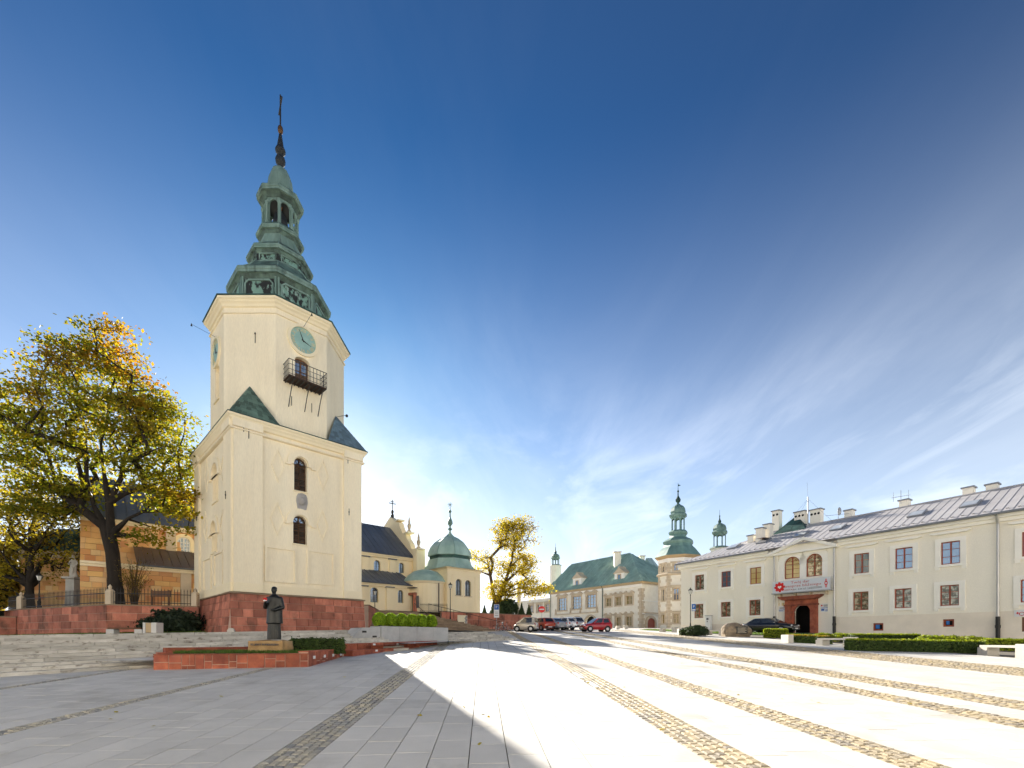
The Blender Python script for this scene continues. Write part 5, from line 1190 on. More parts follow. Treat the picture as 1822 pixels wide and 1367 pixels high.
# zinc trays
V0, Z0 = .72, zev + .1
def rp(u, f): return FQ.P(u, V0 + (RVv - V0) * f, Z0 + (zrg - Z0) * f)
nr = (rp(1, 0) - rp(0, 0)).cross(rp(0, 1) - rp(0, 0)).normalized(); nr = nr if nr.z > 0 else -nr
u = -.5; W_ = .62
while u < QL:
    t0 = min(1, max(.01, (u + .5) / (urg + .5))); t1 = min(1, max(.01, (u + W_ + .5) / (urg + .5)))
    p = [rp(u, 0), rp(u + W_ - .01, 0), rp(u + W_ - .01, t1), rp(u, t0)]; e = FQ.P(u + .045, 0, 0) - FQ.P(u, 0, 0); m = MB()
    m.add([x + nr * .02 for x in p], [(0, 1, 2, 3)]); m.add([p[0], p[0] + e, p[3] + e, p[3], p[0] + nr * .04, p[0] + e + nr * .04, p[3] + e + nr * .04, p[3] + nr * .04], [(4, 5, 6, 7), (0, 4, 7, 3), (1, 2, 6, 5), (0, 1, 5, 4)])
    m.build('roof_tray', 'roof_zinc', curia, fix=False)
    g_ = rp(u + W_ / 2, .06) + nr * .02; MB().box8([g_ + e * a + nr * c + (rp(u, .02) - rp(u, 0)) * b for c in (0, .09) for (a, b) in ((-2, 0), (2, 0), (2, 1), (-2, 1))]).build('snow_guard', 'roof_zinc', curia, fix=False)
    u += W_
MB().add([rp(-.5, 0), rp(urg, 1), FQ.P(-.5, 2 * RVv - V0, Z0)], [(0, 1, 2)]).build('hip_slope', 'roof_zinc', curia, fix=False)
MB().add([rp(urg, 1), rp(QL, 1), FQ.P(QL, 2 * RVv - V0, Z0), FQ.P(-.5, 2 * RVv - V0, Z0)], [(0, 1, 2, 3)]).build('roof_back', 'roof_zinc', curia, fix=False)
MB().tube([rp(urg, 1) + nr * .05, rp(QL, 1) + nr * .05], .09, 6).build('ridge_cap', 'roof_zinc', curia)
# skylights
def roof_uf(px, py):
    d = Vector(((px - CX) / FPX, 1, (HY - py) / FPX)); o = rp(0, 0); t = (o - Vector((0, 0, EYE))).dot(nr) / d.dot(nr); P = Vector((0, 0, EYE)) + d * t
    return (P.xy - FQ.O).dot(FQ.d), ((P.xy - FQ.O).dot(FQ.n) - V0) / (RVv - V0)
for i, (px, py) in enumerate(((1306, 974), (1359, 964), (1426, 952.5), (1491.5, 940.5), (1632, 916), (1727, 898.5))):
    u, f = roof_uf(px, py); a, b, c, d = u - .55, u + .55, f - .10, f + .10
    pts = [rp(a, c), rp(b, c), rp(b, d), rp(a, d)]; sk_ = MB().box8([x + nr * .0 for x in pts] + [x + nr * .16 for x in pts]).build('skylight', 'gutter', curia)
    q_ = [rp(a + .08, c + .015), rp(b - .08, c + .015), rp(b - .08, d - .015), rp(a + .08, d - .015)]; tilt = .45 if i == 1 else 0
    MB().poly([q_[0] + nr * (.175 + tilt), q_[1] + nr * (.175 + tilt), q_[2] + nr * .175, q_[3] + nr * .175]).build('pane', 'skylight_glass' if i != 1 else 'wood_brown', sk_, fix=False)
# chimneys
def chimney(px0, px1, y0, y1, holes_=0, v=None):
    v = RVv - .2 if v is None else v
    a, _ = FQ.uv(px0, y1, v); b, _ = FQ.uv(px1, y1, v); zt = FQ.uv((px0 + px1) / 2, y0, v)[1]; zbm = FQ.uv((px0 + px1) / 2, y1, v)[1] - 1.2
    m = (a + b) / 2; wd = max(.35, (b - a) / 2 * .8)
    c = MB().box(FQ, m - wd, m + wd, v - .75, v, zbm, zt - .12).build('chimney', 'stucco_ivory', curia); MB().box(FQ, m - wd - .1, m + wd + .1, v - .85, v + .1, zt - .12, zt).build('chimney_cap', 'gutter', c)
    for k in range(holes_):
        u = m - wd + 2 * wd * (k + .5) / holes_; MB().prism(FQ, [(u + .13 * math.cos(x), zt - .55 + .13 * math.sin(x)) for x in [2 * math.pi * j / 10 for j in range(10)]], v, v + .006).build('flue_hole', 'dark_inside', c)
for a in ((1372, 1387.3, 908, 936, 2), (1410.7, 1434, 909.5, 930, 3), (1438.8, 1462, 905.6, 931, 3), (1500.8, 1517, 906.7, 926, 0), (1599.4, 1615.6, 888.5, 905, 0), (1712.6, 1731, 866, 881, 0), (1754.4, 1773.5, 860, 878, 0)): chimney(*a)
for a in ((1343, 1357, 939, 960, 0, -2.6), (1357, 1371, 932, 955, 0, -3.6), (1329, 1341, 952, 958, 0, -2.8)): chimney(*a)
# green pyramid over the stairwell
a0, b0 = FQ.uv(1374.4, 941, -4.6)[0], FQ.uv(1435, 934, -4.6)[0]; zp = FQ.uv(1405, 938, -4.6)[1]; m = (a0 + b0) / 2; zt = FQ.uv(1405, 919, -6.5)[1]
MB().add([FQ.P(a0, -4.4, zp - .6), FQ.P(b0, -4.4, zp - .6), FQ.P(b0, -8.6, zp - .6), FQ.P(a0, -8.6, zp - .6), FQ.P(m, -6.5, zt)], [(0, 1, 4), (1, 2, 4), (2, 3, 4), (3, 0, 4)]).build('stair_roof', 'copper_dark', curia)
# aerials
b3 = FQ.P(FQ.uv(1437.6, 930, -5)[0], -5, zrg - .3); ms = MB().tube([b3, b3 + Vector((0, 0, 3.3))], .06, 6).tube([b3 + Vector((0, 0, 3.3)), b3 + Vector((-.1, 0, 4.9))], .012, 4).build('radio_mast', 'grey_metal', curia)
for dx in (-3.0, -1.8, 2.6): MB().tube([b3 + Vector((0, 0, 3.1)), b3 + Vector((dx * .6, -dx * .7, .1))], .01, 3).build('guy_wire', 'iron', ms)
def dish(px, py, v):
    c = FQ.P(FQ.uv(px, py, v)[0], v, FQ.uv(px, py, v)[1]); o = MB().tube([c - Vector((0, 0, 1.2)), c], .025, 5).tube([c + Vector((-1.2, .2, -.25)), c + Vector((1.0, -.2, -.1))], .018, 4).build('aerial', 'grey_metal', curia)
    MB().lathe((0, 0, 0), [(.02, 0), (.25, .04), (.42, .14)], 14); d_ = MB(); d_.ball(c + Vector((.05, -.1, .15)), .2, .12, .42, 12, 8); d_.build('satellite_dish', 'grey_metal', o)
dish(1491.5, 913, -4.8)
c = FQ.P(FQ.uv(1603, 889, -5.6)[0], -5.6, FQ.uv(1603, 889, -5.6)[1])
MB().tube([c - Vector((0, 0, .4)), c + Vector((0, 0, .9))], .025, 5).tube([c + Vector((-.5, .5, .3)), c + Vector((.5, -.5, .3))], .02, 4).tube([c + Vector((-.4, .4, -.1)), c + Vector((-.4, .4, .8))], .02, 4).tube([c + Vector((.4, -.4, -.1)), c + Vector((.4, -.4, .8))], .02, 4).build('aerial', 'grey_metal', curia)
# drainpipes with black iron feet
for px in (1377.5, 1484.3, 1775.5):
    u = FQ.uv(px, 1050, .25)[0]; zj = FQ.uv(px, 1096, .25)[1] - .1
    q = MB().tube([FQ.P(u, .25, zj), FQ.P(u, .25, zev - .7), FQ.P(u, .65, zev - .1)], .085, 8).build('drainpipe', 'zinc_pipe', curia); MB().tube([FQ.P(u, .25, .9), FQ.P(u, .25, zj + .05)], .13, 8).tube([FQ.P(u, .25, zj - .8), FQ.P(u, .25, zj - .6)], .16, 8).build('pipe_foot', 'iron', q)
# small plates and signs on the wall
def plate(x0, x1, y0, y1, mt, lab, lines, v=.02):
    a, b, c, d = FQ.rect(x0, x1, y0, y1); o = MB().box(FQ, a, b, 0.0, v, c, d).build('wall_sign', mt); tag(o, lab, 'sign')
    for (fx, fy, fw, fh_, m2) in lines: MB().box(FQ, a + (b - a) * fx, a + (b - a) * (fx + fw), v, v + .004, c + (d - c) * fy, c + (d - c) * (fy + fh_)).build('printed_line', m2, o)
T = 'ink_grey'; B_ = 'sign_blue'; Rr = 'emblem_red'
plate(1382.5, 1398, 1079, 1089, 'white_paint', 'white information sign left of the red portal', [(.06, .62, .14, .2, Rr), (.3, .7, .62, .08, T), (.3, .55, .55, .08, T), (.1, .32, .8, .08, B_), (.1, .15, .6, .08, B_)])
plate(1460, 1478.6, 1074, 1089, 'white_paint', 'white information sign right of the red portal', [(.06, .68, .14, .18, Rr), (.3, .78, .6, .07, T), (.3, .65, .55, .07, T), (.08, .45, .85, .07, B_), (.08, .15, .3, .22, B_), (.45, .22, .45, .06, B_), (.45, .1, .45, .06, B_)])
plate(1382.5, 1387, 1073.5, 1078, 'gold_leaf', 'small square brass plate left of the red portal', []); plate(1391, 1398, 1073, 1078, 'gold_leaf', 'pair of small brass plates beside the portal pier', [(.45, .0, .1, 1.0, T)])
a, b, c, d = FQ.rect(1805, 1850, 1085, 1097); o = MB().box(FQ, a, b, .06, .09, c, d).build('shop_sign', 'white_paint'); tag(o, 'white sign with red lettering at the right picture edge', 'sign')
text_on(FQ, o, 'OKNO', a + .22, c + (d - c) * .36, .42, 'emblem_red', .093, .003, align='LEFT'); MB().box(FQ, a + .1, a + .26, .09, .094, d - .26, d - .2).box(FQ, a + .15, a + .21, .09, .095, d - .31, d - .15).build('emblem', 'emblem_red', o)
# banner on its brackets
ba, bb = FQ.uv(1374.5, 1040, .8)[0], FQ.uv(1477, 1040, .8)[0]; bz1 = FQ.uv(1427, 1031, .8)[1]; bz0 = FQ.uv(1427, 1052, .8)[1]
ban = thing('banner', 'white charity banner with red emblem hung above the portal', 'banner', tuple(FQ.P((ba + bb) / 2, .7, bz0)))
MB().box(FQ, ba, bb, .74, .80, bz0, bz1).build('banner_sheet', 'banner_vinyl', ban); MB().box(FQ, ba - .1, bb + .1, .0, .86, bz0 - .1, bz0 - .003).build('banner_shelf', 'grey_metal', ban)
for k in range(4): u = ba + (bb - ba) * (.1 + .27 * k); MB().prism(FQ, [(u - .06, bz0 - .1), (u + .06, bz0 - .1), (u + .06, bz0 - .45), (u - .06, bz0 - .45)], 0, .5).build('bracket', 'stone_trim', ban)
H_ = bz1 - bz0; L_ = bb - ba; eu, ew = ba + H_ * .62, (bz0 + bz1) / 2
em = MB(); pts = []
for k in range(48):
    x = 2 * math.pi * k / 48; pts.append((eu + H_ * .44 * (1 if (k % 6) in (0, 1, 2, 5) else .78) * math.cos(x) * 1.05, ew + H_ * .44 * (1 if (k % 6) in (0, 1, 2, 5) else .78) * math.sin(x)))
em.prism(FQ, pts, .80, .806); em.build('emblem', 'emblem_red', ban)
hp = [(eu + H_ * .16 * (16 * math.sin(x) ** 3) / 16, ew + H_ * .15 * (13 * math.cos(x) - 5 * math.cos(2 * x) - 2 * math.cos(3 * x) - math.cos(4 * x)) / 16) for x in [2 * math.pi * k / 24 for k in range(24)]]
MB().prism(FQ, hp, .806, .81).build('emblem_heart', 'flower_white', ban)
text_on(FQ, ban, 'Twój dar', ba + L_ * .50, bz0 + H_ * .80, H_ * .30, 'ink_red', .804, .003, sx=1.35)
text_on(FQ, ban, 'wesprze bliźniego', ba + L_ * .54, bz0 + H_ * .50, H_ * .30, 'ink_red', .804, .003, sx=1.35)
text_on(FQ, ban, 'CARITAS', ba + L_ * .29, bz0 + H_ * .19, H_ * .19, 'ink_red', .804, .003, sx=1.3); text_on(FQ, ban, 'tel. 344 67 28', ba + L_ * .53, bz0 + H_ * .19, H_ * .19, 'ink_grey', .804, .003, sx=1.3)
for z in (.15, .24): MB().box(FQ, ba + L_ * .68, ba + L_ * .87, .80, .804, bz0 + H_ * z, bz0 + H_ * (z + .04)).build('fine_print', 'ink_grey', ban)
for k, r in ((-.24, .10), (0, .17), (.24, .10)): MB().ring(FQ, [(bb - H_ * .3 + H_ * r * .7 * math.cos(x), ew + H_ * (k + r * 1.2 * math.sin(x))) for x in [2 * math.pi * j / 16 for j in range(16)]], [(bb - H_ * .3 + H_ * r * .35 * math.cos(x), ew + H_ * (k + r * .6 * math.sin(x))) for x in [2 * math.pi * j / 16 for j in range(16)]], .80, .805).build('ornament', 'emblem_red', ban)
# ---------------------------------------------------------------- vegetation
def leaf_mesh(name, P, Nn, size, mt, parent, kind=None, elong=1.0):
    n = len(P); Nn = Nn / np.maximum(1e-6, np.linalg.norm(Nn, axis=1))[:, None]
    r = rng.normal(size=(n, 3)); T = np.cross(Nn, r); T /= np.maximum(1e-6, np.linalg.norm(T, axis=1))[:, None]; B = np.cross(Nn, T)
    s = np.asarray(size)[:, None] * .5
    tipd = Nn * s * rng.uniform(-.5, .2, (n, 1))
    V = np.empty((n, 4, 3)); V[:, 0] = P - T * s * elong; V[:, 1] = P - B * s * .62 + tipd * .5; V[:, 2] = P + T * s * elong + tipd; V[:, 3] = P + B * s * .62 + tipd * .5
    F = np.arange(n * 4).reshape(n, 4)
    return mesh_np(name, V.reshape(-1, 3), F, mt, parent, kind)
def tree(name, label, base, trunk, blobs, ncl, per, lsize, mats, r0, shell=.55, clr=.85, flat=.5, group=None, bark='bark', seed=1, minr=.018, axis_gap=None):
    rg = np.random.default_rng(seed); base = Vector(base)
    t = thing(name, label, 'tree', tuple(base), group)
    nodes = []; par = []
    for stem in trunk:
        prev = None if not nodes else int(np.argmin([sum((a - b) ** 2 for a, b in zip(nd, stem[0])) for nd in nodes]))
        for i, p in enumerate(stem):
            if nodes and i == 0 and prev is not None and sum((a - b) ** 2 for a, b in zip(nodes[prev], p)) < 1e-4: continue
            nodes.append(tuple(p)); par.append(-1 if prev is None else prev); prev = len(nodes) - 1
    wts = np.array([b[6] for b in blobs], float); wts /= wts.sum(); C = []; which = []
    tries = 0
    while len(C) < ncl and tries < ncl * 30:
        tries += 1
        b = blobs[rg.choice(len(blobs), p=wts)]; d = rg.normal(size=3); d /= np.linalg.norm(d); rad = shell + (1 - shell) * rg.random() ** .7
        p = np.array(b[:3]) + d * rad * np.array(b[3:6]) * rg.uniform(.82, 1.08)
        if axis_gap and abs(p[0] - axis_gap[0]) < axis_gap[1] and axis_gap[2] < p[2] < axis_gap[3] and p[1] < 2.5: continue
        if C and np.min(np.sum((np.array(C) - p) ** 2, axis=1)) < (clr * .62) ** 2: continue
        C.append(p)
    C = np.array(C); top = np.array(nodes[-1]); order = np.argsort(np.sum((C - np.mean(np.array(nodes), axis=0)) ** 2, axis=1)); tips = []
    for ci in order:
        c = C[ci]; A = np.array(nodes); dv = c - A; dist = np.linalg.norm(dv, axis=1)
        pen = dist + np.maximum(0, A[:, 2] - c[2] + .3) * 1.2; k = int(np.argmin(pen)); a = A[k]; m = max(1, int(dist[k] / 1.3)); prev = k
        side = rg.normal(size=3) * .12 * dist[k]; 
        for j in range(1, m + 1):
            f = j / m; q = a + (c - a) * f + side * math.sin(math.pi * f) + np.array((0, 0, -.06 * dist[k] * math.sin(math.pi * f)))
            nodes.append(tuple(q)); par.append(prev); prev = len(nodes) - 1
        tips.append(prev)
    wgt = np.zeros(len(nodes)); 
    for i in tips: wgt[i] += 1
    for i in range(len(nodes) - 1, -1, -1):
        if par[i] >= 0 and par[i] < i: wgt[par[i]] += wgt[i]
    mx = max(wgt[0], 1); rad = np.maximum(minr, r0 * np.sqrt(wgt / mx) * .9)
    nst = sum(len(s) for s in trunk)
    mb = MB(); off = base
    for i in range(len(nodes)):
        k = par[i]
        if k < 0: continue
        ra = rad[k] if k < nst or rad[k] < rad[i] * 1.8 else rad[i] * 1.5
        if k == 0: ra *= 1.35
        mb.tube([off + Vector(nodes[k]), off + Vector(nodes[i])], [ra, rad[i]], 9 if rad[i] > .12 else 5 if rad[i] > .03 else 3, False)
        if rad[i] > .15: mb.ball(off + Vector(nodes[i]), rad[i] * .99, n=8, m=6)
    mb.build('trunk', bark, t, smooth=True, fix=False)
    zs = C[:, 2]; 
    groups = {}
    for ci in range(len(C)):
        f = (zs[ci] - zs.min()) / max(.1, np.ptp(zs)); x = 0
        for j, (mt, lo_, hi_, pr_) in enumerate(mats):
            if lo_ <= f + rg.normal() * .08 <= hi_ and rg.random() < pr_: x = j
        groups.setdefault(x, []).append(ci)
    for j, cis in groups.items():
        P = []; Nn = []; S = []
        for ci in cis:
            n = int(per * rg.uniform(.5, 1.45)); q = rg.normal(size=(n, 3)); q[:, 2] *= flat; q *= clr * .55 * rg.uniform(.8, 1.25); droop = -.12 * np.sum(q[:, :2] ** 2, axis=1)
            q[:, 2] += droop; P.append(q + C[ci]); nn = rg.normal(size=(n, 3)) * .75; nn[:, 2] += .8; Nn.append(nn); S.append(lsize * rg.uniform(.6, 1.3, n))
        leaf_mesh('crown', np.concatenate(P) + np.array(base), np.concatenate(Nn), np.concatenate(S), mats[j][0], t)
    return t
# the big maple left of the tower
tree('maple_tree', 'big spreading maple in green and orange autumn leaf left of the tower', (-30.5, 36.4, 3.95),
     [[(0, 0, 0), (-.15, 0, 2.6), (-.3, 0, 4.4), (-.4, 0, 5.8), (-.55, 0, 8.3), (-1.05, 0, 11.0), (-1.2, 0, 12.9), (-.7, 0, 14.6), (-.4, 0, 17)],
      [(-.3, 0, 4.4), (-1.0, .1, 6.4), (-1.8, .1, 8.0), (-2.4, .1, 10.2), (-2.5, .2, 12.2), (-2.4, .1, 13.4), (-3.0, 0, 15.8)], [(-.55, 0, 8.3), (.8, -.2, 8.9), (2.4, -.3, 9.4), (3.6, -.3, 9.7)],
      [(-.55, 0, 8.3), (.1, .3, 10.2), (.3, .4, 12.0), (1.3, .4, 13.6), (2.4, .4, 15.0)], [(-1.0, .1, 6.4), (-2.6, -.3, 7.8), (-4.2, -.4, 9.0), (-6.6, -.5, 10.9)], [(-.4, 0, 5.8), (1.2, -.4, 6.9), (2.4, -.5, 7.4)]],
     [(-1.5, 0, 15.9, 5.6, 4.4, 5.0, 1.0), (-4.2, 0, 12.6, 4.2, 4.0, 4.4, .6), (2.6, 0, 13.0, 3.0, 3.4, 3.8, .55), (4.4, -.5, 8.8, 1.9, 2.2, 1.5, .2), (-4.8, -.5, 8.4, 2.8, 2.8, 1.8, .22), (-.2, 0, 20.4, 2.2, 2.0, 1.6, .16), (1.9, .5, 6.2, 1.2, 1.2, .7, .06), (-7.0, 0, 13.6, 3.0, 3.0, 3.8, .35), (5.4, -.3, 6.9, 1.1, 1.1, .8, .06)],
     250, 138, .28, [('leaf_maple', 0, 1, 1), ('leaf_orange', .74, 2, .45), ('leaf_olive', .55, .9, .25), ('leaf_gold', -1, .22, .25)], .50, shell=.6, clr=1.28, flat=.30, seed=11, axis_gap=(-1.0, 1.5, 5.5, 14.5))
tree('lime_tree', 'thinner tree with sparse olive leaves at the left picture edge', (-43.5, 42.5, 3.95),
     [[(0, 0, 0), (.1, 0, 2.5), (0, 0, 5), (.4, 0, 7.5), (.6, 0, 10)], [(.1, 0, 2.5), (1.0, .1, 4.5), (2.2, .1, 6.2), (3.6, .1, 7.8)], [(0, 0, 5), (-1.2, 0, 7), (-2.0, 0, 9.0)]],
     [(.5, 0, 9.0, 4.6, 4.0, 5.2, 1), (3.0, 0, 5.0, 3.2, 2.2, 2.0, .35), (-3, 0, 6, 3.5, 3, 3.5, .5), (5.2, -.5, 3.9, 2.0, 1.5, 1.3, .22)],
     190, 34, .25, [('leaf_olive', 0, 1, 1), ('leaf_gold', 0, 1, .3)], .36, shell=.3, clr=1.1, flat=.6, seed=5)
tree('lime_tree', 'second slim tree close behind at the left edge, mostly bare below', (-41.0, 40.2, 3.95),
     [[(0, 0, 0), (-.1, 0, 2.5), (.1, 0, 5), (-.2, 0, 7.5)], [(.1, 0, 5), (1.2, 0, 6.4), (2.6, 0, 7.0)]],
     [(-.5, 0, 7.6, 3.0, 2.6, 3.0, 1), (2.4, -.3, 4.6, 2.4, 1.4, 1.2, .3), (-2.5, 0, 3.5, 1.6, 1.4, 2.4, .35)], 90, 36, .25, [('leaf_olive', 0, 1, 1), ('leaf_gold', 0, 1, .25)], .28, shell=.3, clr=1.0, flat=.6, seed=6)
# golden maple between chapel and palace
tree('golden_maple', 'golden yellow autumn maple between the domed chapel and the palace', (-1.9, 63, 4.7),
     [[(0, 0, 0), (0, 0, 1.4), (.3, 0, 2.8), (.9, 0, 4.4), (1.5, 0, 6.2), (2.0, 0, 8.0), (2.1, 0, 9.6)], [(0, 0, 1.4), (-.6, 0, 3.2), (-1.0, 0, 5.5), (-1.5, 0, 8.0)], [(.3, 0, 2.8), (2.2, -.2, 4.2), (4.0, -.3, 5.0)], [(.9, 0, 4.4), (2.8, 0, 6.2), (4.0, 0, 7.4)]],
     [(2.1, 0, 10.9, 2.9, 2.2, 3.0, 1.0), (3.4, 0, 6.9, 1.9, 1.7, 1.6, .4), (4.5, -.3, 3.9, 2.3, 1.6, 1.3, .55), (.5, -.3, 3.4, 2.1, 1.7, 1.6, .55), (-1.6, 0, 7.2, 1.4, 1.2, 2.0, .2), (1.0, 0, 6.3, 1.4, 1.2, 1.2, .25), (-3.2, .3, 8.3, .7, .7, 1.0, .1)],
     250, 66, .25, [('leaf_gold', 0, 1, 1), ('leaf_olive', .6, 2, .3)], .42, shell=.35, clr=.85, flat=.55, bark='bark_brown', seed=21)
def bush(name, label, cat, c, rx, ry, rz, n, lsize, mt, group=None, stems=0, core=True, lump=.12, parent=None, seed=1, spiky=0):
    rg = np.random.default_rng(seed); c = Vector(c)
    t = parent or thing(name, label, cat, tuple(c), group)
    d = rg.normal(size=(n, 3)); d /= np.linalg.norm(d, axis=1)[:, None]; d[:, 2] = np.where(d[:, 2] < -.75, -d[:, 2], d[:, 2])
    lum = 1 + lump * np.sin(d[:, 0] * 7 + seed) * np.cos(d[:, 1] * 6 + d[:, 2] * 5)
    rr_ = (.80 + .22 * rg.random(n) ** .6 + spiky * rg.random(n) ** 6) * lum
    P = d * rr_[:, None] * np.array((rx, ry, rz)) + np.array((c.x, c.y, c.z + rz * .92)); P[:, 2] = np.maximum(P[:, 2], c.z + .02)
    leaf_mesh('foliage', P, d + rg.normal(size=(n, 3)) * .55, lsize * rg.uniform(.6, 1.3, n), mt, t, elong=1.2)
    if core: MB().ball((c.x, c.y, c.z + rz * .92), rx * .80, ry * .80, rz * .80, 12, 8).build('dark_core', 'hedge_core', t, smooth=True)  # solid dark ball standing in for shade inside the foliage
    return t
def box_foliage(fr, a, b, v0, v1, z0, z1, dens, lsize, mt, parent, seed=1, top=None):
    rg = np.random.default_rng(seed); L_ = b - a; W_ = v1 - v0; H_ = z1 - z0; Ps = []; Ns = []
    def g(n, f, nrm):
        uv = rg.random((n, 2)); Ps.append([f(x, y) for x, y in uv]); Ns.append(np.tile(np.array(nrm), (n, 1)))
    j = lambda: rg.normal() * .04
    n3 = lambda vec: (vec.x, vec.y, 0)
    for v, s in ((v0, -1), (v1, 1)): g(int(L_ * H_ * dens), lambda x, y: fr.P(a + L_ * x, v + j(), z0 + H_ * y), n3(fr.n * s))
    for u, s in ((a, -1), (b, 1)): g(int(W_ * H_ * dens) + 1, lambda x, y: fr.P(u + j(), v0 + W_ * x, z0 + H_ * y), n3(fr.d * s))
    if not top: g(int(L_ * W_ * dens), lambda x, y: fr.P(a + L_ * x, v0 + W_ * y, z1 + j()), (0, 0, 1))
    P = np.concatenate([np.array(p) for p in Ps]); Nn = np.concatenate(Ns) + rg.normal(size=(len(P), 3)) * .6
    leaf_mesh('foliage', P, Nn, lsize * rg.uniform(.6, 1.35, len(P)), mt, parent)
    if top:
        Ps = []; n = int(L_ * W_ * dens * 1.6); uv = rg.random((n, 2)); P = np.array([fr.P(a + L_ * x, v0 + W_ * y, z1 + .02 + rg.normal() * .025) for x, y in uv])
        leaf_mesh('top_leaves', P, np.array([(0, 0, 1.)] * n) + rg.normal(size=(n, 3)) * .6, lsize * rg.uniform(.6, 1.3, n), top, parent)  # separate leaf layer in the top material
    MB().box(fr, a + .04, b - .04, v0 + .04, v1 - .04, z0, z1 - .04).build('dark_core', 'hedge_core', parent)  # solid dark box standing in for shade inside the hedge
# dark junipers at the foot of the red wall, bare shrub and the thicket at the edge
bush('juniper_bush', 'dark wide juniper bush against the tower base and red wall', 'bush', at(312, 1122, 33.0) - Vector((0, 0, .1)), 1.45, 1.0, .68, 4200, .26, 'leaf_juniper', spiky=.5, lump=.25, seed=3)
bush('juniper_bush', 'smaller dark juniper left of the wide one beside the bench', 'bush', at(272, 1123, 32.6) - Vector((0, 0, .1)), 0.8, .6, .42, 1800, .2, 'leaf_juniper', spiky=.6, lump=.25, seed=4)
bush('edge_thicket', 'dark thicket of shrubs at the far left edge', 'bush', at(-8, 1095, 44), 2.2, 2.2, 3.6, 5200, .34, 'leaf_olive', lump=.3, seed=5)
rg_ = np.random.default_rng(9); sb = at(239, 1080, 36.5); sh = thing('bare_shrub', 'upright half bare shrub with orange twigs right of the maple trunk', 'bush', tuple(sb)); mb = MB(); tipsP = []
for k in range(46):
    a = rg_.uniform(0, 6.28); l_ = rg_.uniform(2.2, 3.9); sp = rg_.uniform(.2, 1.5); e = sb + Vector((math.cos(a) * sp, math.sin(a) * sp * .7, l_)); m = sb.lerp(e, .5) + Vector((-math.cos(a) * .15, 0, .3)); mb.tube([sb + Vector((math.cos(a) * .15, math.sin(a) * .15, 0)), m, e], [.028, .018, .008], 4, False)
    for j in range(16): f = rg_.uniform(.25, 1); p = (sb.lerp(m, f * 2) if f < .5 else m.lerp(e, f * 2 - 1)); tipsP.append(tuple(p + Vector(rg_.normal(size=3) * .14)))
mb.build('twigs', 'bark_brown', sh, fix=False); tp = np.array(tipsP); leaf_mesh('foliage', tp, rg_.normal(size=tp.shape), .13 * rg_.uniform(.6, 1.3, len(tp)), 'leaf_tips', sh)
# conifers and bushes on the forecourt beside the golden maple
bush('conifer_bush', 'round dark green bush under the golden maple near the column', 'bush', at(904, 1096, 62.5), 1.35, 1.2, 1.15, 2600, .22, 'leaf_conifer', seed=6)
for i, (px, Y, h, lab) in enumerate(((878, 62.2, 1.9, 'narrow dark conifer just right of the golden maple trunk'), (893, 61.6, 1.5, 'small conifer between the maple trunk and the round bush'), (928, 62.4, 1.5, 'small pointed conifer left of the slim stone column'), (941, 62.8, 1.3, 'rightmost little conifer behind the red wall'), (862, 61.8, 1.2, 'low conifer beside the chapel corner'))):
    b = at(px, 1094, Y); t = thing('conifer', lab, 'conifer', tuple(b), 'little conifers behind the red wall'); rg = np.random.default_rng(40 + i); n = 1500; z = rg.random(n) ** 1.3; a = rg.uniform(0, 6.28, n); r = (1 - z) * h * .32 * rg.uniform(.6, 1.1, n)
    P = np.stack([b.x + r * np.cos(a), b.y + r * np.sin(a), b.z + z * h], 1); leaf_mesh('foliage', P, np.stack([np.cos(a), np.sin(a), .4 + 0 * a], 1) + rg.normal(size=(n, 3)) * .4, .17 * rg.uniform(.6, 1.3, n), 'leaf_conifer', t); MB().tube([b, b + Vector((0, 0, h * .9))], [.05, .01], 5).build('trunk', 'bark', t)
# grass strip in front of the red wall
def grass(name, label, poly, zf, n, h, mt='grass_blade', seed=1, par=None):
    rg = np.random.default_rng(seed); xs = [p[0] for p in poly]; ys_ = [p[1] for p in poly]; P = []
    def inside(x, y):
        c = False; j = len(poly) - 1
        for i in range(len(poly)):
            if (poly[i][1] > y) != (poly[j][1] > y) and x < (poly[j][0] - poly[i][0]) * (y - poly[i][1]) / (poly[j][1] - poly[i][1]) + poly[i][0]: c = not c
            j = i
        return c
    while len(P) < n:
        x, y = rg.uniform(min(xs), max(xs)), rg.uniform(min(ys_), max(ys_))
        if inside(x, y): P.append((x, y, zf((x, y))))
    P = np.array(P); m = len(P); a = rg.uniform(0, 6.28, m); hh = h * rg.uniform(.5, 1.3, m); w_ = .012 + .02 * h; le = rg.normal(size=(m, 2)) * .35
    D = np.stack([np.cos(a), np.sin(a), 0 * a], 1) * (.008 + .06 * h); T = np.stack([le[:, 0] * hh, le[:, 1] * hh, hh], 1)
    V = np.empty((m, 3, 3)); V[:, 0] = P - D; V[:, 1] = P + D; V[:, 2] = P + T
    o = mesh_np(name, V.reshape(-1, 3), np.arange(m * 3).reshape(m, 3), mt, par, kind='stuff')
    if label: o['label'] = label; o['category'] = 'grass'
    return o
gp_ = [(-38.8, 36.6), (-27.8, 31.9), (-22.8, 33.9), (-20.4, 31.6), (-27.6, 29.8), (-38.5, 34.5)]
MB().poly([(x, y, tz((x, y)) + .02) for x, y in gp_]).build('grass_bed', 'lawn', kind='structure', fix=False)
grass('grass', 'strip of green grass along the foot of the red wall', gp_, lambda p: tz(p) + .02, 14000, .16, seed=2)

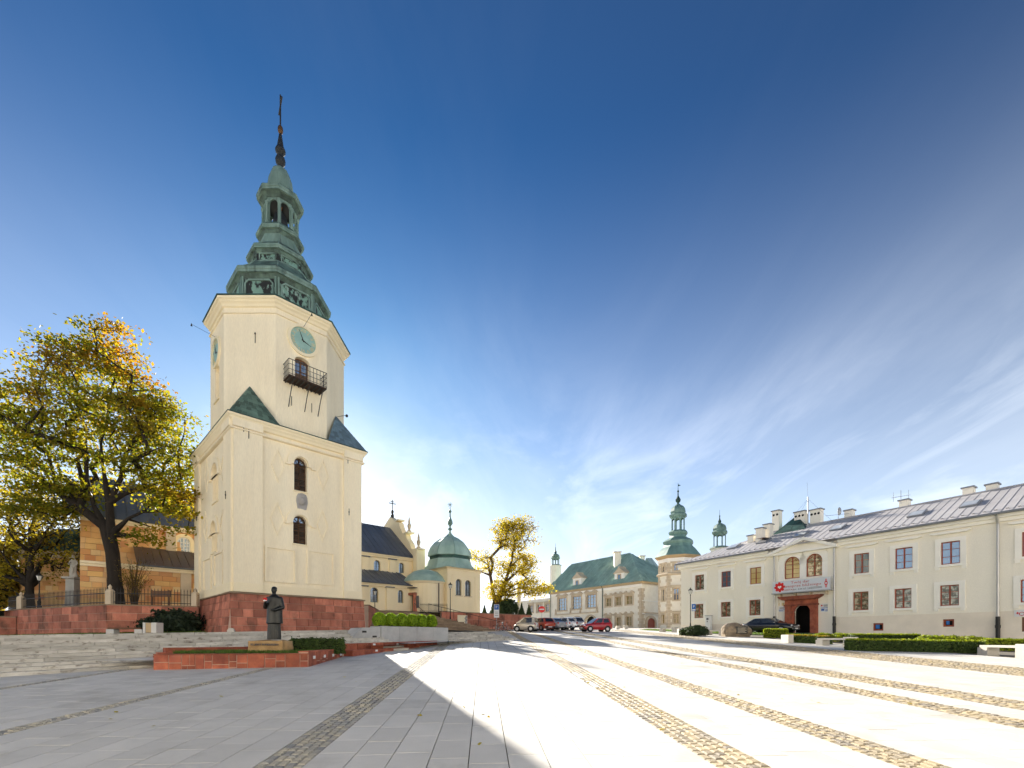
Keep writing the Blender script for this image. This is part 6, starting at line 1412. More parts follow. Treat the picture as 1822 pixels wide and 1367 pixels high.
# ---------------------------------------------------------------- statue planter
pl_pts = [Vector((-11.04, 14.56)), Vector((-6.65, 15.4)), Vector((-6.95, 19.5)), Vector((-10.6, 18.3)), Vector((-12.2, 16.2))]
planter = thing('statue_planter', 'low red sandstone planter around the dark statue', 'planter', (-9, 16.5, .7))
def irregular(fr, ln, z0, z1, par, seed):
    rg = random.Random(seed); u = 0
    while u < ln - .05:
        l_ = min(rg.uniform(.22, .52), ln - u)
        if ln - u - l_ < .12: l_ = ln - u
        k = rg.choice((1, 2, 2, 3)); zs = [z0] + sorted(z0 + (z1 - z0) * (j / k + rg.uniform(-.12, .12)) for j in range(1, k)) + [z1]
        for a, b in zip(zs[:-1], zs[1:]):
            if k > 1 and rg.random() < .25 and l_ > .35:
                s = l_ * rg.uniform(.35, .65); parts_ = ((u, u + s), (u + s, u + l_))
            else: parts_ = ((u, u + l_),)
            for p, q in parts_: MB().box(fr, p + .011, q - .011, -.06, rg.uniform(.012, .025), a + .010, b - .010).build('facing_stone', 'planter_red', par, fix=False)
        u += l_
ztop = (1.11, 1.25, 1.25, 1.25, 1.12)
for i in range(5):
    a, b = pl_pts[i], pl_pts[(i + 1) % 5]; d = b - a; f = Fr(a, d, (d.y, -d.x)); ln = d.length; z1 = (ztop[i] + ztop[(i + 1) % 5]) / 2
    MB().box(f, 0, ln, -.3, -.0, .4, z1 - .02).build('planter_wall', 'mortar', planter)
    if i in (0, 1, 4): irregular(f, ln, .62 + .02 * i, z1, planter, 5 + i)
    MB().box(f, -.01, ln + .01, -.32, .03, z1 - .02, z1 + .02).build('planter_coping', 'planter_red', planter)
    if i == 1:
        for u in (.5, 1.6, 2.6, 3.6): MB().box(f, u - .1, u + .1, .02, .035, z1 - .25, z1 - .15).build('recessed_light', 'white_paint', planter)
    if i == 4:
        for u in (.6, 1.3): MB().box(f, u - .1, u + .1, .02, .035, z1 - .25, z1 - .15).build('recessed_light', 'white_paint', planter)
MB().slabxy([(p.x, p.y) for p in offset_poly(pl_pts, -.28)], .6, 1.1).build('planter_soil', 'soil', planter)
bkf = Fr((-12.1, 16.5), (2.0, 2.4), (2.4, -2.0)); MB().box(bkf, 0, 3.6, -.35, 0, .9, 1.36).build('back_wall', 'planter_red', planter)
gpl = [(-10.7, 15.0), (-7.0, 15.7), (-7.1, 18.9), (-10.4, 17.9), (-11.6, 16.2)]
grass('planter_grass', None, gpl, lambda p: 1.12, 12000, .15, seed=5, par=planter)
hd = thing('clipped_hedge', 'small clipped box hedge at the right end of the statue planter', 'hedge', tuple(at(565, 1158, 17.4)))
fh_ = Fr(at(518, 1150, 17.6).xy, (.9, .43), (.43, -.9)); box_foliage(fh_, 0, 1.85, -.5, .15, 1.1, 1.63, 1500, .075, 'leaf_box', hd, 3)
# grey planter with clipped thujas
tp0, tp1 = stair_p(13.75, 3.0), stair_p(18.35, 3.0); FT = Fr(tp0, SD, -SN); tl = (tp1 - tp0).length
gpz = thing('granite_planter', 'long pale grey granite planter box beside the steps', 'planter', (tp0.x, tp0.y, 1.3))
MB().box(FT, 0, tl, -1.1, 0, 1.1, 2.36).build('planter_box', 'granite_grey', gpz, bevel=.02)
for k in range(4): u = tl * k / 4; MB().box(FT, u + .006, u + tl / 4 - .006, 0, .02, 1.3, 2.33).build('facing_slab', 'granite_grey', gpz)
chk = Fr(stair_p(13.72, 3.0), -SD, -SN)
MB().prism(chk, [(0, 1.3), (1.6, 1.3), (1.6, 1.75), (1.1, 2.25), (0, 2.3)], -1.1, -.03).build('cheek_wall', 'granite_grey', gpz)
for u, z in ((.95, 2.05), (.35, 1.8)): MB().box(chk, u - .12, u + .12, -.03, -.01, z - .05, z + .05).build('recessed_light', 'iron', gpz)
labs = ['leftmost clipped round thuja in the granite planter', 'second round thuja from the left in the granite planter', 'third round thuja from the left in the granite planter', 'third round thuja from the right in the granite planter', 'second round thuja from the right in the granite planter', 'rightmost round thuja in the granite planter']
for k in range(6):
    u = .2 + .70 * k; p = FT.P(u, -.5, 2.33); b = bush('thuja_ball', labs[k], 'thuja', p, .365, .4, .40, 2600, .08, 'leaf_thuja', 'clipped thujas in the granite planter', seed=60 + k, lump=.06)
# ---------------------------------------------------------------- the priest statue
sp_ = at(488, 1138, 17.0); SX, SY, SZ = sp_.x, sp_.y, 1.645
rock = thing('statue_plinth', 'low sandstone plinth with carved lettering under the dark statue', 'plinth', (SX, SY, 1.1))
mb = MB(); rg = np.random.default_rng(3)
for k in range(6): mb.ball((SX - .55 + .16 * k + .05, SY + rg.uniform(-.05, .1), 1.32 + rg.uniform(-.02, .03)), .36, .42, .32, 10, 7)
mb.cube(SX - .72, SX + .5, SY - .42, SY + .4, 1.0, 1.60); remeshed(mb, 'plinth_rock', 'sand_rock', rock, .045, 2)
FS = Fr((SX, SY - .45), (1, 0), (0, -1)); text_on(FS, rock, 'KS. JERZY POPIEŁUSZKO', -.1, 1.47, .09, 'ink_grey', .03, .012)
st = thing('priest_statue', 'dark bronze statue of a standing priest in cassock and coat holding flowers', 'statue', (SX, SY, SZ))
mb = MB(); W0 = lambda x, y, z: (SX + x, SY + y, SZ + z)
def cap(p, q, a, b, n=12): mb.tube([W0(*p), W0(*q)], [a, b], n); mb.ball(W0(*p), a, n=n, m=8); mb.ball(W0(*q), b, n=n, m=8)
mb.lathe(W0(0, 0, 0), [(.235, 0), (.24, .1), (.225, .45), (.22, .8), (.235, 1.0), (.25, 1.2), (.255, 1.38), (.22, 1.52), (.12, 1.60), (.07, 1.63)], 28, sx=1.0, sy=.72)
mb.lathe(W0(.0, .03, .58), [(.29, 0), (.272, .3), (.27, .55), (.285, .75), (.265, .9), (.12, 1.0)], 24, sx=1.0, sy=.74)   # coat
for k in range(9):   # folds of the cassock
    a = R(180 + 20 * k + 6); x, y = .225 * math.cos(a), .165 * math.sin(a); cap((x, y, .02), (x * .95, y * .95, .85), .024, .012, 6)
cap((0, -.01, 1.56), (0, -.015, 1.68), .062, .058)
mb.ball(W0(0, -.02, 1.775), .088, .105, .125, 16, 12); mb.ball(W0(0, -.045, 1.715), .062, .07, .06, 12, 8)
mb.ball(W0(0, -.128, 1.765), .014, .02, .028, 8, 6); mb.ball(W0(0, .01, 1.83), .094, .105, .085, 14, 10)
for s in (-1, 1): mb.ball(W0(s * .09, .0, 1.77), .014, .025, .035, 8, 6); mb.ball(W0(s * .034, -.112, 1.795), .018, .012, .009, 8, 6); cap((s * .02, -.116, 1.815), (s * .05, -.106, 1.818), .008, .006, 6)
cap((-.02, -.118, 1.712), (.02, -.118, 1.712), .008, .008, 6)
# viewer's left arm raised to the chest, right arm at the waist
cap((-.21, 0, 1.46), (-.31, -.02, 1.17), .092, .075); cap((-.31, -.02, 1.17), (-.20, -.24, 1.30), .075, .05)
cap((.22, 0, 1.46), (.31, -.02, 1.16), .092, .08); cap((.31, -.02, 1.16), (.12, -.26, 1.05), .078, .052)
def hand(c, dirv, up, s):
    c = Vector(c); d = Vector(dirv).normalized(); u = Vector(up).normalized(); n = d.cross(u).normalized()
    cap(c, c + d * .06, .032, .034, 8)
    for k in range(4):
        o = c + d * .07 + u * (.027 - .018 * k); l_ = (.05, .058, .055, .042)[k]; m = o + d * l_ * .6 + n * .012 * s; cap(o, m, .011, .010, 6); cap(m, m + d * l_ * .4 + n * .022 * s, .010, .008, 6)
    cap(c + d * .02 + u * .03, c + d * .055 + u * .06 + n * .015 * s, .012, .009, 6)
hand((-.19, -.255, 1.315), (.35, -.5, .5), (-.2, .3, .9), 1); hand((.10, -.275, 1.04), (-.8, -.45, -.1), (0, .2, 1), 1)
remeshed(mb, 'figure', 'bronze', st, .0125, 3)
fl = thing('flower_posy', 'small red and white flowers in the statue\'s raised hand', 'flowers', (SX - .14, SY - .33, SZ + 1.38)); mb = MB(); m2 = MB()
for k in range(9): a = k * .7; mb.ball((SX - .14 + .045 * math.cos(a) * (k % 3) * .6, SY - .34 + .02 * math.sin(a), SZ + 1.43 + .02 * math.sin(a * 2)), .03, n=8, m=6)
for k in range(7): m2.ball((SX - .15 + .015 * (k - 3), SY - .35, SZ + 1.375 + .008 * (k % 3)), .022, n=8, m=6)
remeshed(mb, 'red_blooms', 'flower_red', fl, .01, 1); remeshed(m2, 'white_blooms', 'flower_white', fl, .01, 1)

# ---------------------------------------------------------------- street lamps
def lamp(name, label, base, h, group, mt='iron'):
    b = Vector(base); t = thing(name, label, 'lamp', tuple(b), group)
    MB().lathe(b, [(.16, 0), (.16, .12), (.11, .2), (.12, .55), (.08, .65), (.065, .9), (.045, 1.0), (.04, h - .75), (.07, h - .72), (.03, h - .6)], 10).build('post', mt, t, smooth=False)
    MB().lathe(b + Vector((0, 0, h - .6)), [(.05, 0), (.11, .03), (.21, .36), (.2, .38)], 6).build('lantern_glass', 'lamp_glass', t)
    c = MB().lathe(b + Vector((0, 0, h - .22)), [(.25, 0), (.24, .04), (.1, .16), (.06, .2), (.05, .26), (.01, .32)], 6).build('lantern_cap', mt, t)
    f = MB()
    for k in range(6): a = 2 * math.pi * k / 6; f.tube([b + Vector((.115 * math.cos(a), .115 * math.sin(a), h - .57)), b + Vector((.215 * math.cos(a), .215 * math.sin(a), h - .22))], .012, 4)
    f.build('lantern_frame', mt, t)
    return t
gl_ = 'black lantern street lamps'
lamp('street_lamp', 'black lantern lamp post in front of the ivory building with blue sign', on(1228.5, 50) + Vector((0, 0, 0)), 4.6, gl_)
lamp('street_lamp', 'black lantern lamp post right of the tower beside the brown steps', (-14.0, 48.2, 2.6), 4.2, gl_)
lamp('street_lamp', 'black lantern lamp post standing before the domed chapel corner', (-6.95, 53.2, 3.3), 4.7, gl_)
lamp('street_lamp', 'dark lantern lamp at the far left behind the iron fence', at(70, 1082, 39.5), 2.9, gl_)
sg = on(1229.5, 50); o = thing('parking_sign', 'small blue parking sign on the lamp post', 'sign', (sg.x + .22, sg.y - .06, sg.z + 2.35)); fr = Fr((sg.x + .04, sg.y - .09), (1, 0), (0, -1))
MB().box(fr, 0, .42, 0, .02, sg.z + 2.2, sg.z + 2.95).build('sign_plate', 'sign_blue', o); text_on(fr, o, 'P', .21, sg.z + 2.66, .36, 'white_paint', .022, .003); MB().box(fr, .05, .37, .02, .024, sg.z + 2.26, sg.z + 2.4).build('sign_note', 'white_paint', o)
# ticket machine, no-entry sign, info post
b = FQ.P(FQ.uv(1260, 1118, .9)[0], .9, 0); b.z = FQ.uv(1260, 1121, .9)[1]
o = thing('ticket_machine', 'pale grey parking ticket machine by the ivory wall', 'machine', tuple(b)); frm = Fr(b.xy, FQ.d, FQ.n)
MB().box(frm, -.32, .32, -.3, .1, b.z, b.z + 1.62).build('cabinet', 'white_paint', o, bevel=.03); MB().box(frm, -.36, .36, -.34, .16, b.z + 1.62, b.z + 1.7).build('hood', 'grey_metal', o); MB().box(frm, -.15, .12, .1, .115, b.z + 1.15, b.z + 1.4).build('screen', 'ink_grey', o); MB().box(frm, -.1, .0, .1, .12, b.z + .9, b.z + 1.05).build('coin_slot', 'iron', o)
def round_sign(px, Y, h):
    b = on(px, Y); o = thing('no_entry_sign', 'round red no entry sign above the parked cars', 'sign', tuple(b)); MB().tube([b, b + Vector((0, 0, h + .35))], .03, 6).build('post', 'grey_metal', o)
    f = Fr((b.x, b.y - .04), (1, 0), (0, -1)); MB().prism(f, [(.42 * math.cos(x), b.z + h + .42 * math.sin(x)) for x in [2 * math.pi * k / 28 for k in range(28)]], 0, .02).build('disc', 'sign_red', o); MB().box(f, -.3, .3, .02, .028, b.z + h - .07, b.z + h + .07).build('white_bar', 'white_paint', o)
round_sign(964, 60.5, 2.55)
b = on(883.5, 54); o = thing('info_sign', 'tall blue and white parking board on a post by the bicycles', 'sign', tuple(b)); MB().tube([b, b + Vector((0, 0, 3.0))], .035, 6).build('post', 'grey_metal', o); f = Fr((b.x, b.y - .05), (1, 0), (0, -1))
MB().box(f, -.3, .3, 0, .02, b.z + 1.5, b.z + 3.0).build('board', 'white_paint', o); MB().box(f, -.26, .26, .02, .026, b.z + 2.4, b.z + 2.95).build('blue_field', 'sign_blue', o); text_on(f, o, 'P', 0, b.z + 2.68, .42, 'white_paint', .028, .003)
for z in (2.2, 2.0, 1.8): MB().box(f, -.2, .2, .02, .025, b.z + z - .1, b.z + z - .04).build('printed_line', 'ink_grey', o)
# ---------------------------------------------------------------- fence on the left wall
fen = thing('iron_fence', 'black wrought iron fence on top of the left red wall', 'fence', (-31, 35, 4.0)); wl_pts = [(-43, 40.0), (-39.3, 37.6), (-27.8, 32.4), (-22.9, 34.4)]
for a, b in zip(wl_pts[:-1], wl_pts[1:]):
    a, b = Vector(a), Vector(b); d = b - a; f = Fr(a, d, (d.y, -d.x)); ln = d.length; n = int(ln / .19)
    MB().box(f, 0, ln, -.24, -.2, 4.22, 4.27).build('fence_rail', 'iron', fen); MB().box(f, 0, ln, -.24, -.2, 4.85, 4.9).build('fence_rail', 'iron', fen)
    m = MB()
    for k in range(n): u = (k + .5) * ln / n; m.tube([f.P(u, -.22, 4.08), f.P(u, -.22, 5.12)], .021, 4); m.tube([f.P(u, -.22, 5.12), f.P(u, -.22, 5.3)], [.035, .003], 4)
    m.build('pickets', 'iron', fen, kind='stuff')
for i, (x, y) in enumerate(((-39.3, 37.8), (-27.8, 32.65), (-23.2, 34.6), (-35, 35.9))):
    if i == 3: continue
    o = MB().cube(x - .19, x + .19, y - .19, y + .19, 4.08, 5.0).build('fence_post', 'stone_trim', fen); MB().lathe((x, y, 5.0), [(.23, 0), (.23, .06), (.08, .18), (.12, .3), (.02, .45)], 8).build('post_cap', 'stone_trim', o)
# saint on a tall pedestal left of the trunk
sc_ = at(131, 1078, 40); sc_.z = 4.0; o = thing('saint_statue', 'weathered stone saint on a tall white pedestal behind the fence', 'statue', tuple(sc_))
MB().cube(sc_.x - .5, sc_.x + .5, sc_.y - .5, sc_.y + .5, 4.0, 4.5).build('pedestal_foot', 'statue_stone', o); MB().loft([[(sc_.x + sx * w_, sc_.y + sy * w_, z) for sx, sy in ((-1, -1), (1, -1), (1, 1), (-1, 1))] for w_, z in ((.40, 4.5), (.36, 6.1), (.36, 6.7), (.55, 6.8), (.55, 6.92))]).build('pedestal', 'statue_stone', o)
mb = MB(); W1 = lambda x, y, z: (sc_.x + x, sc_.y + y, 6.92 + z)
mb.lathe(W1(0, 0, 0), [(.34, 0), (.3, .25), (.22, .4), (.26, .8), (.24, 1.1), (.27, 1.35), (.18, 1.5), (.08, 1.58)], 14, sx=1, sy=.75); mb.ball(W1(.02, -.03, 1.72), .12, .13, .16)
mb.tube([W1(-.24, 0, 1.38), W1(-.32, -.1, 1.1), W1(-.1, -.26, 1.18)], [.09, .08, .06], 8); mb.tube([W1(.24, 0, 1.38), W1(.36, -.05, 1.12), W1(.3, -.2, .9)], [.09, .08, .06], 8); mb.ball(W1(0, -.2, .5), .18, .12, .4); mb.ball(W1(.3, -.2, .86), .07); mb.ball(W1(-.08, -.28, 1.2), .07)
remeshed(mb, 'figure', 'statue_stone', o, .035, 2)
# notice frame by the fence, small posts
b = at(286, 1081, 36); o = thing('notice_stand', 'dark framed notice stand behind the iron fence', 'sign', tuple(b)); MB().cube(b.x - .75, b.x + .75, b.y - .04, b.y + .04, 4.9, 5.35).build('notice_panel', 'wood_brown', o)
for s in (-.65, .65): MB().cube(b.x + s - .05, b.x + s + .05, b.y - .05, b.y + .05, 4.0, 5.4).build('post', 'wood_brown', o)
# bench, bin and white block in front of the wall
def stone_bench(label, p, ang, L_, mt='bench_stone', seat='bench_stone', bl=True, group='stone benches'):
    p = Vector(p); t = thing('stone_bench', label, 'bench', tuple(p), group); f = Fr(p.xy, (math.cos(ang), math.sin(ang)), (math.sin(ang), -math.cos(ang)))
    MB().box(f, -L_ / 2 + .05, L_ / 2 - .05, -.24, .24, p.z + .34, p.z + .44).build('seat', seat, t, bevel=.01)
    for s in (-1, 1): MB().box(f, s * (L_ / 2 - .2) - .22, s * (L_ / 2 - .2) + .22, -.27, .27, p.z - .1, p.z + (.34 if not bl or s < 0 else .50)).build('support', mt, t, bevel=.012)
    return t
stone_bench('granite bench with wooden seat in front of the left red wall', (-24.15, 29.6, tz((-24.15, 29.6))), R(8), 2.0, 'granite_light', 'wood_brown', False)
b = Vector((-22.5, 29.6, tz((-22.5, 29.6)))); o = thing('litter_bin', 'pale granite litter bin with open wooden front by the juniper', 'bin', tuple(b)); MB().cube(b.x - .42, b.x - .26, b.y - .3, b.y + .3, b.z, b.z + .72).build('side', 'granite_light', o); MB().cube(b.x + .1, b.x + .42, b.y - .3, b.y + .3, b.z, b.z + .72).build('side', 'granite_light', o); MB().cube(b.x - .26, b.x + .1, b.y - .27, b.y + .3, b.z + .1, b.z + .7).build('front_board', 'wood_ochre', o)
c_ = at(413.5, 1121.5, 29.6); o = MB().prism(Fr((c_.x, c_.y - .15), (1, 0), (0, -1)), [(c_.x * 0 + .24 * math.cos(R(60 * k + 0)), c_.z - .05 + .2 * math.sin(R(60 * k))) for k in range(6)], -.08, .05).build('hexagonal_stone', 'bench_stone'); tag(o, 'small pale hexagonal stone leaning at the tower base corner', 'stone')
# handrails by the brown steps
def rail(label, pts, h=.95, step=1, mt='iron', thick=.028):
    t = thing('handrail', label, 'handrail', tuple(pts[0]), 'handrails of the church steps'); P = [Vector(p) for p in pts]
    MB().tube([p + Vector((0, 0, h)) for p in P], thick, 6).build('top_rail', mt, t)
    for a, b in zip(P[:-1], P[1:]):
        n = max(1, int((b - a).length / 1.4))
        for k in range(n + 1): q = a.lerp(b, k / n); MB().tube([q, q + Vector((0, 0, h))], .022, 5).build('upright', mt, t)
rail('long iron handrail sloping down along the right red wall', [(-9.2, 52.0, 4.62), (-1.0, 53.3, 2.62)])
rail('iron handrail down the middle of the brown steps', [(-10.5, 50.7, 4.6), (-7.7, 47.3, 2.55)])
o = thing('striped_rail', 'pale red and white sloping rail right of the tower base', 'handrail', (-14.0, 48.5, 3.5)); MB().tube([(-14.3, 48.9, 4.75), (-11.9, 47.2, 3.5)], .06, 6).build('white_bar', 'white_paint', o); MB().tube([(-14.3, 48.8, 4.62), (-11.9, 47.1, 3.37)], .05, 6).build('red_bar', 'sign_red', o)
pf_ = thing('porch_fence', 'low iron railing in front of the rounded chapel porch', 'fence', (-8, 54, 4.75)); a, b = Vector((-10.4, 53.4)), Vector((-7.4, 54.0)); f = Fr(a, b - a, (.2, -1)); m = MB(); ln = (b - a).length
for k in range(24): m.tube([f.P(ln * k / 23, 0, 4.7), f.P(ln * k / 23, 0, 5.75)], .014, 4)
m.build('pickets', 'iron', pf_, kind='stuff'); MB().box(f, 0, ln, -.02, .02, 5.55, 5.6).build('fence_rail', 'iron', pf_); MB().box(f, 0, ln, -.02, .02, 4.85, 4.9).build('fence_rail', 'iron', pf_)
gt = thing('iron_gate', 'open black wrought iron gate left of the chapel porch', 'gate', (-13.4, 55.8, 4.7)); m = MB()
for k in range(8): x = k * .13; m.tube([(-13.4 + x * .6, 55.8 - x * .8, 4.75), (-13.4 + x * .6, 55.8 - x * .8, 7.0 + .3 * math.sin(k / 7 * 3.1))], .02, 4)
m.build('gate_bars', 'iron', gt, kind='stuff'); MB().tube([(-13.4, 55.8, 5.0), (-12.85, 55.07, 5.0)], .03, 4).build('gate_rail', 'iron', gt); MB().tube([(-13.4, 55.8, 6.7), (-12.85, 55.07, 6.7)], .03, 4).build('gate_rail', 'iron', gt)
# slim stone column
c_ = at(923.5, 1094, 64); o = thing('stone_column', 'slim pale stone column with weathered top behind the conifers', 'column', tuple(c_)); MB().cube(c_.x - .5, c_.x + .5, c_.y - .5, c_.y + .5, c_.z - .3, c_.z + .6).build('pedestal', 'statue_stone', o); MB().lathe(c_ + Vector((0, 0, .6)), [(.36, 0), (.3, .15), (.27, .3), (.24, 3.4), (.3, 3.5), (.36, 3.7)], 14).build('shaft', 'stucco_white', o)
# relief board on the red wall
f = Fr((-7.9, 53.0), (10.37, 8), (8, -10.37)); u = f.uv(826.5, 1105, .05)[0]; o = thing('relief_panel', 'pale stone relief panel set on the right red wall', 'plaque', tuple(f.P(u, .1, 3.4))); MB().box(f, u - .95, u + .35, .03, .1, 3.25, 4.45).build('slab', 'stucco_pale', o); mb = MB()
for k in range(6): mb.ball(f.P(u + .1 + .1 * (k % 2), .1, 3.4 + .17 * k), .16, .12, .14, 8, 6)
remeshed(mb, 'relief', 'plaque_stone', o, .04, 1)

# ---------------------------------------------------------------- lawn, hedges, benches on the right
lw_ = [FQ.P(-3, 2.6, 0), FQ.P(44, 2.6, 0), FQ.P(44, 9.0, 0), FQ.P(8, 9.0, 0), FQ.P(-1, 6.5, 0)]
def G(p): return gz(p[1])
mb = MB(); mb.poly([(p[0], p[1], G(p) + .01) for p in lw_]); mb.build('lawn', 'lawn', kind='structure', fix=False)
wk = [FQ.P(-6, 0, 0), FQ.P(44, 0, 0), FQ.P(44, 3.2, 0), FQ.P(-6, 3.2, 0)]
MB().poly([(p[0], p[1], G(p) + .02) for p in wk]).build('wall_path', 'terrace_paving', kind='structure', fix=False)
def line_on(px0, y0, px1, y1):
    def gp(px, py):   # where the sight line meets the sloping ground
        k = (HY - py) / FPX; Y = EYE / (.049 - k); return Vector(((px - CX) / FPX * Y, Y))
    return gp(px0, y0), gp(px1, y1)
def hedge(label, x0, y0, x1, y1, h, wdt, mt='leaf_box', top=None, seed=1, lsz=.10, dens=900):
    a, b = line_on(x0, y0, x1, y1); d = b - a; n = Vector((d.y, -d.x)).normalized(); n = n if n.y < 0 else -n
    t = thing('clipped_hedge', label, 'hedge', (a.x, a.y, G(a))); f = Fr(a, d, n); m = 8; ln = d.length
    zl = min(G(a), G(b)) - .05
    class S(Fr):
        def P(s, u, v, w_): q = Fr.P(s, u, v, 0); return Vector((q.x, q.y, G(q) + w_))
    box_foliage(S(a, d, n), 0, ln, -wdt, 0, 0, h, dens, lsz, mt, t, seed, top)
    return t
hedge('long dark clipped hedge in front of the lawn at the right', 1510, 1158, 1752, 1163, .50, .55, 'leaf_box', 'leaf_lime', 2, .09, 1300)
hedge('short clipped hedge behind the white kerb stone left of the bench', 1398, 1143, 1467, 1147, .44, .6, 'leaf_box', 'leaf_olive', 3, .09, 1200)
hedge('yellow green clipped hedge just right of the boulder', 1359, 1134.5, 1398, 1135.5, .62, .9, 'leaf_lime', 'leaf_lime', 4, .10, 900)
hedge('back row dark hedge between bench and basement window', 1520, 1144.5, 1640, 1145, .50, .6, 'leaf_box', 'leaf_lime', 5, .10, 900)
hedge('olive hedge behind the white bench at the right edge', 1755, 1157, 1900, 1161, .5, .6, 'leaf_lime', 'leaf_lime', 6, .09, 900)
def low(label, px, py, rx, rz, mt, seed, n=1500):
    a, _ = line_on(px, py, px, py); return bush('low_shrub', label, 'shrub', (a.x, a.y, G(a) - .05), rx, rx * .8, rz, n, .12, mt, seed=seed, lump=.15)
low('leftmost dark green bush by the lamp post', 1221, 1131, .55, .38, 'leaf_conifer', 11); low('wider dark green bush right of the lamp post', 1240, 1132, .95, .48, 'leaf_conifer', 12, 2600)
for i, (px, py, rx, lab) in enumerate(((1463, 1141, .7, 'lime green low shrub behind the short hedge'), (1496, 1141.5, .8, 'lime green low shrub above the bench end'), (1655, 1147, .8, 'first lime shrub right of the back hedge'), (1690, 1148, .8, 'second lime shrub right of the back hedge'), (1725, 1149, .8, 'third lime shrub right of the back hedge'))): low(lab, px, py, rx, .30, 'leaf_lime', 20 + i)
def bench_at(label, x0, y0, x1, y1, **k):
    a, b = line_on(x0, y0, x1, y1); m = (a + b) / 2; d = b - a; return stone_bench(label, (m.x, m.y, G(m)), math.atan2(d.y, d.x), d.length, **k)
bench_at('white stone bench at the lower right edge by the long hedge', 1750, 1164, 1838, 1171)
bench_at('white stone bench between the short hedge and the long hedge', 1458, 1148, 1520, 1152)
bench_at('white stone bench left of the lamp post near the turret', 1176, 1124.5, 1204, 1125.5)
bench_at('white stone bench right of the two dark bushes by the lamp', 1257, 1130, 1290, 1131.5)
bench_at('long low stone bench far off in front of the palace', 1096, 1119.5, 1116, 1119.5)
a, _ = line_on(1399, 1144, 1399, 1144); o = MB().cube(a.x - .22, a.x + .1, a.y - .6, a.y + .2, G(a), G(a) + .5).build('kerb_block', 'bench_stone', bevel=.01); tag(o, 'white stone block at the left end of the short hedge', 'block')
a, _ = line_on(1211, 1130, 1211, 1130); o = MB().cube(a.x - .25, a.x + .1, a.y - .3, a.y + .2, G(a), G(a) + .55).build('kerb_block', 'bench_stone', bevel=.01); tag(o, 'white stone block left of the dark bushes', 'block')
gr = [lw_[0], lw_[1], lw_[2], lw_[3], lw_[4]]; grass('grass', 'lawn grass between the hedges and the ivory building', [(p[0], p[1]) for p in gr], lambda p: G(p) + .01, 26000, .10, 'grass_blade', 8)
# memorial boulder
a, _ = line_on(1315, 1133.5, 1315, 1133.5); bz_ = G(a); o = thing('memorial_boulder', 'big brown boulder with a dark bronze plaque before the black car', 'boulder', (a.x, a.y, bz_)); mb = MB(); rg = np.random.default_rng(8)
mb.ball((a.x, a.y + .6, bz_ + .5), 1.15, .7, .55, 14, 10); mb.ball((a.x - .45, a.y + .6, bz_ + .55), .7, .6, .6, 12, 8); mb.ball((a.x + .6, a.y + .6, bz_ + .42), .75, .6, .5, 12, 8); mb.ball((a.x - .1, a.y + .65, bz_ + .8), .65, .5, .4); mb.cube(a.x - 1.0, a.x + 1.0, a.y + .15, a.y + 1.0, bz_ - .1, bz_ + .7)
for k in range(14): mb.ball((a.x + rg.uniform(-1, 1), a.y + .3 + rg.uniform(-.1, .5), bz_ + rg.uniform(.2, .8)), rg.uniform(.15, .3), n=7, m=5)
remeshed(mb, 'rock', 'boulder', o, .07, 1); f = Fr((a.x, a.y - .02), (1, 0), (0, -1)); MB().box(f, -.25, .65, -.3, .06, bz_ + .26, bz_ + .82).build('plaque', 'bronze', o)
for k in range(5): MB().box(f, -.15, .55 - .1 * (k % 2), .06, .066, bz_ + .34 + .09 * k, bz_ + .37 + .09 * k).build('inscription_line', 'stone_trim', o)
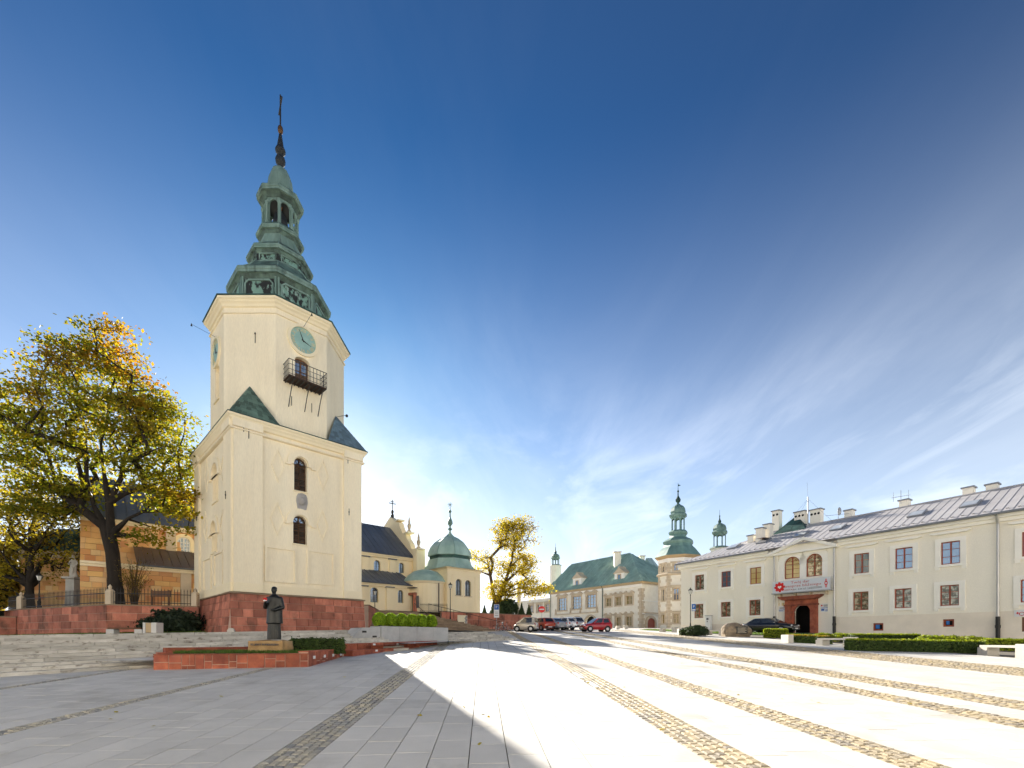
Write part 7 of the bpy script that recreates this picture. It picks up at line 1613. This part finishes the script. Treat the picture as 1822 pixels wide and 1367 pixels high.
# ---------------------------------------------------------------- vehicles
def make_car(name, label, pm, L_, W_, H_, sty, group):
    t = thing(name, label, 'car', (0, 0, 0), group); hw = W_ / 2; wr = .29 if L_ < 4.3 else .33
    # lower body: (x fraction from the rear, half width, low, deck)
    if sty == 'sedan': st_ = [(0, .80, .42, .80), (.012, .88, .34, .92), (.04, .95, .26, .98), (.16, 1.0, .22, 1.0), (.3, 1.0, .2, .98), (.62, 1.0, .2, .95), (.76, 1.0, .22, .92), (.9, .96, .22, .84), (.965, .88, .26, .74), (.99, .8, .32, .66), (1, .72, .38, .6)]; gh = (.10, .24, .56, .76)
    elif sty == 'mini': st_ = [(0, .84, .38, .78), (.02, .92, .28, .9), (.08, .98, .24, .96), (.3, 1.0, .2, .98), (.65, 1.0, .2, .95), (.82, .98, .22, .86), (.93, .9, .24, .74), (.98, .8, .3, .62), (1, .7, .36, .56)]; gh = (.015, .07, .55, .86)
    else: st_ = [(0, .84, .38, .80), (.015, .92, .30, .92), (.06, .97, .24, .96), (.3, 1.0, .2, .95), (.62, 1.0, .2, .92), (.75, .99, .22, .88), (.9, .95, .22, .80), (.965, .87, .26, .72), (.99, .8, .32, .64), (1, .72, .38, .58)]; gh = (.02, .10, .52, .74)
    rings = []
    for fx, wf, lo_, dk in st_:
        x = -L_ / 2 + L_ * fx; w_ = hw * wf; h = dk - lo_
        pr = [(w_ * .86, lo_), (w_ * .97, lo_ + h * .12), (w_, lo_ + h * .45), (w_ * .985, lo_ + h * .72), (w_ * .93, lo_ + h * .93), (w_ * .80, dk), (w_ * .4, dk + .02)]
        rings.append([(x, y, z) for y, z in pr] + [(x, -y, z) for y, z in reversed(pr)])
    body = MB().loft(rings).build('body', pm, t, smooth=True)
    for p in body.data.polygons: pass
    zb_ = .93 if sty != 'sedan' else .96; xs = [-L_ / 2 + L_ * f for f in gh]; wb, wt = hw * .93, hw * .74; zt = H_
    lowr = [(xs[0], zb_), (xs[3], zb_ - .04)]; 
    B4 = [(xs[0], wb * .94, zb_), (xs[3], wb * .95, zb_ - .05), (xs[3], -wb * .95, zb_ - .05), (xs[0], -wb * .94, zb_)]
    T4 = [(xs[1], wt * .95, zt - .06), (xs[2], wt, zt - .05), (xs[2], -wt, zt - .05), (xs[1], -wt * .95, zt - .06)]
    T5 = [(xs[1] + .12, wt * .72, zt - .01), (xs[2] - .12, wt * .78, zt), (xs[2] - .12, -wt * .78, zt), (xs[1] + .12, -wt * .72, zt - .01)]
    MB().loft([B4, T4, T5]).build('cabin', pm, t, bevel=.02)
    def pane(nm, q, s0, mt='car_glass'):
        q = [Vector(p) for p in q]; c = sum(q, Vector()) / 4; n = (q[1] - q[0]).cross(q[3] - q[0]).normalized(); n = n if n.dot(c - Vector((0, 0, .7))) > 0 else -n
        MB().poly([c + (p - c) * s0 + n * .012 for p in q]).build(nm, mt, t, fix=False)
    l3 = lambda a, b, f: tuple(Vector(a).lerp(Vector(b), f))
    pane('windscreen', [B4[1], B4[2], T4[2], T4[1]], .88); pane('rear_window', [B4[3], B4[0], T4[0], T4[3]], .82)
    for s in (0, 1):
        b0, b1, t0, t1 = (B4[0], B4[1], T4[0], T4[1]) if s == 0 else (B4[3], B4[2], T4[3], T4[2]); cut = ((.08, .46), (.49, .90)) if L_ > 2.8 else ((.12, .88),)
        for a, b in cut: pane('side_window', [l3(b0, b1, a), l3(b0, b1, b), l3(t0, t1, min(1, b + .04)), l3(t0, t1, max(0, a - .02))], .86)
    for x in (-L_ / 2 + L_ * .19, L_ / 2 - L_ * .19):
        for s in (-1, 1):
            ar_ = MB().tube([(x, s * (hw - .10), wr), (x, s * (hw + .004), wr)], wr + .055, 20).build('wheel_arch', 'plastic_black', t)
            w_ = MB().tube([(x, s * (hw - .17), wr), (x, s * (hw - .02), wr), (x, s * (hw + .012), wr)], [wr, wr, wr - .03], 20).build('wheel', 'rubber', t); r_ = MB().tube([(x, s * (hw + .006), wr), (x, s * (hw + .022), wr)], [wr * .66, wr * .55], 14).build('rim', 'alloy', w_)
    for s in (-1, 1):
        MB().ball((L_ / 2 - .10, s * hw * .64, .62 if sty != 'sedan' else .66), .09, .17, .085, 10, 7).build('headlight', 'lamp_clear', t, smooth=True); MB().cube(-L_ / 2 - .012, -L_ / 2 + .1, s * hw * .80 - .1, s * hw * .80 + .06, .66, .88).build('tail_light', 'lamp_red', t, bevel=.015)
        MB().ball((xs[2] + (xs[3] - xs[2]) * .75, s * (hw + .06), zb_ + .02), .07, .09, .06, 8, 6).build('wing_mirror', pm, t, smooth=True); MB().cube(xs[1] + (xs[2] - xs[1]) * .4, xs[1] + (xs[2] - xs[1]) * .4 + .16, s * hw * .99 - .015, s * hw * .99 + .015, .78, .81).build('door_handle', 'plastic_black', t)
    MB().cube(L_ / 2 - .08, L_ / 2 + .03, -hw * .72, hw * .72, .28, .47).build('front_bumper', 'plastic_black' if sty != 'sedan' else pm, t, bevel=.03); MB().cube(-L_ / 2 - .03, -L_ / 2 + .08, -hw * .80, hw * .80, .30, .48).build('rear_bumper', 'plastic_black' if sty == 'hatch' else pm, t, bevel=.03)
    MB().cube(L_ / 2 + .031, L_ / 2 + .04, -.26, .26, .34, .45).build('number_plate', 'plate', t); MB().cube(-L_ / 2 - .045, -L_ / 2 - .03, -.26, .26, .34, .45).build('number_plate', 'plate', t)
    MB().cube(L_ / 2 - .05, L_ / 2 + .006, -hw * .4, hw * .4, .54, .62).build('grille', 'plastic_black' if sty != 'sedan' else 'alloy', t)
    return t
def put(car, p, ang): car.location = p; car.rotation_euler = (0, 0, ang)
gc_ = 'cars parked along the far edge of the square'
def ahead(dx, dy): return math.atan2(dy, dx)
put(make_car('parked_car', 'beige two seat microcar, leftmost of the parked row', 'paint_beige', 2.5, 1.52, 1.55, 'mini', gc_), on(936, 51), ahead(-.93, .36))
put(make_car('parked_car', 'orange red small car, second in the parked row', 'paint_orange', 3.5, 1.6, 1.45, 'hatch', gc_), on(963.5, 54.5), ahead(-.5, .86))
put(make_car('parked_car', 'grey blue saloon, third in the parked row', 'paint_greyblue', 4.2, 1.7, 1.42, 'sedan', gc_), on(979, 57), ahead(-.62, .78))
put(make_car('parked_car', 'white hatchback, fourth in the parked row', 'paint_white', 3.9, 1.68, 1.46, 'hatch', gc_), on(997, 57.5), ahead(-.72, .7))
put(make_car('parked_car', 'silver hatchback, rightmost of the parked row behind the red car', 'paint_silver', 3.9, 1.68, 1.5, 'hatch', gc_), on(1013.5, 59), ahead(-.62, .78))
put(make_car('red_hatchback', 'small bright red hatchback standing alone before the palace', 'paint_red', 3.3, 1.5, 1.44, 'hatch', None), on(1060, 50.5), ahead(-.95, -.31))
bc = FQ.P(FQ.uv(1370, 1118, 3.4)[0], 3.4, 0); bc.z = gz(bc.y) + .02
put(make_car('black_saloon', 'large black saloon parked before the portal of the ivory building', 'paint_black', 4.95, 1.88, 1.46, 'sedan', None), bc, ahead(.542, -.841))
# ---------------------------------------------------------------- bicycles
def bicycle(label, p, ang, mt):
    t = thing('bicycle', label, 'bicycle', (0, 0, 0), 'bicycles by the red wall')
    for x in (-.52, .52):
        w_ = MB(); n = 22; w_.loft([[(x + r * math.cos(2 * math.pi * k / n), y, .34 + r * math.sin(2 * math.pi * k / n)) for k in range(n)] for r, y in ((.31, -.015), (.345, 0), (.31, .015))], cap=False); o = w_.build('wheel', 'rubber', t)
        s_ = MB()
        for k in range(8): a = math.pi * k / 8; s_.tube([(x + .31 * math.cos(a), 0, .34 + .31 * math.sin(a)), (x - .31 * math.cos(a), 0, .34 - .31 * math.sin(a))], .003, 3)
        s_.build('spokes', 'alloy', o, kind='stuff')
    MB().tube([(-.52, 0, .34), (-.12, 0, .3), (.38, 0, .82), (-.22, 0, .78), (-.12, 0, .3)], .02, 5).tube([(-.52, 0, .34), (-.22, 0, .78)], .014, 5).tube([(.52, 0, .34), (.40, 0, .72), (.36, 0, .98)], .02, 5).build('frame', mt, t)
    MB().ball((-.25, 0, .92), .13, .07, .035, 10, 6).build('saddle', 'plastic_black', t); MB().tube([(-.25, 0, .92), (-.22, 0, .78)], .015, 5).build('seat_post', 'alloy', t); MB().tube([(.2, -.26, 1.02), (.36, -.1, 1.0), (.36, .1, 1.0), (.2, .26, 1.02)], .016, 5).build('handlebar', 'alloy', t); MB().tube([(-.12, -.1, .3), (-.12, .1, .3)], .06, 8).build('crank', 'alloy', t)
    put(t, p, ang); return t
bicycle('teal bicycle, left one of two leaning by the red wall', on(889, 53) + Vector((0, 0, .0)), .4, 'teal_paint'); bicycle('silver bicycle, right one of two by the red wall', on(898.5, 52.6), 2.6, 'grey_metal')
# a few fallen leaves on the paving
rg = np.random.default_rng(77); P = []
for k in range(90):
    Y = rg.uniform(6, 30); X = rg.uniform(-.9, .9) * Y; P.append((X, Y, gz(Y) + .012))
for k in range(260):
    p = stair_p(rg.uniform(-8, 9), rg.uniform(5.1, 13)); P.append((p.x, p.y, tz(p) + .012))
nl_ = len(P)
leaf_mesh('fallen_leaves', np.array(P), np.array([(0, 0, 1.)] * nl_) + rg.normal(size=(nl_, 3)) * .25, rng.uniform(.07, .13, nl_), 'leaf_gold', None, kind='stuff')['label'] = 'a few yellow leaves lying on the pale paving'

# ---------------------------------------------------------------- unseen houses behind the viewer, shaped to bounce sun into shade (windows mirror them)
for i, (x0, x1, y0, h) in enumerate(((-62, -34, -10, 15.5), (-33.5, -12, -10.5, 16.5), (-11.5, 10, -11, 16), (10.5, 33, -10.5, 16.5), (33.5, 62, -10, 15.5))):
    o = bpy.data.objects.new('bounce_front', None); COL.objects.link(o); o['kind'] = 'structure'; o.location = ((x0 + x1) / 2, y0 - 5, -.75); ORG[o.name] = Vector(o.location)
    fr = Fr((x0, y0), (1, 0), (0, 1)); hs = []; n = int((x1 - x0) / 3.2)
    for k in range(n):
        u = 1.6 + k * (x1 - x0 - 3.2) / max(1, n - 1)
        for z in (.9, 4.5, 8.1, 11.6):
            if z + 1.9 < h - .8: hs.append((u - .55, u + .55, z, z + 1.8))
    mb = MB(); facade(mb, fr, 0, x1 - x0, -.8, h, hs, depth=.2)
    mb.poly([(x0, y0 - 10, -.8), (x0, y0, -.8), (x0, y0, h), (x0, y0 - 10, h)]); mb.poly([(x1, y0 - 10, -.8), (x1, y0, -.8), (x1, y0, h), (x1, y0 - 10, h)])
    mb.build('wall', 'stucco_white', o, fix=False)
    for q in hs: window(fr, o, q, -.19, 'wood_brown', 'glass', 2, 2)
    MB().add([(x0 - .3, y0 + .5, h - .05), (x1 + .3, y0 + .5, h - .05), (x1 + .3, y0 - 5, h + 4), (x0 - .3, y0 - 5, h + 4), (x1 + .3, y0 - 10.5, h), (x0 - .3, y0 - 10.5, h)], [(0, 1, 2, 3), (3, 2, 4, 5)]).build('roof', 'roof_brown', o, fix=False)
